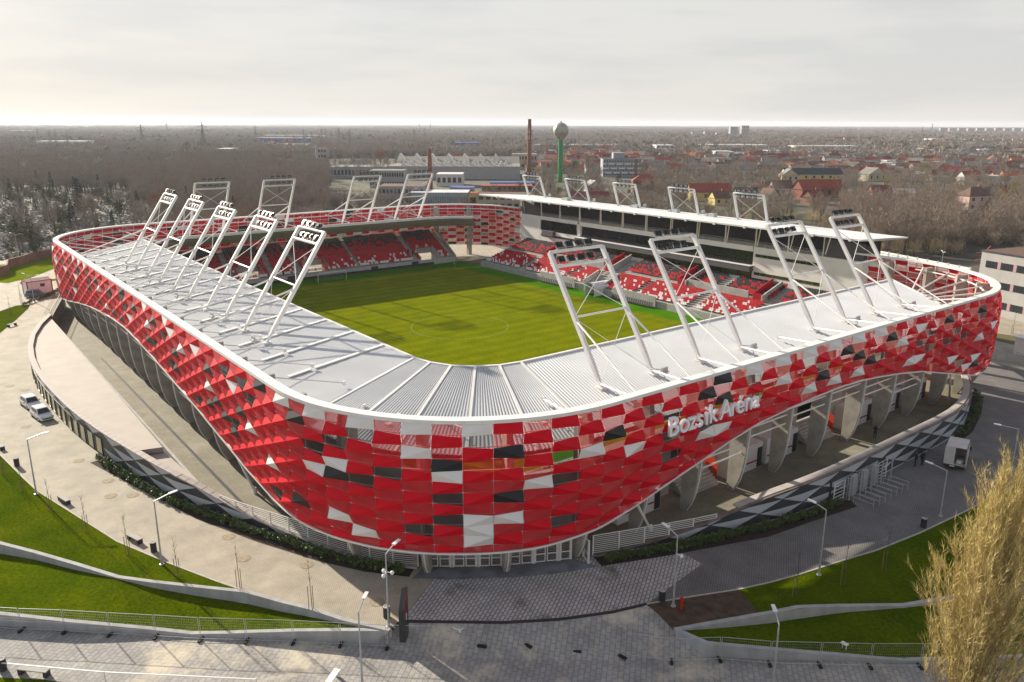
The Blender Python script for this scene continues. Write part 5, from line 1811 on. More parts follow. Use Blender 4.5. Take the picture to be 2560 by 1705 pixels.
# ================================================================== vehicles, container, people
MT['car_white'] = mat('car_paint_white', (0.70, 0.70, 0.70), .25, .02, 1, spec=.5)
MT['car_blue'] = mat('car_paint_blue_grey', (0.10, 0.14, 0.20), .25, .05, 1, spec=.5)
MT['car_dark'] = mat('car_paint_dark', (0.03, 0.035, 0.05), .25, .05, 1, spec=.5)
MT['car_silver'] = mat('car_paint_silver', (0.42, 0.43, 0.45), .25, .03, 1, spec=.5)
MT['car_glass'] = mat('car_glass', (0.015, 0.018, 0.02), .06, 0, spec=.6)
MT['headlight'] = mat('headlight', (0.6, 0.6, 0.6), .1, 0)
MT['tail'] = mat('tail_light', (0.3, 0.01, 0.01), .2, 0)
def car(loc, rz, paint, label, L=4.1, W=1.72, H=1.48, hatch=True, group=None, cat='car'):
    root = empty('parked_car', loc, rz); tag(root, label, cat, group)
    # lower body: lofted cross-sections along x (front = +x)
    xs = [-.5, -.485, -.38, -.2, .05, .22, .38, .47, .5]
    zt = [.62, .80, .90, .92, .90, .86, .76, .66, .52]
    wd = [.80, .93, 1, 1, 1, 1, .98, .92, .78]
    mb = MB(); V, F = [], []
    for x, z, w in zip(xs, zt, wd):
        X, hw = x * L, w * W / 2
        V += [(X, -hw * .92, .22), (X, -hw, .40), (X, -hw, z * .82), (X, -hw * .93, z), (X, hw * .93, z), (X, hw, z * .82), (X, hw, .40), (X, hw * .92, .22)]
    for i in range(len(xs) - 1):
        for k in range(8):
            F.append((i * 8 + k, i * 8 + (k + 1) % 8, (i + 1) * 8 + (k + 1) % 8, (i + 1) * 8 + k))
    F += [tuple(range(7, -1, -1)), tuple(range(len(V) - 8, len(V)))]
    mb.mesh(V, F); b = mb.build('body', paint, root, smooth=False); fix_normals(b)
    # cabin
    r = -.44 if hatch else -.36
    cx = [(r, .90), (r + .07, H - .06), (.02, H), (.10, H - .05), (.27, .88)]
    mb = MB(); V, F = [], []
    for x, z in cx:
        hw = W / 2 * (.92 if z < 1.0 else .76)
        V += [(x * L, -hw, z), (x * L, hw, z)]
    for i in range(4): F.append((2 * i, 2 * i + 1, 2 * i + 3, 2 * i + 2))
    F += [(0, 2, 4, 6, 8), (9, 7, 5, 3, 1), (0, 8, 9, 1)]
    mb.mesh(V, F); c_ = mb.build('cabin', paint, root); fix_normals(c_)
    def glass(pts, nm='window'):
        mb = MB(); mb.poly(pts); mb.build(nm, MT['car_glass'], root)
    def lerp3(a, b, t): return tuple(a[k] + (b[k] - a[k]) * t for k in range(3))
    A0, A1 = (cx[4][0] * L, -W / 2 * .92, cx[4][1]), (cx[4][0] * L, W / 2 * .92, cx[4][1])
    B0, B1 = (cx[3][0] * L, -W / 2 * .76, cx[3][1]), (cx[3][0] * L, W / 2 * .76, cx[3][1])
    up_ = Vector((.012, 0, .012))
    q = [Vector(lerp3(lerp3(A0, B0, .06), lerp3(A1, B1, .06), .05)), Vector(lerp3(lerp3(A0, B0, .06), lerp3(A1, B1, .06), .95)), Vector(lerp3(lerp3(A0, B0, .95), lerp3(A1, B1, .95), .93)), Vector(lerp3(lerp3(A0, B0, .95), lerp3(A1, B1, .95), .07))]
    glass([p + up_ for p in q], 'windscreen')
    R0, R1 = (cx[0][0] * L, -W / 2 * .92, cx[0][1]), (cx[1][0] * L, -W / 2 * .76, cx[1][1])
    glass([Vector((cx[0][0] * L + .02, -W * .38, .96)) - up_ * 1.5, Vector((cx[1][0] * L - .01, -W * .33, H - .12)) - up_ * 1.5, Vector((cx[1][0] * L - .01, W * .33, H - .12)) - up_ * 1.5, Vector((cx[0][0] * L + .02, W * .38, .96)) - up_ * 1.5], 'rear_window')
    for s_ in (-1, 1):
        for x0, x1 in ((-.34, -.12), (-.10, .19)):
            y0, y1 = s_ * (W / 2 * .905 + .012), s_ * (W / 2 * .775 + .02)
            glass([(x0 * L, y0, .96), (x1 * L, y0, .96), ((min(x1, .09)) * L, y1, H - .12), ((x0 + .02) * L, y1, H - .12)], 'side_window')
        mb = MB(); mb.box((.17 * L, s_ * (W / 2 + .08), .98), (.14, .16, .12)); mb.build('mirror', MT['dark'], root)
        mb = MB(); mb.box((.475 * L, s_ * W * .36, .66), (.12, .34, .14)); mb.build('headlight', MT['headlight'], root)
        mb = MB(); mb.box((-.49 * L, s_ * W * .39, .74), (.08, .22, .22)); mb.build('tail_light', MT['tail'], root)
        for x in (-.31, .31):
            mb = MB(); mb.tube((x * L, s_ * (W / 2 - .20), .31), (x * L, s_ * (W / 2 - .0), .31), .31, 14)
            wh = mb.build('wheel', MT['rubber'], root)
            mb = MB(); mb.tube((x * L, s_ * (W / 2 - .02), .31), (x * L, s_ * (W / 2 + .012), .31), .19, 10); mb.build('rim', MT['car_silver'], wh)
    mb = MB(); mb.box((.497 * L, 0, .42), (.05, W * .66, .16)); mb.build('grille', MT['dark'], root)
    return root
hd = gp(128, 1052) - gp(72, 1014); rz = math.atan2(hd.y, hd.x)
p = gp(78, 1016); car((p.x, p.y, 0), rz, MT['car_white'], 'white hatchback car parked behind another by the shop windows')
p = gp(106, 1044); car((p.x, p.y, 0), rz, MT['car_white'], 'white hatchback car parked in front, nearer the shop windows')
hd = gp(112, 738) - gp(70, 740); p = gp(91, 742)
car((p.x, p.y, 0), math.atan2(hd.y, hd.x), MT['car_blue'], 'blue-grey minivan parked beside the white container', L=4.3, H=1.65)
# far car park on the right
crng = random.Random(9)
cars_px = [(2385, 537), (2402, 533), (2420, 532), (2437, 536), (2446, 541), (2468, 537), (2478, 531), (2497, 535), (2458, 529), (2410, 541)]
for k, (a, b) in enumerate(cars_px):
    p = gp(a, b, -.1)
    car((p.x, p.y, -.1), crng.uniform(-.3, .3) + 1.0, MT[('car_dark', 'car_white', 'car_silver', 'car_dark', 'car_silver')[k % 5]], ['dark', 'white', 'silver'][(0, 1, 2, 0, 2)[k % 5]] + ' car in the far car park beside the pale pink house, ' + ('row nearest the bushes' if b > 534 else 'back row'), group='cars in the far car park', hatch=k % 2 == 0)
# box truck seen from behind, rear door half open
rb, rb2 = gp(2357, 1170), gp(2409, 1181)
ax = (rb2 - rb); ax.z = 0; W_ = 2.15; ax.normalize()
fw_ = Vector((-ax.y, ax.x, 0))
if fw_.dot(fwd) < 0: fw_ = -fw_
tc_ = (rb + rb2) / 2 + fw_ * 2.6
tr = empty('box_truck', (tc_.x, tc_.y, 0), math.atan2(fw_.y, fw_.x)); tag(tr, 'white box truck with its rear door half open beside the side entrance', 'truck')
truck_w = mat('truck_white', (0.55, 0.53, 0.50), .5, .06, .8)
mb = MB()
x0, x1, y0, z0, z1 = -2.6, .75, W_ / 2, .62, 2.75
for a in ([(x0, -y0, z0), (x1, -y0, z0), (x1, -y0, z1), (x0, -y0, z1)], [(x0, y0, z0), (x0, y0, z1), (x1, y0, z1), (x1, y0, z0)], [(x0, -y0, z1), (x1, -y0, z1), (x1, y0, z1), (x0, y0, z1)], [(x1, -y0, z0), (x1, y0, z0), (x1, y0, z1), (x1, -y0, z1)], [(x0, -y0, z0), (x0, y0, z0), (x1, y0, z0), (x1, -y0, z0)]):
    mb.poly(a)
bx = mb.build('cargo_box', truck_w, tr); md = bx.modifiers.new('thickness', 'SOLIDIFY'); md.thickness = .06; md.offset = -1
mb = MB(); mb.box((x0 - .03, W_ / 4 + .02, (z0 + z1) / 2), (.05, W_ / 2 - .06, z1 - z0 - .05)); mb.build('rear_door', truck_w, tr)
mb = MB(); mb.box((x0 + .3, -y0 - .05, (z0 + z1) / 2), (W_ / 2, .05, z1 - z0 - .05)); mb.build('open_door', truck_w, tr)
mb = MB(); mb.box((x0 + .9, -.4, .85), (.7, .5, .4)); mb.box((x0 + 1.3, -.65, .8), (.4, .3, .3)); mb.build('cargo', MT['white_paint'], tr)
mb = MB(); V = [(.85, -.92, .5), (2.55, -.92, .5), (2.6, -.92, 1.05), (1.95, -.86, 1.2), (1.65, -.80, 1.95), (.85, -.80, 1.95)]
V = V + [(x, -y, z) for x, y, z in V]; n_ = 6
mb.mesh(V, [tuple(range(n_ - 1, -1, -1)), tuple(range(n_, 2 * n_))] + [(k, (k + 1) % n_, n_ + (k + 1) % n_, n_ + k) for k in range(n_)]); o = mb.build('cab', truck_w, tr); fix_normals(o)
for s_ in (-1, 1):
    mb = MB(); mb.poly([(.95, s_ * .90, 1.2), (1.85, s_ * .90, 1.2), (1.62, s_ * .83, 1.85), (.95, s_ * .83, 1.85)]); mb.build('side_window', MT['car_glass'], tr)
    mb = MB(); mb.box((1.75, s_ * 1.12, 1.35), (.1, .22, .34)); mb.build('mirror', MT['dark'], tr)
    for x in (-1.6, 1.75):
        mb = MB(); mb.tube((x, s_ * .78, .36), (x, s_ * 1.0, .36), .36, 14); wh = mb.build('wheel', MT['rubber'], tr)
        mb = MB(); mb.tube((x, s_ * .98, .36), (x, s_ * 1.01, .36), .2, 10); mb.build('rim', MT['car_silver'], wh)
    mb = MB(); mb.box((x0 - .05, s_ * .85, .52), (.06, .3, .12)); mb.build('tail_light', MT['tail'], tr)
mb = MB(); mb.box((-.9, 0, .5), (3.4, 1.0, .16)); mb.box((x0 - .02, 0, .5), (.1, 2.0, .18)); mb.build('chassis', MT['dark'], tr)
mb = MB(); mb.box((x0 - .085, .2, .50), (.02, .5, .11)); mb.build('number_plate', MT['white_paint'], tr)

# site container, white with red frame
a, b, c2 = gp(88, 737), gp(117, 733), gp(131, 728)
d1 = (b - a); d1.z = 0; d1.normalize(); d2 = Vector((-d1.y, d1.x, 0))
if d2.dot(fwd) < 0: d2 = -d2
cc = (a + b) / 2 + d2 * 1.6
ct = empty('site_container', (cc.x, cc.y, 0), math.atan2(d1.y, d1.x)); tag(ct, 'white site container with red frame and gable roof behind the minivan', 'container')
Lc, Wc, Hc = 5.0, 3.0, 3.0
mb = MB(); mb.box((0, 0, Hc / 2), (Lc, Wc, Hc)); mb.build('cabin', MT['white_paint'], ct)
mb = MB(); mb.mesh([(-Lc / 2, -Wc / 2, Hc + .02), (Lc / 2, -Wc / 2, Hc + .02), (Lc / 2, 0, Hc + .5), (-Lc / 2, 0, Hc + .5), (Lc / 2, Wc / 2, Hc + .02), (-Lc / 2, Wc / 2, Hc + .02)], [(0, 1, 2, 3), (3, 2, 4, 5), (1, 4, 2), (0, 3, 5)]); mb.build('roof', MT['coping'], ct)
mb = MB()
for x in (-Lc / 2, Lc / 2):
    for y in (-Wc / 2, Wc / 2): mb.box((x, y, Hc / 2), (.2, .2, Hc + .06))
    mb.box((x, 0, Hc), (.2, Wc, .2))
for y in (-Wc / 2, Wc / 2): mb.box((0, y, Hc), (Lc, .2, .2)); mb.box((0, y, .1), (Lc, .2, .2))
mb.build('frame', MT['red_board'], ct)
mb = MB(); mb.box((.6, -Wc / 2 - .02, 2.0), (.9, .06, .7)); mb.build('window', MT['glass'], ct)
mb = MB(); mb.box((Lc / 2 + .03, 0, 1.4), (.04, Wc - .4, 2.4)); mb.build('end_panel', mat('pink_panel', (0.45, 0.16, 0.15), .6, .1, .6), ct)

# ---- people: one continuous skinned body each
def person(loc, rz, label, pose, coat=(0.02, 0.02, 0.025), trousers=(0.02, 0.022, 0.03)):
    me = bpy.data.meshes.new('body')
    J = {'hip': (0, 0, .95), 'chest': (0, 0, 1.28), 'neck': (0, 0, 1.48), 'chin': (.03, 0, 1.56), 'head': (.03, 0, 1.68), 'crown': (.02, 0, 1.76)}
    for s_, n in ((1, 'l'), (-1, 'r')):
        J['hp' + n] = (0, .10 * s_, .90); J['kn' + n] = (.04 + pose.get('step', 0) * s_, .12 * s_, .50); J['an' + n] = (pose.get('step', 0) * s_ * 1.4, .13 * s_, .09); J['to' + n] = (.17 + pose.get('step', 0) * s_ * 1.4, .14 * s_, .04)
        J['sh' + n] = (0, .19 * s_, 1.42)
        arm = pose.get('arm' + n, ((.0, .27 * s_, 1.14), (.06, .26 * s_, .90), (.09, .25 * s_, .82)))
        J['el' + n], J['wr' + n], J['ha' + n] = arm
    E_ = [('hip', 'chest'), ('chest', 'neck'), ('neck', 'chin'), ('chin', 'head'), ('head', 'crown')]
    for n in 'lr': E_ += [('hip', 'hp' + n), ('hp' + n, 'kn' + n), ('kn' + n, 'an' + n), ('an' + n, 'to' + n), ('chest', 'sh' + n), ('sh' + n, 'el' + n), ('el' + n, 'wr' + n), ('wr' + n, 'ha' + n)]
    R_ = {'hip': (.16, .13), 'chest': (.19, .14), 'neck': (.065, .065), 'chin': (.075, .085), 'head': (.095, .11), 'crown': (.06, .07)}
    for n in 'lr': R_.update({'hp' + n: (.10, .10), 'kn' + n: (.07, .07), 'an' + n: (.05, .05), 'to' + n: (.045, .035), 'sh' + n: (.085, .085), 'el' + n: (.06, .06), 'wr' + n: (.045, .045), 'ha' + n: (.045, .03)})
    names_ = list(J); idx = {n: i for i, n in enumerate(names_)}
    me.from_pydata([J[n] for n in names_], [(idx[a], idx[b]) for a, b in E_], [])
    o = bpy.data.objects.new('tmp_body', me); COL.objects.link(o)
    sk = o.modifiers.new('skin', 'SKIN')
    for i, n in enumerate(names_):
        me.skin_vertices[0].data[i].radius = R_[n]
        me.skin_vertices[0].data[i].use_root = (n == 'hip')
    ss = o.modifiers.new('sub', 'SUBSURF'); ss.levels = 1; ss.render_levels = 1
    dg = bpy.context.evaluated_depsgraph_get(); dg.update()
    m2 = bpy.data.meshes.new_from_object(o.evaluated_get(dg))
    bpy.data.objects.remove(o)
    m2.materials.clear()
    for nm, c_ in (('coat', coat), ('trousers', trousers), ('skin', (0.38, 0.22, 0.15)), ('hair', (0.03, 0.02, 0.015))):
        m2.materials.append(mat('person_' + nm, c_, .8, .1, 3))
    for p_ in m2.polygons:
        c_ = p_.center
        p_.use_smooth = True
        p_.material_index = 1 if c_.z < .86 and abs(c_.y) < .24 and c_.z > .0 and not (abs(c_.y) > .22) else 0
        if c_.z > 1.52: p_.material_index = 3 if (c_.z > 1.69 or c_.x < .0) else 2
    root = empty('person', loc, rz); tag(root, label, 'person', None)
    add_obj('body', m2, root)
    return root
p = gp(2186, 1097); hd = Vector((1, -.25, 0))
pr_ = person((p.x, p.y, .01), math.atan2(-.9, .3), 'person in black clothes raising a phone on the shaded concourse', {'arml': ((.12, .22, 1.22), (.32, .12, 1.36), (.38, .10, 1.42)), 'armr': ((.12, -.22, 1.22), (.32, -.06, 1.36), (.38, -.02, 1.42)), 'step': .05})
mb = MB(); mb.box((.42, .05, 1.44), (.02, .08, .16)); mb.build('phone', MT['dark'], pr_)
p = gp(2288, 1166); person((p.x, p.y, .01), .5, 'person in dark coat standing left of a pair by the side entrance', {'step': .03})
p = gp(2304, 1163); person((p.x, p.y, .01), 2.6, 'person in dark coat standing right of a pair by the side entrance', {'step': -.04})
for k, (y, x, z) in enumerate(((-27.9, 63.6, 2.36), (-29.0, 63.0, 1.95), (-26.8, 64.2, 2.8))):
    person((x, y, z), 3.1 + k, ['person in dark jacket on the far stand steps, lowest of three', 'person in dark jacket on the far stand by the corner opening', 'person in dark jacket on the far stand steps, uppermost of three'][k], {'step': .03 * (k - 1)})
# ================================================================== the town behind the stadium
def proj(p):
    d = Vector(p) - CAM_POS
    w = d.dot(fwd)
    return 1280 + FPX * d.dot(RT) / w, 852.5 - FPX * d.dot(UP) / w, w
ZG = -0.1
BM = {}
def bmat(key, col, rough=.85, var=.1, scale=.4, **k):
    if key not in BM: BM[key] = mat(key, col, rough, var, scale, **k)
    return BM[key]
ROOFS = {'red': (0.26, 0.055, 0.035), 'orange': (0.36, 0.12, 0.055), 'brown': (0.13, 0.075, 0.055), 'dark': (0.045, 0.048, 0.058), 'grey': (0.20, 0.19, 0.17), 'white': (0.55, 0.56, 0.58), 'darkred': (0.15, 0.02, 0.022), 'blue': (0.05, 0.10, 0.28), 'slate': (0.04, 0.055, 0.065)}
WALLS = {'cream': (0.48, 0.42, 0.30), 'white': (0.58, 0.57, 0.54), 'yellow': (0.52, 0.42, 0.16), 'pink': (0.52, 0.38, 0.34), 'grey': (0.30, 0.30, 0.30), 'brown': (0.22, 0.13, 0.09), 'brick': (0.24, 0.09, 0.06), 'blue': (0.04, 0.08, 0.30), 'green': (0.12, 0.30, 0.10), 'beige': (0.40, 0.34, 0.25), 'steel': (0.30, 0.33, 0.35)}
def rm(k): return bmat('roof_tiles_' + k, ROOFS[k], .8, .18, .8)
def wm(k): return bmat('house_wall_' + k, WALLS[k], .85, .06, .5)
win_m = bmat('house_window', (0.035, 0.04, 0.045), .15, 0)
def size_from(px0, px1, py_top, py_base):
    b = gp((px0 + px1) / 2, py_base, ZG)
    w = (px1 - px0) * (b - CAM_POS).dot(fwd) / FPX
    h = max(2.5, z_on_vertical(b, py_top) - ZG)
    return b, w, h
def windows(root, L, W, z0, z1, n, m=None, storeys=1, both=True):
    for st in range(storeys):
        for k in range(n):
            x = -L / 2 + L * (k + .5) / n
            za = z0 + (z1 - z0) * (st + .30) / storeys; zb = z0 + (z1 - z0) * (st + .78) / storeys
            for s_ in ((-1, 1) if both else (-1,)):
                mb = MB(); mb.box((x, s_ * (W / 2 + .03), (za + zb) / 2), (min(1.3, L / n * .55), .07, zb - za)); mb.build('window', m or win_m, root)
def house(px0, px1, py_top, py_base, roof, wall, label, rz=None, depth=None, win=3, storeys=1, chimney=True, eave=.55, hip=False, group='houses behind the stadium', cat='house', gable_front=False):
    b, w, h = size_from(px0, px1, py_top, py_base)
    if rz is None: rz = math.atan2(RT.y, RT.x) + rng.uniform(-.35, .35)
    W = depth or min(max(w * .62, 7), 11)
    L = w
    root = empty('house', b, rz); tag(root, label, cat, group)
    he = h * eave
    mb = MB(); mb.box((0, 0, he / 2), (L, W, he)); wl = mb.build('wall', wm(wall), root)
    ov = .35
    x0, y0 = L / 2 + ov, W / 2 + ov
    mb = MB()
    if hip:
        r_ = max(0, L / 2 - W / 2)
        mb.mesh([(-x0, -y0, he), (x0, -y0, he), (x0, y0, he), (-x0, y0, he), (-r_, 0, h), (r_, 0, h)], [(0, 1, 5, 4), (2, 3, 4, 5), (1, 2, 5), (3, 0, 4), (3, 2, 1, 0)])
    elif gable_front:
        mb.mesh([(-x0, -y0, he), (0, -y0, h), (x0, -y0, he), (-x0, y0, he), (0, y0, h), (x0, y0, he)], [(0, 1, 4, 3), (1, 2, 5, 4), (0, 3, 5, 2)])
        g_ = MB(); g_.mesh([(-L / 2, -W / 2, he), (0, -W / 2, h - .25), (L / 2, -W / 2, he), (-L / 2, W / 2, he), (0, W / 2, h - .25), (L / 2, W / 2, he)], [(0, 2, 1), (3, 4, 5)]); g_.build('gable', wm(wall), root)
    else:
        mb.mesh([(-x0, -y0, he), (x0, -y0, he), (x0, 0, h), (-x0, 0, h), (x0, y0, he), (-x0, y0, he)], [(0, 1, 2, 3), (3, 2, 4, 5), (0, 5, 4, 1)])
        g_ = MB(); g_.mesh([(-L / 2, -W / 2, he), (-L / 2, W / 2, he), (-L / 2, 0, h - .25), (L / 2, -W / 2, he), (L / 2, W / 2, he), (L / 2, 0, h - .25)], [(0, 2, 1), (3, 4, 5)]); g_.build('gable', wm(wall), root)
    ro_ = mb.build('roof', rm(roof), root)
    if chimney:
        mb = MB(); mb.box((L * .22, W * .12, h + .1), (.7, .6, 1.8)); mb.build('chimney', wm('brick'), ro_)
    windows(root, L, W, .4, he, win, storeys=storeys)
    return root
def block(px0, px1, py_top, py_base, wall, label, cat='building', roof='grey', depth=14, storeys=2, win=8, rz=None, winm=None, group=None, name='building', parapet=True):
    b, w, h = size_from(px0, px1, py_top, py_base)
    if rz is None: rz = math.atan2(RT.y, RT.x)
    root = empty(name, b, rz); tag(root, label, cat, group)
    root.location = b + Vector((-RT.y, RT.x, 0)).normalized() * (depth * .5)
    mb = MB(); mb.box((0, 0, h / 2), (w, depth, h)); mb.build('wall', wm(wall), root)
    mb = MB(); mb.box((0, 0, h + .08), (w + .3, depth + .3, .16)); mb.build('roof', rm(roof), root)
    # ribbon windows: one per bay and storey on the side facing us
    for st in range(storeys):
        z0, z1 = h * (st + .32) / storeys, h * (st + .74) / storeys
        for k in range(win):
            x = -w / 2 + w * (k + .5) / win
            mb = MB(); mb.box((x, -depth / 2 - .03, (z0 + z1) / 2), (w / win * .62, .08, z1 - z0)); mb.build('window', winm or win_m, root)
    return root
HB = math.atan2(RT.y, RT.x)
# ---- landmarks
def chimney_stack(px, py_top, py_base, wpx, label, rings=True):
    b = gp(px, py_base, ZG); dep = (b - CAM_POS).dot(fwd)
    h = z_on_vertical(b, py_top) - ZG
    r = wpx * dep / FPX / 2
    root = empty('chimney_stack', b); tag(root, label, 'chimney')
    mb = MB(); mb.lathe((0, 0, 0), [(r * 1.25, 0), (r * 1.1, h * .35), (r, h * .6), (r * .8, h)], 16)
    mb.build('shaft', bmat('brick_stack', (0.25, 0.095, 0.06), .9, .2, .35), root)
    if rings:
        for t_ in np.arange(.08, .98, .055):
            rr = float(np.interp(t_, [0, .35, .6, 1], [1.25, 1.1, 1.0, .8])) * r
            mb = MB(); mb.lathe((0, 0, h * t_), [(rr + .05, 0), (rr + .08, .12), (rr + .05, .24)], 16); mb.build('band', MT['dark'], root)
    return root, h, r
cs, ch_, cr_ = chimney_stack(1323, 269, 440, 10.5, 'tall tapering brick chimney with antenna platform above the main stand roof')
for z in (.70, .80):
    for a in range(0, 360, 45):
        mb = MB(); mb.box(((cr_ + .9) * math.cos(rad(a)), (cr_ + .9) * math.sin(rad(a)), ch_ * (z - .02)), (.35, .35, 2.6)); mb.bar((0, 0, ch_ * (z - .03)), ((cr_ + .9) * math.cos(rad(a)), (cr_ + .9) * math.sin(rad(a)), ch_ * (z - .03)), .1); mb.build('antenna', MT['steel_grey'], cs)
chimney_stack(1076, 371, 478, 11, 'short thick square brick chimney behind the far stand', rings=False)
chimney_stack(2490, 394, 420, 6, 'small orange brick chimney among the houses far right', rings=False)
b = gp(1400, 456, ZG); dep = (b - CAM_POS).dot(fwd); hh = z_on_vertical(b, 326) - ZG; r_ = 19.0 * dep / FPX
wt = empty('water_tower', b); tag(wt, 'water tower with rusty silver ball on a green column', 'water tower')
mb = MB(); mb.lathe((0, 0, 0), [(r_ * .32, 0), (r_ * .30, hh - r_ * 1.1)], 20); mb.build('column', bmat('tower_green', (0.02, 0.24, 0.07), .5, .08, .3), wt)
mb = MB(); mb.lathe((0, 0, hh), [(r_ * .31, -r_ * 1.16)] + [(r_ * math.cos(rad(a)), r_ * math.sin(rad(a))) for a in range(-35, 86, 12)] + [(.3, r_)], 28)
mb.build('ball', bmat('rusty_silver', (0.42, 0.40, 0.35), .5, 0, .55, col2=(0.20, 0.15, 0.10), metal=.3, detail=9, lo=.52, hi=.72), wt, smooth=True)
mb = MB(); mb.lathe((0, 0, hh + r_), [(.5, -.1), (.5, .5), (.1, .8)], 8); mb.build('cap', MT['dark'], wt)
# factory with sawtooth skylights
fb = empty('factory_hall', gp(1135, 448, ZG), HB); tag(fb, 'long grey factory hall with rows of white sawtooth skylights', 'factory')
dep = (gp(1135, 448, ZG) - CAM_POS).dot(fwd); sc = dep / FPX
Lf = 330 * sc
mb = MB(); mb.box((0, 30, 4.2), (Lf, 60, 8.4)); mb.build('wall', wm('grey'), fb)
mb = MB(); mb.box((0, 30, 8.5), (Lf + .4, 60.4, .2)); mb.build('roof', rm('grey'), fb)
mb = MB(); mb.mesh([(-Lf * .45, 44, 8.6), (Lf * .5, 44, 8.6), (Lf * .5, 60, 13), (-Lf * .45, 60, 13)], [(0, 1, 2, 3)]); mb.build('upper_roof', rm('grey'), fb)
sky_w = bmat('skylight_white', (0.62, 0.60, 0.55), .6, .08, .6)
def skylight(x, y, z, w, d, h):
    mb = MB(); mb.mesh([(x - w / 2, y, z), (x + w / 2, y, z), (x + w / 2, y + d, z), (x - w / 2, y + d, z), (x - w * .1, y, z + h), (x - w * .1, y + d, z + h)], [(0, 1, 4), (3, 5, 2), (1, 2, 5, 4), (0, 4, 5, 3)]); mb.build('skylight', sky_w, fb)
for px in (993, 1033, 1072, 1113, 1152, 1192, 1230): skylight((px - 1135) * sc * 1.08, 46, 9.6, 7.5, 9, 6.0)
for row, y in ((0, 8), (1, 20), (2, 31)):
    for k in range(11):
        skylight(-Lf / 2 + 10 + (k + (row % 2) * .5) * (Lf - 16) / 11, y, 8.6, 4.2, 4.5, 2.8)
block(825, 1007, 418, 446, 'grey', 'long low grey industrial hall left of the sawtooth factory', 'industrial hall', 'grey', 30, 1, 20)
block(925, 1010, 427, 470, 'grey', 'grey factory block with window strips below the industrial hall', 'factory', 'grey', 16, 2, 14)
block(947, 1060, 467, 515, 'grey', 'dark grey flat-roofed block just behind the far stand', 'building', 'brown', 18, 2, 12)
block(1028, 1170, 482, 520, 'steel', 'pale glass and steel hall just behind the far stand', 'hall', 'white', 16, 1, 24, winm=bmat('pale_glass', (0.20, 0.24, 0.26), .2, .2, .5))
block(1052, 1072, 471, 505, 'steel', 'small turquoise glass cube beside the short chimney', 'building', 'grey', 6, 1, 2, winm=bmat('turquoise_glass', (0.10, 0.26, 0.28), .15, .1, .5))
block(1091, 1156, 436, 466, 'white', 'white factory shed right of the short chimney', 'shed', 'white', 20, 1, 5)
block(1124, 1184, 470, 484, 'grey', 'low shed with bright blue roof behind the far stand', 'shed', 'blue', 14, 1, 6)
block(1171, 1194, 484, 520, 'yellow', 'small yellow house beside the beige apartment house', 'house', 'red', 9, 1, 1)
block(1194, 1300, 487, 522, 'beige', 'beige two-storey building with dark windows left of the main stand', 'building', 'brown', 12, 2, 6)
block(1205, 1330, 465, 478, 'brick', 'long low brick-red building under the blue roof by the chimney', 'building', 'red', 12, 1, 10)
block(1225, 1340, 457, 468, 'grey', 'long shed with faded blue roof below the tall chimney', 'shed', 'blue', 14, 1, 10)
block(797, 818, 371, 424, 'grey', 'narrow grey industrial tower with pink top among bare trees', 'tower', 'orange', 9, 4, 3)
mb = MB(); p = gp(794, 428, ZG); mb.lathe((0, 0, 0), [(.9, 0), (.9, z_on_vertical(p, 363) - ZG)], 10); o = mb.build('vent_pipe', MT['concrete_light']); o.location = p; tag(o, 'thin pale vent pipe beside the narrow grey tower', 'vent pipe')
block(1280, 1342, 386, 424, 'beige', 'grey-beige factory block left of the tall chimney base', 'factory', 'grey', 24, 2, 8)
block(1293, 1340, 379, 392, 'white', 'small white rooftop plant on the factory block by the chimney', 'plant', 'white', 12, 1, 2)
# glass office
ob = block(1507, 1602, 398, 442, 'steel', 'four-storey dark glass office block with white panels', 'office', 'dark', 18, 4, 14, winm=bmat('office_glass', (0.06, 0.075, 0.08), .12, .3, .4))
b_, w_, h_ = size_from(1507, 1602, 398, 442)
for st in range(4):
    for k in range(14):
        if (k + st) % 3 == 0 or st == 3: continue
        mb = MB(); mb.box((-w_ / 2 + w_ * (k + .5) / 14, -9.09, h_ * (st + .9) / 4), (w_ / 14 * .9, .06, h_ / 4 * .28)); mb.build('panel', MT['white_paint'], ob)
mb = MB(); mb.box((-2, 0, h_ + 2.2), (w_ * .3, 10, 4.2)); mb.build('roof_box', wm('steel'), ob)
mb = MB(); mb.box((w_ * .36, -9.2, h_ * .5), (1.8, .5, h_)); mb.build('red_shaft', wm('brick'), ob)
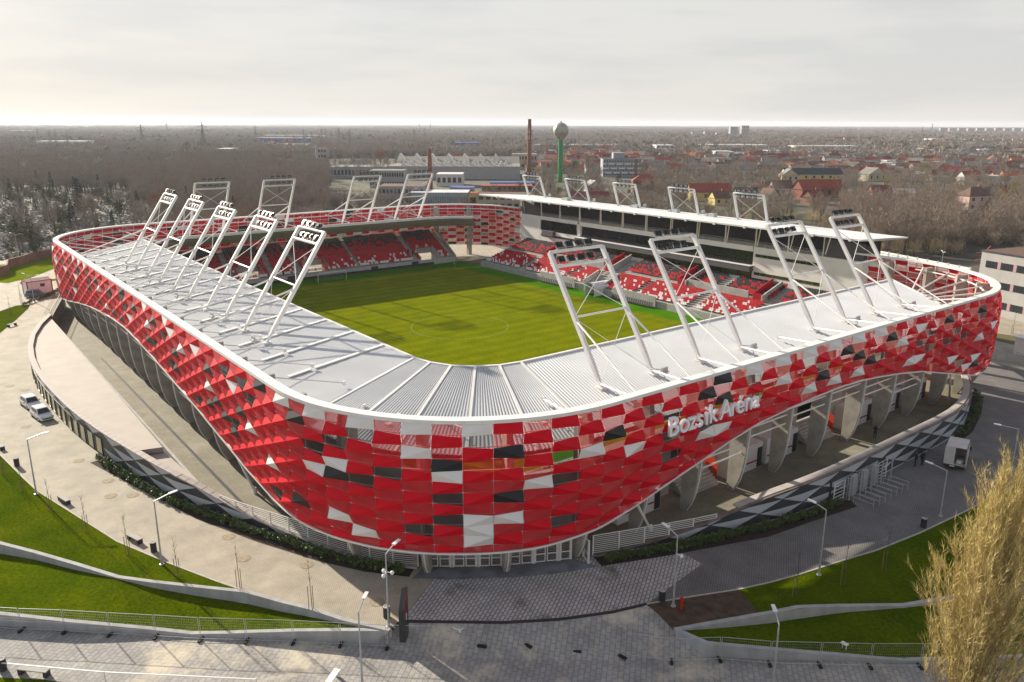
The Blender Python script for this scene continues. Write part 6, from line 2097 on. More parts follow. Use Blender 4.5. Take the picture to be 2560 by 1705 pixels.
# big sheds and warehouses
for k, (a, b2, t_, bs, wl, rf, lab) in enumerate((
    (1329, 1546, 362, 377, 'white', 'white', 'very long pale warehouse right of the water tower'),
    (1546, 1682, 365, 379, 'white', 'white', 'white warehouse with small windows right of the long pale one'),
    (1640, 1684, 363, 390, 'white', 'white', 'white four-storey office beside the white warehouse'),
    (1758, 1920, 362, 381, 'white', 'white', 'long white factory with a row of dark windows'),
    (1795, 1835, 379, 398, 'white', 'white', 'small white block in front of the long white factory'),
    (1850, 2010, 366, 378, 'white', 'grey', 'low white sheds right of the long white factory'),
    (1988, 2145, 365, 384, 'white', 'white', 'white glass-fronted car showroom'),
    (1925, 2010, 377, 393, 'pink', 'white', 'pale shed with red wall left of the showroom'),
    (2156, 2185, 384, 396, 'white', 'grey', 'small white flat-roofed building right of the showroom'),
    (90, 212, 353, 374, 'white', 'white', 'long white hall with red base on the left horizon'),
    (20, 80, 326, 333, 'white', 'white', 'pale low building at the far left horizon'),
    (500, 560, 372, 384, 'white', 'white', 'white-roofed low hall behind the left woods'),
    (540, 575, 372, 394, 'pink', 'white', 'white-roofed house with red wall behind the left woods'),
    (660, 810, 338, 351, 'white', 'white', 'far white logistics hall behind the poplars'),
    (640, 780, 345, 357, 'blue', 'white', 'blue-fronted store behind the poplars'),
    (1137, 1196, 357, 376, 'blue', 'blue', 'deep blue box store behind the factory skylights'),
    (1060, 1140, 362, 374, 'blue', 'grey', 'low dark blue shed left of the deep blue box store'),
    (1045, 1125, 326, 330, 'white', 'white', 'thin white hall on the horizon below the church spire'),
    (2328, 2360, 347, 362, 'white', 'white', 'white slab block left of the row of flats'))):
    block(a, b2, t_, bs, wl, lab, 'warehouse' if b2 - a > 60 else 'building', rf, 30, 1 if bs - t_ < 22 else 3, max(3, int((b2 - a) / 9)))
for k, (a, b2, t_, bs) in enumerate(((1825, 1843, 317, 342), (1853, 1871, 314, 342))):
    block(a, b2, t_, bs, 'grey', ['left', 'right'][k] + ' of the two tall grey tower blocks on the horizon', 'tower block', 'grey', 20, 8, 4)
for k, (a, b2, t_, bs) in enumerate(((1730, 1747, 331, 341), (1761, 1776, 329, 341), (1791, 1806, 332, 342))):
    block(a, b2, t_, bs, 'cream', ['left', 'middle', 'right'][k] + ' one of three small cream blocks left of the tower blocks', 'apartment block', 'grey', 16, 3, 3)
for k, (a, b2, t_, bs) in enumerate(((2256, 2264, 365, 378), (2281, 2290, 368, 380), (2306, 2316, 371, 390), (2334, 2344, 375, 393), (2364, 2374, 379, 392))):
    block(a, b2, t_, bs, 'cream', ['first', 'second', 'third', 'fourth', 'fifth'][k] + ' from the left of five narrow cream flats among bare trees', 'apartment block', 'grey', 26, 4, 2)
for k in range(9):
    a = 2362 + k * 24
    block(a, a + 21, 348, 363, ('beige', 'cream', 'grey')[k % 3], 'pale four-storey flats in the long row on the right, ' + ords[k] + ' from the left', 'apartment block', 'grey', 14, 4, 5, group='long row of flats')
for k in range(10):
    a = 2350 + k * 23
    block(a, a + 17, 320 + k % 2, 331, 'grey', 'hazy panel block on the right horizon', 'apartment block', 'grey', 14, 8, 3, group='panel blocks on the horizon')
b = gp(1076, 323, ZG); dep = (b - CAM_POS).dot(fwd); hh = z_on_vertical(b, 304) - ZG; 
for (px, top, bs, lab) in ((1076, 303, 323, 'teal church spire on the horizon'), (2304, 316, 335, 'dark church spire on the right horizon'), (2329, 309, 327, 'thin factory chimney on the right horizon'), (1077 - 29, 307, 318, 'faint mast on the horizon left of the teal spire')):
    b = gp(px, bs, ZG); hh = z_on_vertical(b, top) - ZG; dep = (b - CAM_POS).dot(fwd)
    mb = MB(); r_ = 2.0 * dep / FPX; mb.lathe((0, 0, 0), [(r_, 0), (r_, hh * .4), (r_ * .7, hh * .55), (.3, hh)] if 'spire' in lab else [(r_ * .6, 0), (r_ * .4, hh)], 8)
    o = mb.build('church_spire' if 'spire' in lab else 'distant_mast', bmat('teal_copper', (0.05, 0.13, 0.15), .7, .1, .3) if 'teal' in lab else MT['dark']); o.location = b; tag(o, lab, 'spire' if 'spire' in lab else 'mast')
# lattice pylons
def pylon(px, top, bs, label):
    b = gp(px, bs, ZG); h = z_on_vertical(b, top) - ZG
    root = empty('lattice_pylon', b, HB); tag(root, label, 'pylon', 'lattice power pylons')
    w = h * .11; mb = MB(); t_ = max(.16, h * .009)
    for sx in (-1, 1):
        for sy in (-1, 1):
            mb.bar((sx * w, sy * w, 0), (sx * w * .18, sy * w * .18, h * .72), t_); mb.bar((sx * w * .18, sy * w * .18, h * .72), (0, 0, h), t_)
        for k in range(7):
            z0, z1 = h * .1 * k, h * .1 * (k + 1); f0, f1 = 1 - .82 * k / 7, 1 - .82 * (k + 1) / 7
            for sy in (-1, 1): mb.bar((sx * w * f0, sy * w * f0, z0), (-sx * w * f1, sy * w * f1, z1), t_ * .7)
    mb.build('lattice', MT['dark'], root)
    for z, l in ((.70, .22), (.82, .17)):
        mb = MB(); mb.bar((-h * l, 0, h * z), (h * l, 0, h * z), t_); mb.bar((-h * l, 0, h * z), (0, 0, h * (z + .06)), t_ * .7); mb.bar((h * l, 0, h * z), (0, 0, h * (z + .06)), t_ * .7); mb.build('crossarm', MT['dark'], root)
pylon(357, 309, 366, 'nearest lattice power pylon on the left, beside the red-brown trees')
pylon(511, 303, 380, 'lattice power pylon behind the left woods, right of the nearest one')
pylon(418, 298, 330, 'small distant lattice pylon between two nearer ones')
pylon(96, 318, 350, 'distant lattice pylon at the far left')
pylon(640, 312, 352, 'lattice pylon left of the poplars')
# houses, near right first
HS_ = [(1720, 1820, 458, 500, 'red', 'yellow', 'yellow house with broad red roof right behind the main stand roof', 0, 4, 1, False, False),
 (1462, 1500, 450, 480, 'white', 'white', 'small white gabled house between two main stand masts', .4, 2, 1, False, True),
 (1425, 1520, 478, 508, 'darkred', 'brick', 'long dark red roof just behind the main stand', .1, 5, 1, False, False),
 (1580, 1640, 436, 478, 'red', 'brick', 'brick-red block house with flat brown-red roof', .1, 3, 2, True, False),
 (1590, 1626, 468, 500, 'dark', 'brown', 'small dark-roofed house with orange gable beside the red block house', .5, 2, 1, False, True),
 (1776, 1818, 477, 512, 'brown', 'yellow', 'bright yellow cottage with brown roof', .3, 2, 1, False, False),
 (1838, 1890, 468, 500, 'dark', 'grey', 'low dark navy-roofed house behind the rightmost main stand mast', .1, 3, 1, False, False),
 (1876, 1914, 455, 485, 'orange', 'white', 'white house with bright orange hipped roof', .2, 2, 1, True, False),
 (1900, 1940, 470, 510, 'brown', 'cream', 'cream gabled house cut off behind the bare shrubs', .6, 2, 1, False, True),
 (1600, 1632, 387, 412, 'orange', 'white', 'white house with orange roof beside the glass office', .4, 2, 1, False, False),
 (1636, 1674, 392, 412, 'red', 'white', 'white house with red roof right of the glass office', .2, 2, 1, False, False),
 (1622, 1650, 422, 440, 'red', 'white', 'tiny red gable right of the glass office', .5, 2, 1, False, True),
 (1735, 1775, 404, 424, 'darkred', 'cream', 'dark red roof half hidden by trees below the white factory', .1, 3, 1, False, False),
 (1745, 1780, 418, 436, 'white', 'white', 'pale-roofed bungalow right of the brown poplar', .1, 3, 1, False, False),
 (1955, 2096, 420, 462, 'slate', 'yellow', 'yellow mansion with long slate mansard roof and white gables', 0, 7, 2, False, False),
 (1948, 1990, 421, 468, 'grey', 'cream', 'steep cream gable wing at the left end of the mansion', 0, 3, 2, False, True),
 (2066, 2100, 421, 458, 'grey', 'cream', 'steep pale gable wing at the right end of the mansion', 0, 2, 2, False, True),
 (1984, 2046, 448, 496, 'red', 'brick', 'large red roof left of two joined roofs in front of the mansion', .5, 3, 1, False, False),
 (2040, 2096, 448, 492, 'red', 'brick', 'large red roof right of two joined roofs in front of the mansion', .1, 3, 1, False, False),
 (1925, 1975, 450, 490, 'brown', 'white', 'brown-roofed house with white gable below the mansion', .2, 3, 1, False, False),
 (2008, 2056, 474, 510, 'darkred', 'brown', 'dark red lean-to roof in front of the joined red roofs', .6, 2, 1, False, False),
 (2148, 2208, 418, 452, 'grey', 'cream', 'cream house with weathered grey gable roof and yellow dormers', .5, 3, 1, False, True),
 (2173, 2222, 463, 496, 'darkred', 'brick', 'dark red house roof with two roof windows', .0, 3, 1, False, False),
 (2220, 2280, 471, 492, 'white', 'grey', 'long low house with pale grey roof', .1, 4, 1, False, False),
 (2240, 2290, 391, 408, 'orange', 'white', 'orange-roofed house below the narrow cream flats', .2, 3, 1, False, False),
 (2395, 2446, 427, 460, 'red', 'white', 'white house with tall red roof left of the pink house', .3, 3, 1, False, False),
 (2393, 2468, 467, 526, 'brown', 'pink', 'pale pink two-storey house with red-brown hipped roof by the car park', .35, 3, 2, True, False),
 (2482, 2516, 466, 508, 'orange', 'yellow', 'yellow gabled house right of the pink house', .9, 2, 1, False, True),
 (2470, 2530, 500, 530, 'brown', 'brown', 'low brown-roofed house in front of the yellow house', .1, 3, 1, False, False),
 (2530, 2580, 512, 545, 'brown', 'cream', 'cream bungalow at the right picture edge', .5, 3, 1, False, False),
 (2430, 2480, 414, 430, 'orange', 'cream', 'long cream house with orange roof under the small brick chimney', .1, 5, 1, False, False),
 (2468, 2490, 388, 412, 'orange', 'white', 'white gable house with orange roof by the small brick chimney', .4, 2, 1, False, True),
 (2440, 2478, 444, 462, 'dark', 'cream', 'dark-roofed cream house behind the pink house', .3, 2, 1, False, True),
 (2500, 2560, 378, 395, 'red', 'beige', 'long red roof at the right picture edge below the flats', 0, 5, 1, False, False),
 (2056, 2098, 343, 356, 'red', 'white', 'row house with bright red roof behind the showroom, left', .1, 4, 1, False, False),
 (2084, 2110, 342, 355, 'red', 'cream', 'row house with bright red roof behind the showroom, middle', .1, 3, 1, False, False),
 (2108, 2136, 342, 356, 'red', 'white', 'row house with bright red roof behind the showroom, right', .1, 3, 1, False, False),
 (0, 32, 378, 400, 'orange', 'cream', 'cream gabled house at the left picture edge behind the woods', .5, 2, 1, False, True),
 (40, 84, 374, 394, 'darkred', 'brick', 'brick house with red roof at the far left behind the woods', .1, 3, 1, False, False),
 (100, 130, 378, 396, 'dark', 'grey', 'grey-roofed house near the far left red roof', .3, 2, 1, False, True),
 (186, 216, 374, 388, 'white', 'white', 'white-roofed house in the left row behind the woods, first', .3, 2, 1, True, False),
 (220, 245, 373, 386, 'white', 'grey', 'white-roofed house in the left row behind the woods, second', .2, 2, 1, True, False),
 (250, 275, 373, 386, 'white', 'white', 'white-roofed house in the left row behind the woods, third', .1, 2, 1, False, False),
 (285, 330, 371, 386, 'grey', 'white', 'long pale-roofed house in the left row beneath the pylon', .1, 3, 1, False, False),
 (440, 492, 373, 392, 'white', 'white', 'white hall roof right of the pylon, lower', .1, 3, 1, False, False),
 (410, 450, 390, 406, 'grey', 'white', 'white gabled house behind the dark conifer on the left', .4, 2, 1, False, True),
 (1130, 1165, 384, 398, 'red', 'brick', 'red-roofed house behind the factory skylights', .3, 3, 1, False, False),
 (2205, 2232, 350, 362, 'orange', 'orange' if False else 'yellow', 'orange-yellow block of flats among far trees', 0, 3, 2, False, False)]
for (a, b2, t_, bs, rf, wl, lab, rz, wn, st, hp, gf) in HS_:
    house(a, b2, t_, bs, rf, wl, lab, HB + rz * (1 if rng.random() < .5 else -1) * .8, win=wn, storeys=st, hip=hp, gable_front=gf, eave=.5 if not (st > 1) else .64)
# ---- white office block on the right, with window strips
p0 = gp(2432, 776, 0); 
d1 = gp(2700, 838, 0) - p0; d1.z = 0; d1.normalize(); d2 = Vector((-d1.y, d1.x, 0))
if d2.dot(fwd) < 0: d2 = -d2
of = empty('office_block', (p0.x, p0.y, 0), math.atan2(d1.y, d1.x)); tag(of, 'white three-storey office block with pink window strips at the right edge', 'office')
Ho = z_on_vertical(p0, 628)
sgn = 1 if Vector((-d1.y, d1.x, 0)).dot(d2) > 0 else -1
mb = MB(); mb.box((15, sgn * 7, Ho / 2), (30, 14, Ho)); mb.build('wall', bmat('office_render', (0.40, 0.385, 0.37), .85, .06, .4), of)
mb = MB(); mb.box((15, sgn * 7, Ho + .12), (30.3, 14.3, .26)); mb.build('roof_rim', MT['stand_dark'], of)
mb = MB(); mb.box((15, sgn * 7, Ho + .06), (29.4, 13.4, .4)); mb.build('roof', rm('brown'), of)
for st in range(3):
    z0 = Ho * (.05 + .315 * st) + .5
    for k in range(9):
        x = 1.6 + k * 3.3
        for q in range(3):
            mb = MB(); mb.box((x + q * .82, -sgn * .03, z0 + 1.1), (.74, .10, 1.35)); w_ = mb.build('window', win_m, of)
        mb = MB(); mb.box((x + .82 * 3 + .05, -sgn * .02, z0 + 1.1), (.62, .08, 1.5)); mb.build('pink_panel', bmat('pink_infill', (0.42, 0.26, 0.28), .7, .05, 1), of)
mb = MB()
for z in np.arange(.5, Ho, 1.4):
    mb.bar((-.3, sgn * .6, float(z)), (-1.6, sgn * 4.5, float(z) + 1.2), .12); mb.bar((-1.6, sgn * .5, float(z)), (-1.6, sgn * 5, float(z)), .1)
mb.build('fire_stair', bmat('stair_red', (0.40, 0.10, 0.08), .6, .1, 1), of)
# ---- white noise barrier behind the right corner
q0, q1 = gp(2195, 664, 0), gp(2420, 712, 0)
nb_ = empty('noise_barrier', (0, 0, 0)); tag(nb_, 'long white slatted noise barrier behind the right corner of the stadium', 'fence')
n_ = 9
zb = z_on_vertical(q0, 625)
for k in range(n_ + 1):
    p = q0.lerp(q1, k / n_); mb = MB(); mb.box((p.x, p.y, zb / 2), (.3, .3, zb)); mb.build('post', MT['white_paint'], nb_)
for k in range(n_):
    for j in range(6):
        a, b2 = q0.lerp(q1, k / n_), q0.lerp(q1, (k + 1) / n_); z = zb * (.12 + .155 * j)
        mb = MB(); mb.bar((a.x, a.y, z), (b2.x, b2.y, z), .10, zb * .125); mb.build('slat', MT['white_paint'], nb_)
mb = MB(); a, b2 = q0, q1; mb.bar((a.x, a.y, .5), (b2.x, b2.y, .5), .3, 1.0); mb.build('base_wall', MT['concrete_light'], nb_)
# ---- bar fence on the square at the right edge
q0, q1 = gp(2466, 895, 0), gp(2640, 925, 0)
bf = empty('square_fence', (0, 0, 0)); tag(bf, 'low grey bar fence on the square at the right edge', 'fence')
for k in range(8):
    p = q0.lerp(q1, k / 7); mb = MB(); mb.bar((p.x, p.y, 0), (p.x, p.y, 1.9), .08); mb.build('post', MT['steel_grey'], bf)
for j in range(9):
    mb = MB(); z = .2 + .2 * j; mb.bar((q0.x, q0.y, z), (q1.x, q1.y, z), .045); mb.build('rail', MT['steel_grey'], bf)
mb = MB(); p = gp(2557, 885, 0); mb.box((0, 0, 1.4), (2.2, 2.2, 2.8)); mb.box((0, 0, 2.9), (2.5, 2.5, .2)); o = mb.build('white_kiosk', MT['white_paint']); o.location = p; tag(o, 'small white kiosk cut by the right picture edge', 'kiosk')
# ---- cemetery: brick wall and gravestones
cw = [gp(*q, 0) for q in ((-150, 720), (0, 690), (20, 684), (22, 670), (60, 660), (145, 636), (240, 610), (330, 590))]
mb = MB()
for a, b2 in zip(cw[:-1], cw[1:]): mb.bar((a.x, a.y, 1.1), (b2.x, b2.y, 1.1), .4, 2.4)
o = mb.build('cemetery_wall', bmat('old_brick', (0.24, 0.14, 0.10), .9, .25, .6)); tag(o, 'old reddish brick wall between cemetery and lawn on the left', 'wall')
grng = random.Random(77)
gs = [MB(), MB(), MB()]
cnt = 0
while cnt < 1500:
    px, py = grng.uniform(-60, 345), grng.uniform(490, 650)
    lim = 690 - px * .28
    if py > lim - 14: continue
    if grng.random() > (py - 440) / 170 * 1.0 and grng.random() < .3: continue
    p = gp(px, py, ZG)
    if not (p.x > 84): continue
    k = grng.choice((0, 0, 1, 1, 2)); h = grng.uniform(.6, 1.5)
    gs[k].box((p.x, p.y, ZG + h / 2), (grng.uniform(.5, 1.0), .25, h), rz=1.2 + grng.uniform(-.1, .1))
    gs[1].box((p.x - .9, p.y - .4, ZG + .15), (1.9, .9, .3), rz=.25)
    cnt += 1
for k, c_ in enumerate(((0.34, 0.33, 0.315), (0.16, 0.155, 0.15), (0.44, 0.42, 0.37))):
    o = gs[k].build('gravestones', bmat('gravestone_%d' % k, c_, .7, .15, .6)); tag(o, 'crowded pale gravestones of the cemetery under bare trees', None, None, 'stuff')
# ================================================================== vegetation
def twig_mat(name, c1, c2, scale=.5):
    return mat(name, c1, .95, 0, scale, col2=c2, spec=.05, lo=.3, hi=.7)
MT['twig_brown'] = twig_mat('bare_twigs_brown', (0.175, 0.138, 0.11), (0.34, 0.275, 0.22), .35)
MT['twig_grey'] = twig_mat('bare_twigs_grey', (0.18, 0.16, 0.142), (0.33, 0.30, 0.265), .35)
MT['twig_russet'] = twig_mat('russet_leaves', (0.19, 0.085, 0.045), (0.31, 0.15, 0.075), .6)
MT['twig_tan'] = twig_mat('tan_twigs', (0.46, 0.37, 0.22), (0.68, 0.56, 0.36), .6)
MT['conifer'] = twig_mat('conifer_needles', (0.020, 0.034, 0.020), (0.05, 0.072, 0.034), .8)
MT['olive'] = twig_mat('willow_yellow_green', (0.15, 0.145, 0.025), (0.29, 0.255, 0.05), .8)
MT['evergreen'] = twig_mat('broad_evergreen', (0.035, 0.055, 0.020), (0.10, 0.115, 0.038), .8)
def sliver(mb, p, d, l, w, r_):
    """a thin three-cornered twig"""
    d = d.normalized()
    a = d.cross(Vector((r_.gauss(0, 1), r_.gauss(0, 1), r_.gauss(0, 1))))
    if a.length < 1e-3: a = d.cross(Vector((1, 0, 0)))
    a.normalize()
    q = p + d * l
    mb.mesh([p - a * w * .5, p + a * w * .5, q], [(0, 1, 2)])
def bare_tree(seed, h, rx, n_tw=900, tw=.055, up=.5, crown_base=.28):
    """returns trunk mesh builder and crown mesh builder for a leafless tree"""
    r_ = random.Random(seed)
    T, C = MB(), MB()
    T.tube((0, 0, -.2), (0, 0, h * .35), h * .022, 6, r2=h * .016); T.tube((0, 0, h * .35), (r_.uniform(-.4, .4), r_.uniform(-.4, .4), h * .75), h * .016, 5, r2=h * .006)
    ends = []
    nl = 16
    for k in range(nl):
        z0 = h * r_.uniform(.22, .6); a = 6.283 * k / nl + r_.uniform(-.3, .3)
        e = Vector((math.cos(a) * rx * r_.uniform(.45, .85), math.sin(a) * rx * r_.uniform(.45, .85), min(h * .95, z0 + h * r_.uniform(.2, .42))))
        s = Vector((0, 0, z0)); m_ = s.lerp(e, .5) + Vector((0, 0, h * .03))
        C.tube(s, m_, h * .009, 4, r2=h * .006, caps=False); C.tube(m_, e, h * .006, 4, r2=h * .002, caps=False)
        ends += [(s, m_), (m_, e)]
        for q in range(3):
            t_ = r_.uniform(.3, .95); b = m_.lerp(e, t_)
            dd = Vector((r_.gauss(0, 1), r_.gauss(0, 1), abs(r_.gauss(0, 1)) * up + .25)).normalized() * rx * r_.uniform(.25, .5)
            C.tube(b, b + dd, h * .003, 3, r2=h * .001, caps=False); ends.append((b, b + dd))
    for _ in range(n_tw):
        if r_.random() < .6:
            a, b = r_.choice(ends); p = a.lerp(b, r_.random() ** .6)
        else:
            u = Vector((r_.gauss(0, 1), r_.gauss(0, 1), r_.gauss(0, 1))).normalized() * r_.random() ** .5
            p = Vector((u.x * rx * .92, u.y * rx * .92, h * (crown_base + (1 - crown_base) * .5) + u.z * h * (1 - crown_base) * .48))
        d = Vector((p.x, p.y, 0)) * (.5 / max(rx, .1)) + Vector((r_.gauss(0, .6), r_.gauss(0, .6), up + r_.gauss(0, .35)))
        sliver(C, p, d, h * r_.uniform(.05, .12), tw * r_.uniform(.7, 1.4), r_)
    return T, C
def poplar_tree(seed, h, rx, n_tw=900, tw=.06):
    r_ = random.Random(seed); T, C = MB(), MB()
    T.tube((0, 0, -.2), (0, 0, h * .9), h * .014, 6, r2=h * .003)
    for _ in range(n_tw):
        z = h * (.06 + .92 * r_.random()); t_ = z / h
        w = rx * min(1, t_ / .25) ** .5 * (1 - t_) ** .45 * 1.25
        a = r_.uniform(0, 6.283); rr = w * r_.random() ** .6
        sliver(C, Vector((math.cos(a) * rr, math.sin(a) * rr, z)), Vector((math.cos(a) * .25, math.sin(a) * .25, 1)) + Vector((r_.gauss(0, .2), r_.gauss(0, .2), 0)), h * r_.uniform(.05, .11), tw * r_.uniform(.7, 1.4), r_)
    return T, C
def conifer_tree(seed, h, rx, n=900):
    r_ = random.Random(seed); T, C = MB(), MB()
    T.tube((0, 0, -.2), (0, 0, h * .95), h * .016, 6, r2=h * .003)
    for _ in range(n):
        t_ = r_.random() ** .7; z = h * (.06 + .92 * (1 - t_) if False else .05 + .93 * r_.random() ** 1.25)
        w = rx * (1 - z / h) ** .85 + .1
        a = r_.uniform(0, 6.283); rr = w * (.35 + .65 * r_.random()) * (1 + .18 * math.sin(z * 5.5))
        p = Vector((math.cos(a) * rr * .55, math.sin(a) * rr * .55, z + .15))
        sliver(C, p, Vector((math.cos(a), math.sin(a), -.25 + r_.gauss(0, .15))), rr * .55 + .2, .26 * r_.uniform(.7, 1.4), r_)
    return T, C
def leafy_tree(seed, h, rx, n=900, size=.42):
    r_ = random.Random(seed); T, C = MB(), MB()
    T.tube((0, 0, -.2), (0, 0, h * .45), h * .022, 6, r2=h * .012)
    for k in range(9):
        a = r_.uniform(0, 6.283); rr = rx * r_.uniform(.2, .62); z = h * r_.uniform(.42, .8)
        T.tube((0, 0, h * .35), (math.cos(a) * rr, math.sin(a) * rr, z), h * .009, 4, r2=h * .003, caps=False)
        leaf_blob(C, (math.cos(a) * rr, math.sin(a) * rr, z), rx * r_.uniform(.32, .5), n // 9, size, r_, .85)
    return T, C
kinds = {}
def reg(key, tc_, mc, mt=None):
    T, C = tc_
    t_ = T.build('trunk', mt or MT['bark']); c_ = C.build('crown', mc)
    kinds[key] = (t_.data, c_.data)
    bpy.data.objects.remove(t_); bpy.data.objects.remove(c_)
for k in range(3): reg('bare%d' % k, bare_tree(100 + k, 14, 5.0 + k * .5), MT['twig_brown'])
for k in range(3): reg('grey%d' % k, bare_tree(110 + k, 13, 4.6 + k * .5), MT['twig_grey'])
reg('russet0', bare_tree(120, 12, 5.0, 1000, .10), MT['twig_russet'])
reg('poplar0', poplar_tree(130, 24, 2.6, 1000, .09), MT['twig_grey'])
reg('poplar1', poplar_tree(131, 22, 3.0, 900, .09), MT['twig_brown'])
reg('conifer0', conifer_tree(140, 15, 3.1), MT['conifer'])
reg('conifer1', conifer_tree(141, 12, 2.6), MT['conifer'])
reg('olive0', leafy_tree(150, 10, 5.2), MT['olive'])
reg('ever0', leafy_tree(151, 9, 4.2), MT['evergreen'])
reg('bush0', bare_tree(160, 5.0, 2.6, 700, .05, up=1.6, crown_base=.02), MT['twig_tan'])
reg('bush1', bare_tree(161, 4.2, 2.8, 700, .05, up=1.2, crown_base=.02), MT['twig_brown'])
NAMES = {'bare': 'bare_tree', 'grey': 'bare_tree', 'russet': 'russet_tree', 'poplar': 'poplar_tree', 'conifer': 'conifer_tree', 'olive': 'willow_tree', 'ever': 'evergreen_tree', 'bush': 'bare_bush'}
LAB = {'bare': 'bare brown winter tree', 'grey': 'bare grey-brown winter tree', 'russet': 'russet-leaved tree', 'poplar': 'bare narrow poplar', 'conifer': 'dark green conifer', 'olive': 'yellow-green willow', 'ever': 'dark evergreen tree', 'bush': 'bare tan bush'}
def put_tree(key, p, s=1.0, label=None, group=None, sz=None, z=ZG):
    kd = key.rstrip('0123456789')
    root = empty(NAMES[kd], (p.x, p.y, z), rng.uniform(0, 6.28))
    root.scale = (s, s, sz or s * rng.uniform(.9, 1.12))
    tag(root, label, 'bush' if kd == 'bush' else 'tree', group)
    add_obj('trunk', kinds[key][0], root); add_obj('crown', kinds[key][1], root)
    return root
BASEH = {'bare': 14, 'grey': 13, 'russet': 12, 'poplar': 23, 'conifer': 14, 'olive': 10, 'ever': 9, 'bush': 4.6}
def tree_px(key, px, top, bs, label, group=None):
    b = gp(px, bs, ZG); h = z_on_vertical(b, top) - ZG
    kd = key.rstrip('0123456789')
    return put_tree(key, b, h / BASEH[kd], label, group, sz=h / BASEH[kd])
# named trees
for key, px, top, bs, lab in (
    ('poplar0', 130, 329, 380, 'left of two dark poplars on the far left'), ('poplar0', 144, 329, 380, 'right of two dark poplars on the far left'),
    ('poplar1', 172, 330, 378, 'paler poplar right of the two dark ones, far left'),
    ('poplar0', 761, 326, 366, 'first poplar of the row behind the narrow grey tower'), ('poplar1', 781, 328, 366, 'faint poplar between two dark ones behind the narrow grey tower'),
    ('poplar0', 806, 325, 368, 'left poplar of the pair above the narrow grey tower'), ('poplar0', 817, 325, 368, 'right poplar of the pair above the narrow grey tower'), ('poplar0', 829, 327, 362, 'thin poplar right of the pair above the narrow grey tower'),
    ('poplar0', 849, 324, 380, 'broad poplar left of two near the russet tree'), ('poplar0', 876, 328, 386, 'broad poplar right of two near the russet tree'), ('poplar1', 1037, 322, 380, 'lone poplar behind the factory skylights'),
    ('russet0', 952, 366, 422, 'big russet tree beside the sawtooth factory'), ('russet0', 412, 470, 560, 'russet tree behind the leftmost floodlight mast'),
    ('conifer0', 133, 433, 500, 'dark conifer in the cemetery woods, left'), ('conifer0', 194, 446, 530, 'tall dark conifer above the gravestones'), ('conifer0', 348, 480, 545, 'dark conifer near the leftmost floodlight mast'),
    ('conifer1', 416, 390, 428, 'dark rounded conifer in the left woods'), ('conifer1', 438, 372, 410, 'dark conifer by the white hall roof on the left'), ('conifer1', 318, 435, 480, 'dark conifer in the middle of the left woods'), ('conifer1', 950, 357, 376, 'small pointed conifer above the russet tree'),
    ('conifer1', 440, 430, 476, 'dark conifer in the woods behind the floodlight masts'), ('ever0', 302, 494, 556, 'round olive-green tree beside the gravestones'), ('ever0', 155, 555, 612, 'dark evergreen at the cemetery edge'), ('ever0', 60, 540, 640, 'dark evergreen by the cemetery wall, left'), ('ever0', 95, 590, 650, 'dark bushy evergreen at the cemetery wall'), ('bare0', 240, 478, 585, 'big pale bare tree standing among the gravestones'), ('bare1', 140, 490, 590, 'big dark bare tree among the gravestones, left'),
    ('poplar1', 1715, 360, 452, 'tall brown poplar right of the glass office'), ('poplar1', 1700, 372, 452, 'brown poplar left of the tallest one by the glass office'), ('poplar1', 1660, 352, 392, 'brown poplar in front of the white four-storey office'), ('conifer0', 1696, 417, 458, 'green conifer below the brown poplar'),
    ('ever0', 1545, 432, 458, 'dark green tree in front of the glass office'), ('ever0', 1432, 394, 444, 'broad dark green tree right of the water tower'), ('olive0', 1392, 406, 446, 'yellowish tree behind the water tower column'), ('bare0', 1470, 372, 440, 'broad bare tree left of the glass office'), ('bare1', 1600, 410, 450, 'bare tree in front of the right end of the glass office'), ('conifer1', 1375, 450, 500, 'dark conifer at the left end of the main stand roof'), ('ever0', 1395, 462, 500, 'dark shrub tree at the left end of the main stand roof'),
    ('olive0', 1940, 388, 416, 'first yellow-green willow above the mansion'), ('olive0', 1975, 387, 416, 'second yellow-green willow above the mansion'), ('olive0', 2010, 388, 415, 'third yellow-green willow above the mansion'), ('olive0', 2076, 393, 422, 'yellow-green willow at the right end of the mansion'), ('olive0', 2212, 436, 468, 'yellow-green willow in front of the weathered grey roof'), ('olive0', 2300, 400, 444, 'large yellow-green willow right of the weathered grey roof'), ('olive0', 2325, 412, 444, 'yellow-green willow joined to the large one'), ('olive0', 2370, 430, 460, 'yellow-green willow left of the tall red roof'), ('olive0', 2540, 446, 510, 'yellow-green willow at the right picture edge'), ('olive0', 2130, 414, 442, 'yellow-green tree left of the weathered grey roof'),
    ('conifer1', 2140, 378, 404, 'dark conifer by the small white building'), ('conifer1', 2400, 390, 418, 'dark conifer above the tall red roof'), ('ever0', 2310, 386, 412, 'dark tree below the narrow cream flats'), ('ever0', 1860, 398, 422, 'dark tree belt below the long white factory, left'), ('ever0', 1895, 396, 422, 'dark tree belt below the long white factory, right'), ('bare2', 2345, 470, 540, 'large bare brown tree left of the pink house'), ('bare0', 2500, 392, 440, 'bare tree right of the small brick chimney'), ('grey1', 2450, 388, 440, 'pale bare tree left of the small brick chimney')):
    tree_px(key, px, top, bs, lab)
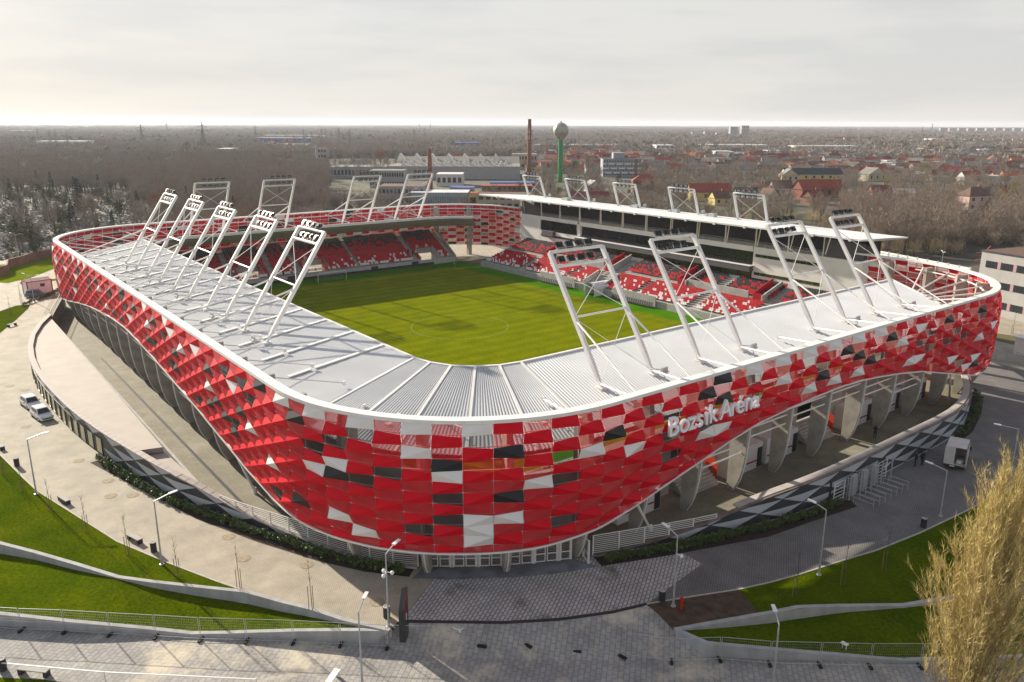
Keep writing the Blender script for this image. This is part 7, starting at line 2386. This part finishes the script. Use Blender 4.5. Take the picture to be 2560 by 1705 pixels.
# woods and town trees: sample the land behind the stadium
trng = random.Random(11)
cand = []
built = [(o.location.x, o.location.y) for o in bpy.data.objects if o.parent is None and o.get('category') in ('house', 'building', 'warehouse', 'factory', 'office', 'hall', 'industrial hall', 'shed', 'apartment block')]
built = np.array(built)
def clear_of(p, r):
    return np.min((built[:, 0] - p.x) ** 2 + (built[:, 1] - p.y) ** 2) > r * r
def in_stadium(p):
    return -95 < p.x < 100 and -75 < p.y < 75
tries = 0
while tries < 26000 and len(cand) < 5200:
    tries += 1
    r0 = math.sqrt(trng.uniform(170 ** 2, 1500 ** 2))
    if trng.random() < .5: r0 = math.sqrt(trng.uniform(170 ** 2, 700 ** 2))
    be = YAW + trng.uniform(-.62, .62)
    p = Vector((CAM_POS.x + r0 * math.cos(be), CAM_POS.y + r0 * math.sin(be), ZG))
    if in_stadium(p): continue
    px, py, _ = proj(p)
    if not (-120 < px < 2680): continue
    if px > 2180 and py > 640: continue
    key = None
    if px < 1010:
        if px < 340 and py > 488:                       # cemetery
            if trng.random() < .30 and py < 690 - px * .28 - 4: key = trng.choice(('bare0', 'grey1', 'ever0', 'grey2', 'bush1', 'conifer1'))
        elif 820 < px and py > 396: 
            if trng.random() < .25: key = 'grey0'
        elif py > 372 + trng.uniform(-6, 6): key = trng.choice(('bare0', 'bare1', 'bare2', 'grey0', 'grey1', 'grey2', 'grey0', 'bare1', 'russet0' if trng.random() < .25 else 'bare0', 'conifer1' if trng.random() < .35 else 'grey2'))
        else: key = trng.choice(('grey0', 'grey1', 'bare2')) if trng.random() < .6 else None
    elif px < 1330:
        if trng.random() < .22 and (py < 400 or py > 455): key = trng.choice(('bare0', 'grey1', 'russet0', 'bare2'))
    else:
        if py > 505 and px > 1960:
            if trng.random() < .9: key = 'bush0' if py < 590 + trng.uniform(-25, 25) and px < 2360 else trng.choice(('bare1', 'bare2', 'bush1', 'bare0'))
        elif py > 486 and px > 1700: key = trng.choice(('bush1', 'bush0', 'bare1'))
        elif trng.random() < .62: key = trng.choice(('bare0', 'bare1', 'bare2', 'grey0', 'grey1', 'russet0' if trng.random() < .2 else 'bare1', 'ever0' if trng.random() < .2 else 'bare0', 'olive0' if trng.random() < .12 else 'grey2'))
    if key is None: continue
    if not clear_of(p, 11 if r0 < 700 else 14): continue
    cand.append((r0, key, p, trng.uniform(.62, 1.0) * (1.0 if px < 1010 else .72)))
CORR = [(1329, 1546, 362, 377), (1546, 1682, 363, 390), (1758, 1920, 362, 381), (1795, 1835, 379, 398), (1988, 2145, 365, 384), (1925, 2010, 377, 393), (90, 212, 353, 374), (1507, 1602, 398, 442), (985, 1290, 405, 448), (825, 1010, 418, 470), (1137, 1196, 357, 376), (660, 810, 340, 355), (1720, 1820, 458, 500), (1955, 2096, 420, 462), (1984, 2096, 448, 494), (2393, 2468, 467, 526), (2362, 2560, 348, 363), (1280, 1345, 386, 424), (285, 330, 371, 386), (440, 492, 373, 392), (186, 275, 373, 386), (1425, 1520, 478, 500), (2148, 2208, 418, 450), (1390, 1412, 350, 440), (1315, 1332, 300, 420)]
def hides(px, py, key=None):
    for a, b, t_, bs in CORR:
        if a - 4 < px < b + 4 and bs - 1 < py < bs + (bs - t_) * 1.1 + 3: return True
    return False
cand = [c for c in cand if not hides(*proj(c[2])[:2])]
def thicket(n, x0, x1, y0, y1, ks, s0, s1, zz=ZG, keep=None):
    k = 0; tr_ = 0
    while k < n and tr_ < n * 6:
        tr_ += 1
        px, py = trng.uniform(x0, x1), trng.uniform(y0, y1)
        if keep and not keep(px, py): continue
        p = gp(px, py, zz)
        if in_stadium(p) or hides(px, py) or not clear_of(p, 8): continue
        cand.append(((p - CAM_POS).length, trng.choice(ks), p, trng.uniform(s0, s1))); k += 1
thicket(700, 1960, 2620, 508, 646, ('bush0', 'bush0', 'bush1', 'bare1'), .55, 1.0, keep=lambda x, y: (y < 520 + (x - 1960) * .55) and (y < 640) and not (2370 < x < 2520 and y < 546) and (x < 2400 or y < 616))
thicket(260, 2150, 2620, 560, 642, ('bare0', 'bare1', 'bare2', 'bush1'), .45, .7, keep=lambda x, y: y < 560 + (x - 2150) * .36 and y < 640 and (x < 2400 or y < 618))
thicket(330, 1330, 2000, 470, 560, ('bush0', 'bush1', 'bare1', 'bare0', 'grey1'), .4, .75)
thicket(520, -60, 1000, 395, 520, ('bare0', 'bare1', 'grey0', 'grey1', 'grey2', 'bare2'), .7, 1.0, keep=lambda x, y: not (x < 350 and y > 492) and not (820 < x and y < 470))
thicket(240, 480, 980, 505, 548, ('bare0', 'grey1', 'bush1', 'bare2'), .5, .85)
thicket(70, 0, 340, 500, 650, ('ever0', 'bush1', 'ever0', 'conifer1', 'grey1'), .35, .6, keep=lambda x, y: y < 680 - x * .28)
thicket(500, 1330, 2620, 385, 500, ('bare0', 'bare1', 'grey1', 'bare2', 'ever0', 'grey0'), .45, .8)
cand.sort(key=lambda t: t[0])
for n, (r0, key, p, s) in enumerate(cand[:240]):
    kd = key.rstrip('0123456789')
    px, py, _ = proj(p)
    side = 'in the cemetery woods left of the stadium' if px < 1010 else ('in the thicket behind the main stand' if px < 2000 else 'in the thicket beyond the noise barrier')
    put_tree(key, p, s, LAB[kd] + ' ' + side, LAB[kd] + ' group ' + side)
# everything farther away: one object that scatters the same tree shapes
def scatter(name, pts, keys, label):
    col = bpy.data.collections.new(name + '_shapes')
    for k in keys:
        bm = bmesh.new()
        for me_, mi in ((kinds[k][0], 0), (kinds[k][1], 1)):
            n0 = len(bm.faces); bm.from_mesh(me_); bm.faces.ensure_lookup_table()
            for f_ in bm.faces[n0:]: f_.material_index = mi
        me_ = bpy.data.meshes.new('shape_' + k); bm.to_mesh(me_); bm.free()
        me_.materials.append(kinds[k][0].materials[0]); me_.materials.append(kinds[k][1].materials[0])
        o = bpy.data.objects.new(k, me_)
        col.objects.link(o)
    return gn_scatter(name, pts, col, len(keys), label)
def gn_scatter(name, pts, col, nk, label):
    """pts: (x, y, z, shape index, rotation, scale)"""
    me_ = bpy.data.meshes.new(name)
    me_.from_pydata([p[:3] for p in pts], [], [])
    for an, ty, ix in (('shape', 'INT', 3), ('turn', 'FLOAT', 4), ('size', 'FLOAT', 5)):
        at_ = me_.attributes.new(an, ty, 'POINT')
        at_.data.foreach_set('value', [p[ix] for p in pts])
    o = add_obj(name, me_)
    ng = bpy.data.node_groups.new(name, 'GeometryNodeTree')
    ng.interface.new_socket('Geometry', in_out='INPUT', socket_type='NodeSocketGeometry')
    ng.interface.new_socket('Geometry', in_out='OUTPUT', socket_type='NodeSocketGeometry')
    gi_, go_ = ng.nodes.new('NodeGroupInput'), ng.nodes.new('NodeGroupOutput')
    ci = ng.nodes.new('GeometryNodeCollectionInfo')
    ci.inputs['Collection'].default_value = col
    ci.inputs['Separate Children'].default_value = True
    ci.inputs['Reset Children'].default_value = True
    ip = ng.nodes.new('GeometryNodeInstanceOnPoints')
    ip.inputs['Pick Instance'].default_value = True
    def attr(nm, dt):
        a = ng.nodes.new('GeometryNodeInputNamedAttribute'); a.data_type = dt; a.inputs['Name'].default_value = nm
        return [s_ for s_ in a.outputs if s_.enabled and s_.name == 'Attribute'][0]
    cx = ng.nodes.new('ShaderNodeCombineXYZ')
    ng.links.new(attr('turn', 'FLOAT'), cx.inputs['Z'])
    ng.links.new(gi_.outputs[0], ip.inputs['Points'])
    ng.links.new(ci.outputs[0], ip.inputs['Instance'])
    ng.links.new(attr('shape', 'INT'), ip.inputs['Instance Index'])
    ng.links.new(cx.outputs[0], ip.inputs['Rotation'])
    ng.links.new(attr('size', 'FLOAT'), ip.inputs['Scale'])
    ng.links.new(ip.outputs[0], go_.inputs[0])
    md_ = o.modifiers.new('scatter', 'NODES'); md_.node_group = ng
    tag(o, label, None, None, 'stuff')
    return o
keys = sorted(kinds)              # collection children come back sorted by name
ki = {k: i for i, k in enumerate(keys)}
pts = [(p.x, p.y, ZG, ki[key], trng.uniform(0, 6.28), s) for r0, key, p, s in cand[240:]]
scatter('far_woods', pts, keys, 'bare winter woods and town trees stretching to the horizon')
# distant belt: coarse clumps of trees and small houses out to the horizon
def clump(seed, m):
    r_ = random.Random(seed); C = MB()
    for k in range(9):
        cx_, cy_, hh = r_.uniform(-22, 22), r_.uniform(-9, 9), r_.uniform(8, 15)
        for _ in range(46):
            u = Vector((r_.gauss(0, 1), r_.gauss(0, 1), r_.gauss(0, 1))).normalized() * r_.random() ** .4
            sliver(C, Vector((cx_ + u.x * 5, cy_ + u.y * 5, hh * .5 + u.z * hh * .42)), Vector((r_.gauss(0, .6), r_.gauss(0, .6), 1)), r_.uniform(2, 4), r_.uniform(.7, 1.5), r_)
    o = C.build('clump', m); me_ = o.data; bpy.data.objects.remove(o); return me_
fc = bpy.data.collections.new('distant_shapes')
shapes = [('a_clump', clump(1, MT['twig_brown'])), ('b_clump', clump(2, MT['twig_grey'])), ('c_clump', clump(3, MT['twig_grey'])), ('d_clump', clump(4, MT['conifer']))]
def tiny_house(roof, wall, flat=False):
    mb = MB(); mb.box((0, 0, 2), (12, 8, 4), mi=1)
    if flat: mb.box((0, 0, 4.6), (26, 12, 1.2), mi=0); mb.box((0, 0, 2), (25, 11, 4), mi=1)
    else: mb.mesh([(-6.3, -4.4, 4), (6.3, -4.4, 4), (6.3, 0, 8), (-6.3, 0, 8), (6.3, 4.4, 4), (-6.3, 4.4, 4)], [(0, 1, 2, 3), (3, 2, 4, 5), (1, 4, 2), (0, 3, 5)], mi=0)
    for x in (-4, 0, 4): mb.box((x, -4.03, 2.3), (1.4, .06, 1.4), mi=2)
    o = mb.build('tiny', [rm(roof), wm(wall), win_m]); me_ = o.data; bpy.data.objects.remove(o); return me_
shapes += [('h1', tiny_house('red', 'white')), ('h2', tiny_house('orange', 'cream')), ('h3', tiny_house('brown', 'cream')), ('h4', tiny_house('grey', 'white')), ('h5', tiny_house('white', 'white', True)), ('h6', tiny_house('darkred', 'yellow'))]
for nm, me_ in shapes: fc.objects.link(bpy.data.objects.new(nm, me_))
dp = []; hp_ = []
while len(dp) < 15000:
    r0 = 900 * (9.5) ** trng.random()
    be = YAW + trng.uniform(-.62, .62)
    x, y = CAM_POS.x + r0 * math.cos(be), CAM_POS.y + r0 * math.sin(be)
    px = 1280 + FPX * math.tan(-(be - YAW))
    if hides(px, 308 + FPX * 37.0 / r0): continue
    dp.append((x, y, ZG, trng.choice((0, 1, 1, 2, 2, 2, 3 if trng.random() < .3 else 1)), HB + trng.uniform(-.5, .5), trng.uniform(.55, .95)))
while len(hp_) < 3600:
    r0 = 620 * (9.0) ** trng.random()
    be = YAW + trng.uniform(-.62, .62)
    x, y = CAM_POS.x + r0 * math.cos(be), CAM_POS.y + r0 * math.sin(be)
    px = 1280 + FPX * math.tan(-(be - YAW))
    dens = .9 if px > 1400 else (.35 if px > 1000 else .10)
    if r0 < 1300 and px < 1330: continue
    if trng.random() > dens: continue
    if not clear_of(Vector((x, y, 0)), 16): continue
    hp_.append((x, y, ZG, trng.choice((4, 5, 6, 6, 7, 7, 7, 8 if trng.random() < .6 else 6, 9)), HB + trng.uniform(-.8, .8), trng.uniform(.7, 1.1)))
gn_scatter('distant_tree_belts', dp, fc, 10, 'hazy bare tree belts filling the plain to the horizon')
gn_scatter('distant_houses', hp_, fc, 10, 'small distant houses of the town, too many to count')
# low wooded rise on the left horizon
hb_ = MB(); V, F = [], []
for k in range(61):
    be = YAW + .62 - 1.0 * k / 60
    r1, r2 = 9000, 10500
    h_ = 24 * max(0, math.sin(k / 60 * 3.14)) * (1.0 + .25 * math.sin(k * .7) + .15 * math.sin(k * 1.9)) * (1 - k / 75)
    for r0, z in ((r1 - 1200, -1), (r1, h_), (r2, h_ * .8), (r2 + 1500, -1)):
        V.append((CAM_POS.x + r0 * math.cos(be), CAM_POS.y + r0 * math.sin(be), z))
    if k:
        b = (k - 1) * 4
        for e in range(3): F.append((b + e, b + e + 1, b + 5 + e, b + 4 + e))
hb_.mesh(V, F); hills = struct(hb_.build('hills', MT['ground'])); fix_normals(hills)

# ---- the big golden poplar in the right foreground
pb = gp(2400, 1850, ZR)
pr = random.Random(5)
bp_ = empty('golden_poplar', (pb.x, pb.y, ZR)); tag(bp_, 'big leafless golden poplar with upright branches in the right foreground', 'tree')
Hp = z_on_vertical(pb, 1148) - ZR
T = MB(); T.tube((0, 0, -.3), (.1, 0, Hp * .35), .34, 10, r2=.22); T.tube((.1, 0, Hp * .35), (.2, .1, Hp * .8), .22, 8, r2=.06); T.build('trunk', mat('poplar_bark', (0.20, 0.16, 0.10), .9, .25, 2), bp_)
C1 = MB(); C2 = MB()
ends = []
def env(t_):      # crown half-width along the height
    return 4.3 * min(1.0, (t_ / .14)) ** .6 * (1 - max(0, t_ - .50) / .56) ** .6 if t_ < 1.02 else .1
lean = Vector((RT.x, RT.y, 0))
for k in range(240):
    t0 = pr.uniform(.02, .62); a = pr.uniform(0, 6.283); t1 = min(.99, t0 + pr.uniform(.22, .46))
    w1 = env(t1) * pr.uniform(.25, 1.0)
    s = Vector((math.cos(a) * .12, math.sin(a) * .12, t0 * Hp))
    e = Vector((math.cos(a) * w1, math.sin(a) * w1, t1 * Hp)) + lean * (t1 * .9 - .2)
    m1 = s.lerp(e, .35) + Vector((math.cos(a), math.sin(a), 0)) * w1 * .22
    m2 = s.lerp(e, .7) + Vector((math.cos(a), math.sin(a), 0)) * w1 * .10
    rr = pr.uniform(.028, .07)
    for p_, q_, r1, r2 in ((s, m1, rr, rr * .75), (m1, m2, rr * .75, rr * .45), (m2, e, rr * .45, rr * .12)):
        C1.tube(p_, q_, r1, 5, r2=r2, caps=False); ends.append((p_, q_))
sec = []
for _ in range(2600):
    a_, b_ = pr.choice(ends); p_ = a_.lerp(b_, pr.random())
    d = (b_ - a_).normalized() * 1.0 + Vector((pr.gauss(0, .38), pr.gauss(0, .38), .55))
    d.normalize(); l = pr.uniform(.7, 2.1); q_ = p_ + d * l
    C1.tube(p_, q_, .014, 3, r2=.004, caps=False); sec.append((p_, q_))
for _ in range(64000):
    a_, b_ = pr.choice(sec) if pr.random() < .8 else pr.choice(ends)
    p_ = a_.lerp(b_, pr.random() ** .8)
    d = (b_ - a_).normalized() + Vector((pr.gauss(0, .55), pr.gauss(0, .55), .35 + pr.gauss(0, .3)))
    sliver(C2, p_, d, pr.uniform(.22, .75), pr.uniform(.013, .026), pr)
MT['pop1'] = twig_mat('poplar_branch', (0.26, 0.20, 0.10), (0.40, 0.31, 0.16), 1.2)
MT['pop2'] = twig_mat('poplar_twig', (0.44, 0.345, 0.12), (0.66, 0.54, 0.24), 1.0)
C1.build('limbs', MT['pop1'], bp_)
o = C2.build('twigs', MT['pop2'], bp_)
# ================================================================== haze: one closed box of thin air
hz = MB()
hz.box((CAM_POS.x + 6500 * math.cos(YAW), CAM_POS.y + 6500 * math.sin(YAW), 34.0), (30000, 30000, 74.0))
hob = hz.build('haze', [])
hm = bpy.data.materials.new('haze_air')
hm.use_nodes = True
ht = hm.node_tree
ht.nodes.clear()
ho = ht.nodes.new('ShaderNodeOutputMaterial')
hv = ht.nodes.new('ShaderNodeVolumePrincipled')
hv.inputs['Color'].default_value = (0.86, 0.90, 1.0, 1)
hv.inputs['Density'].default_value = HAZE
hv.inputs['Anisotropy'].default_value = 0.2
ht.links.new(hv.outputs['Volume'], ho.inputs['Volume'])
hob.data.materials.append(hm)
hob['kind'] = 'stuff'
hob['label'] = 'thin pale winter haze over the city'
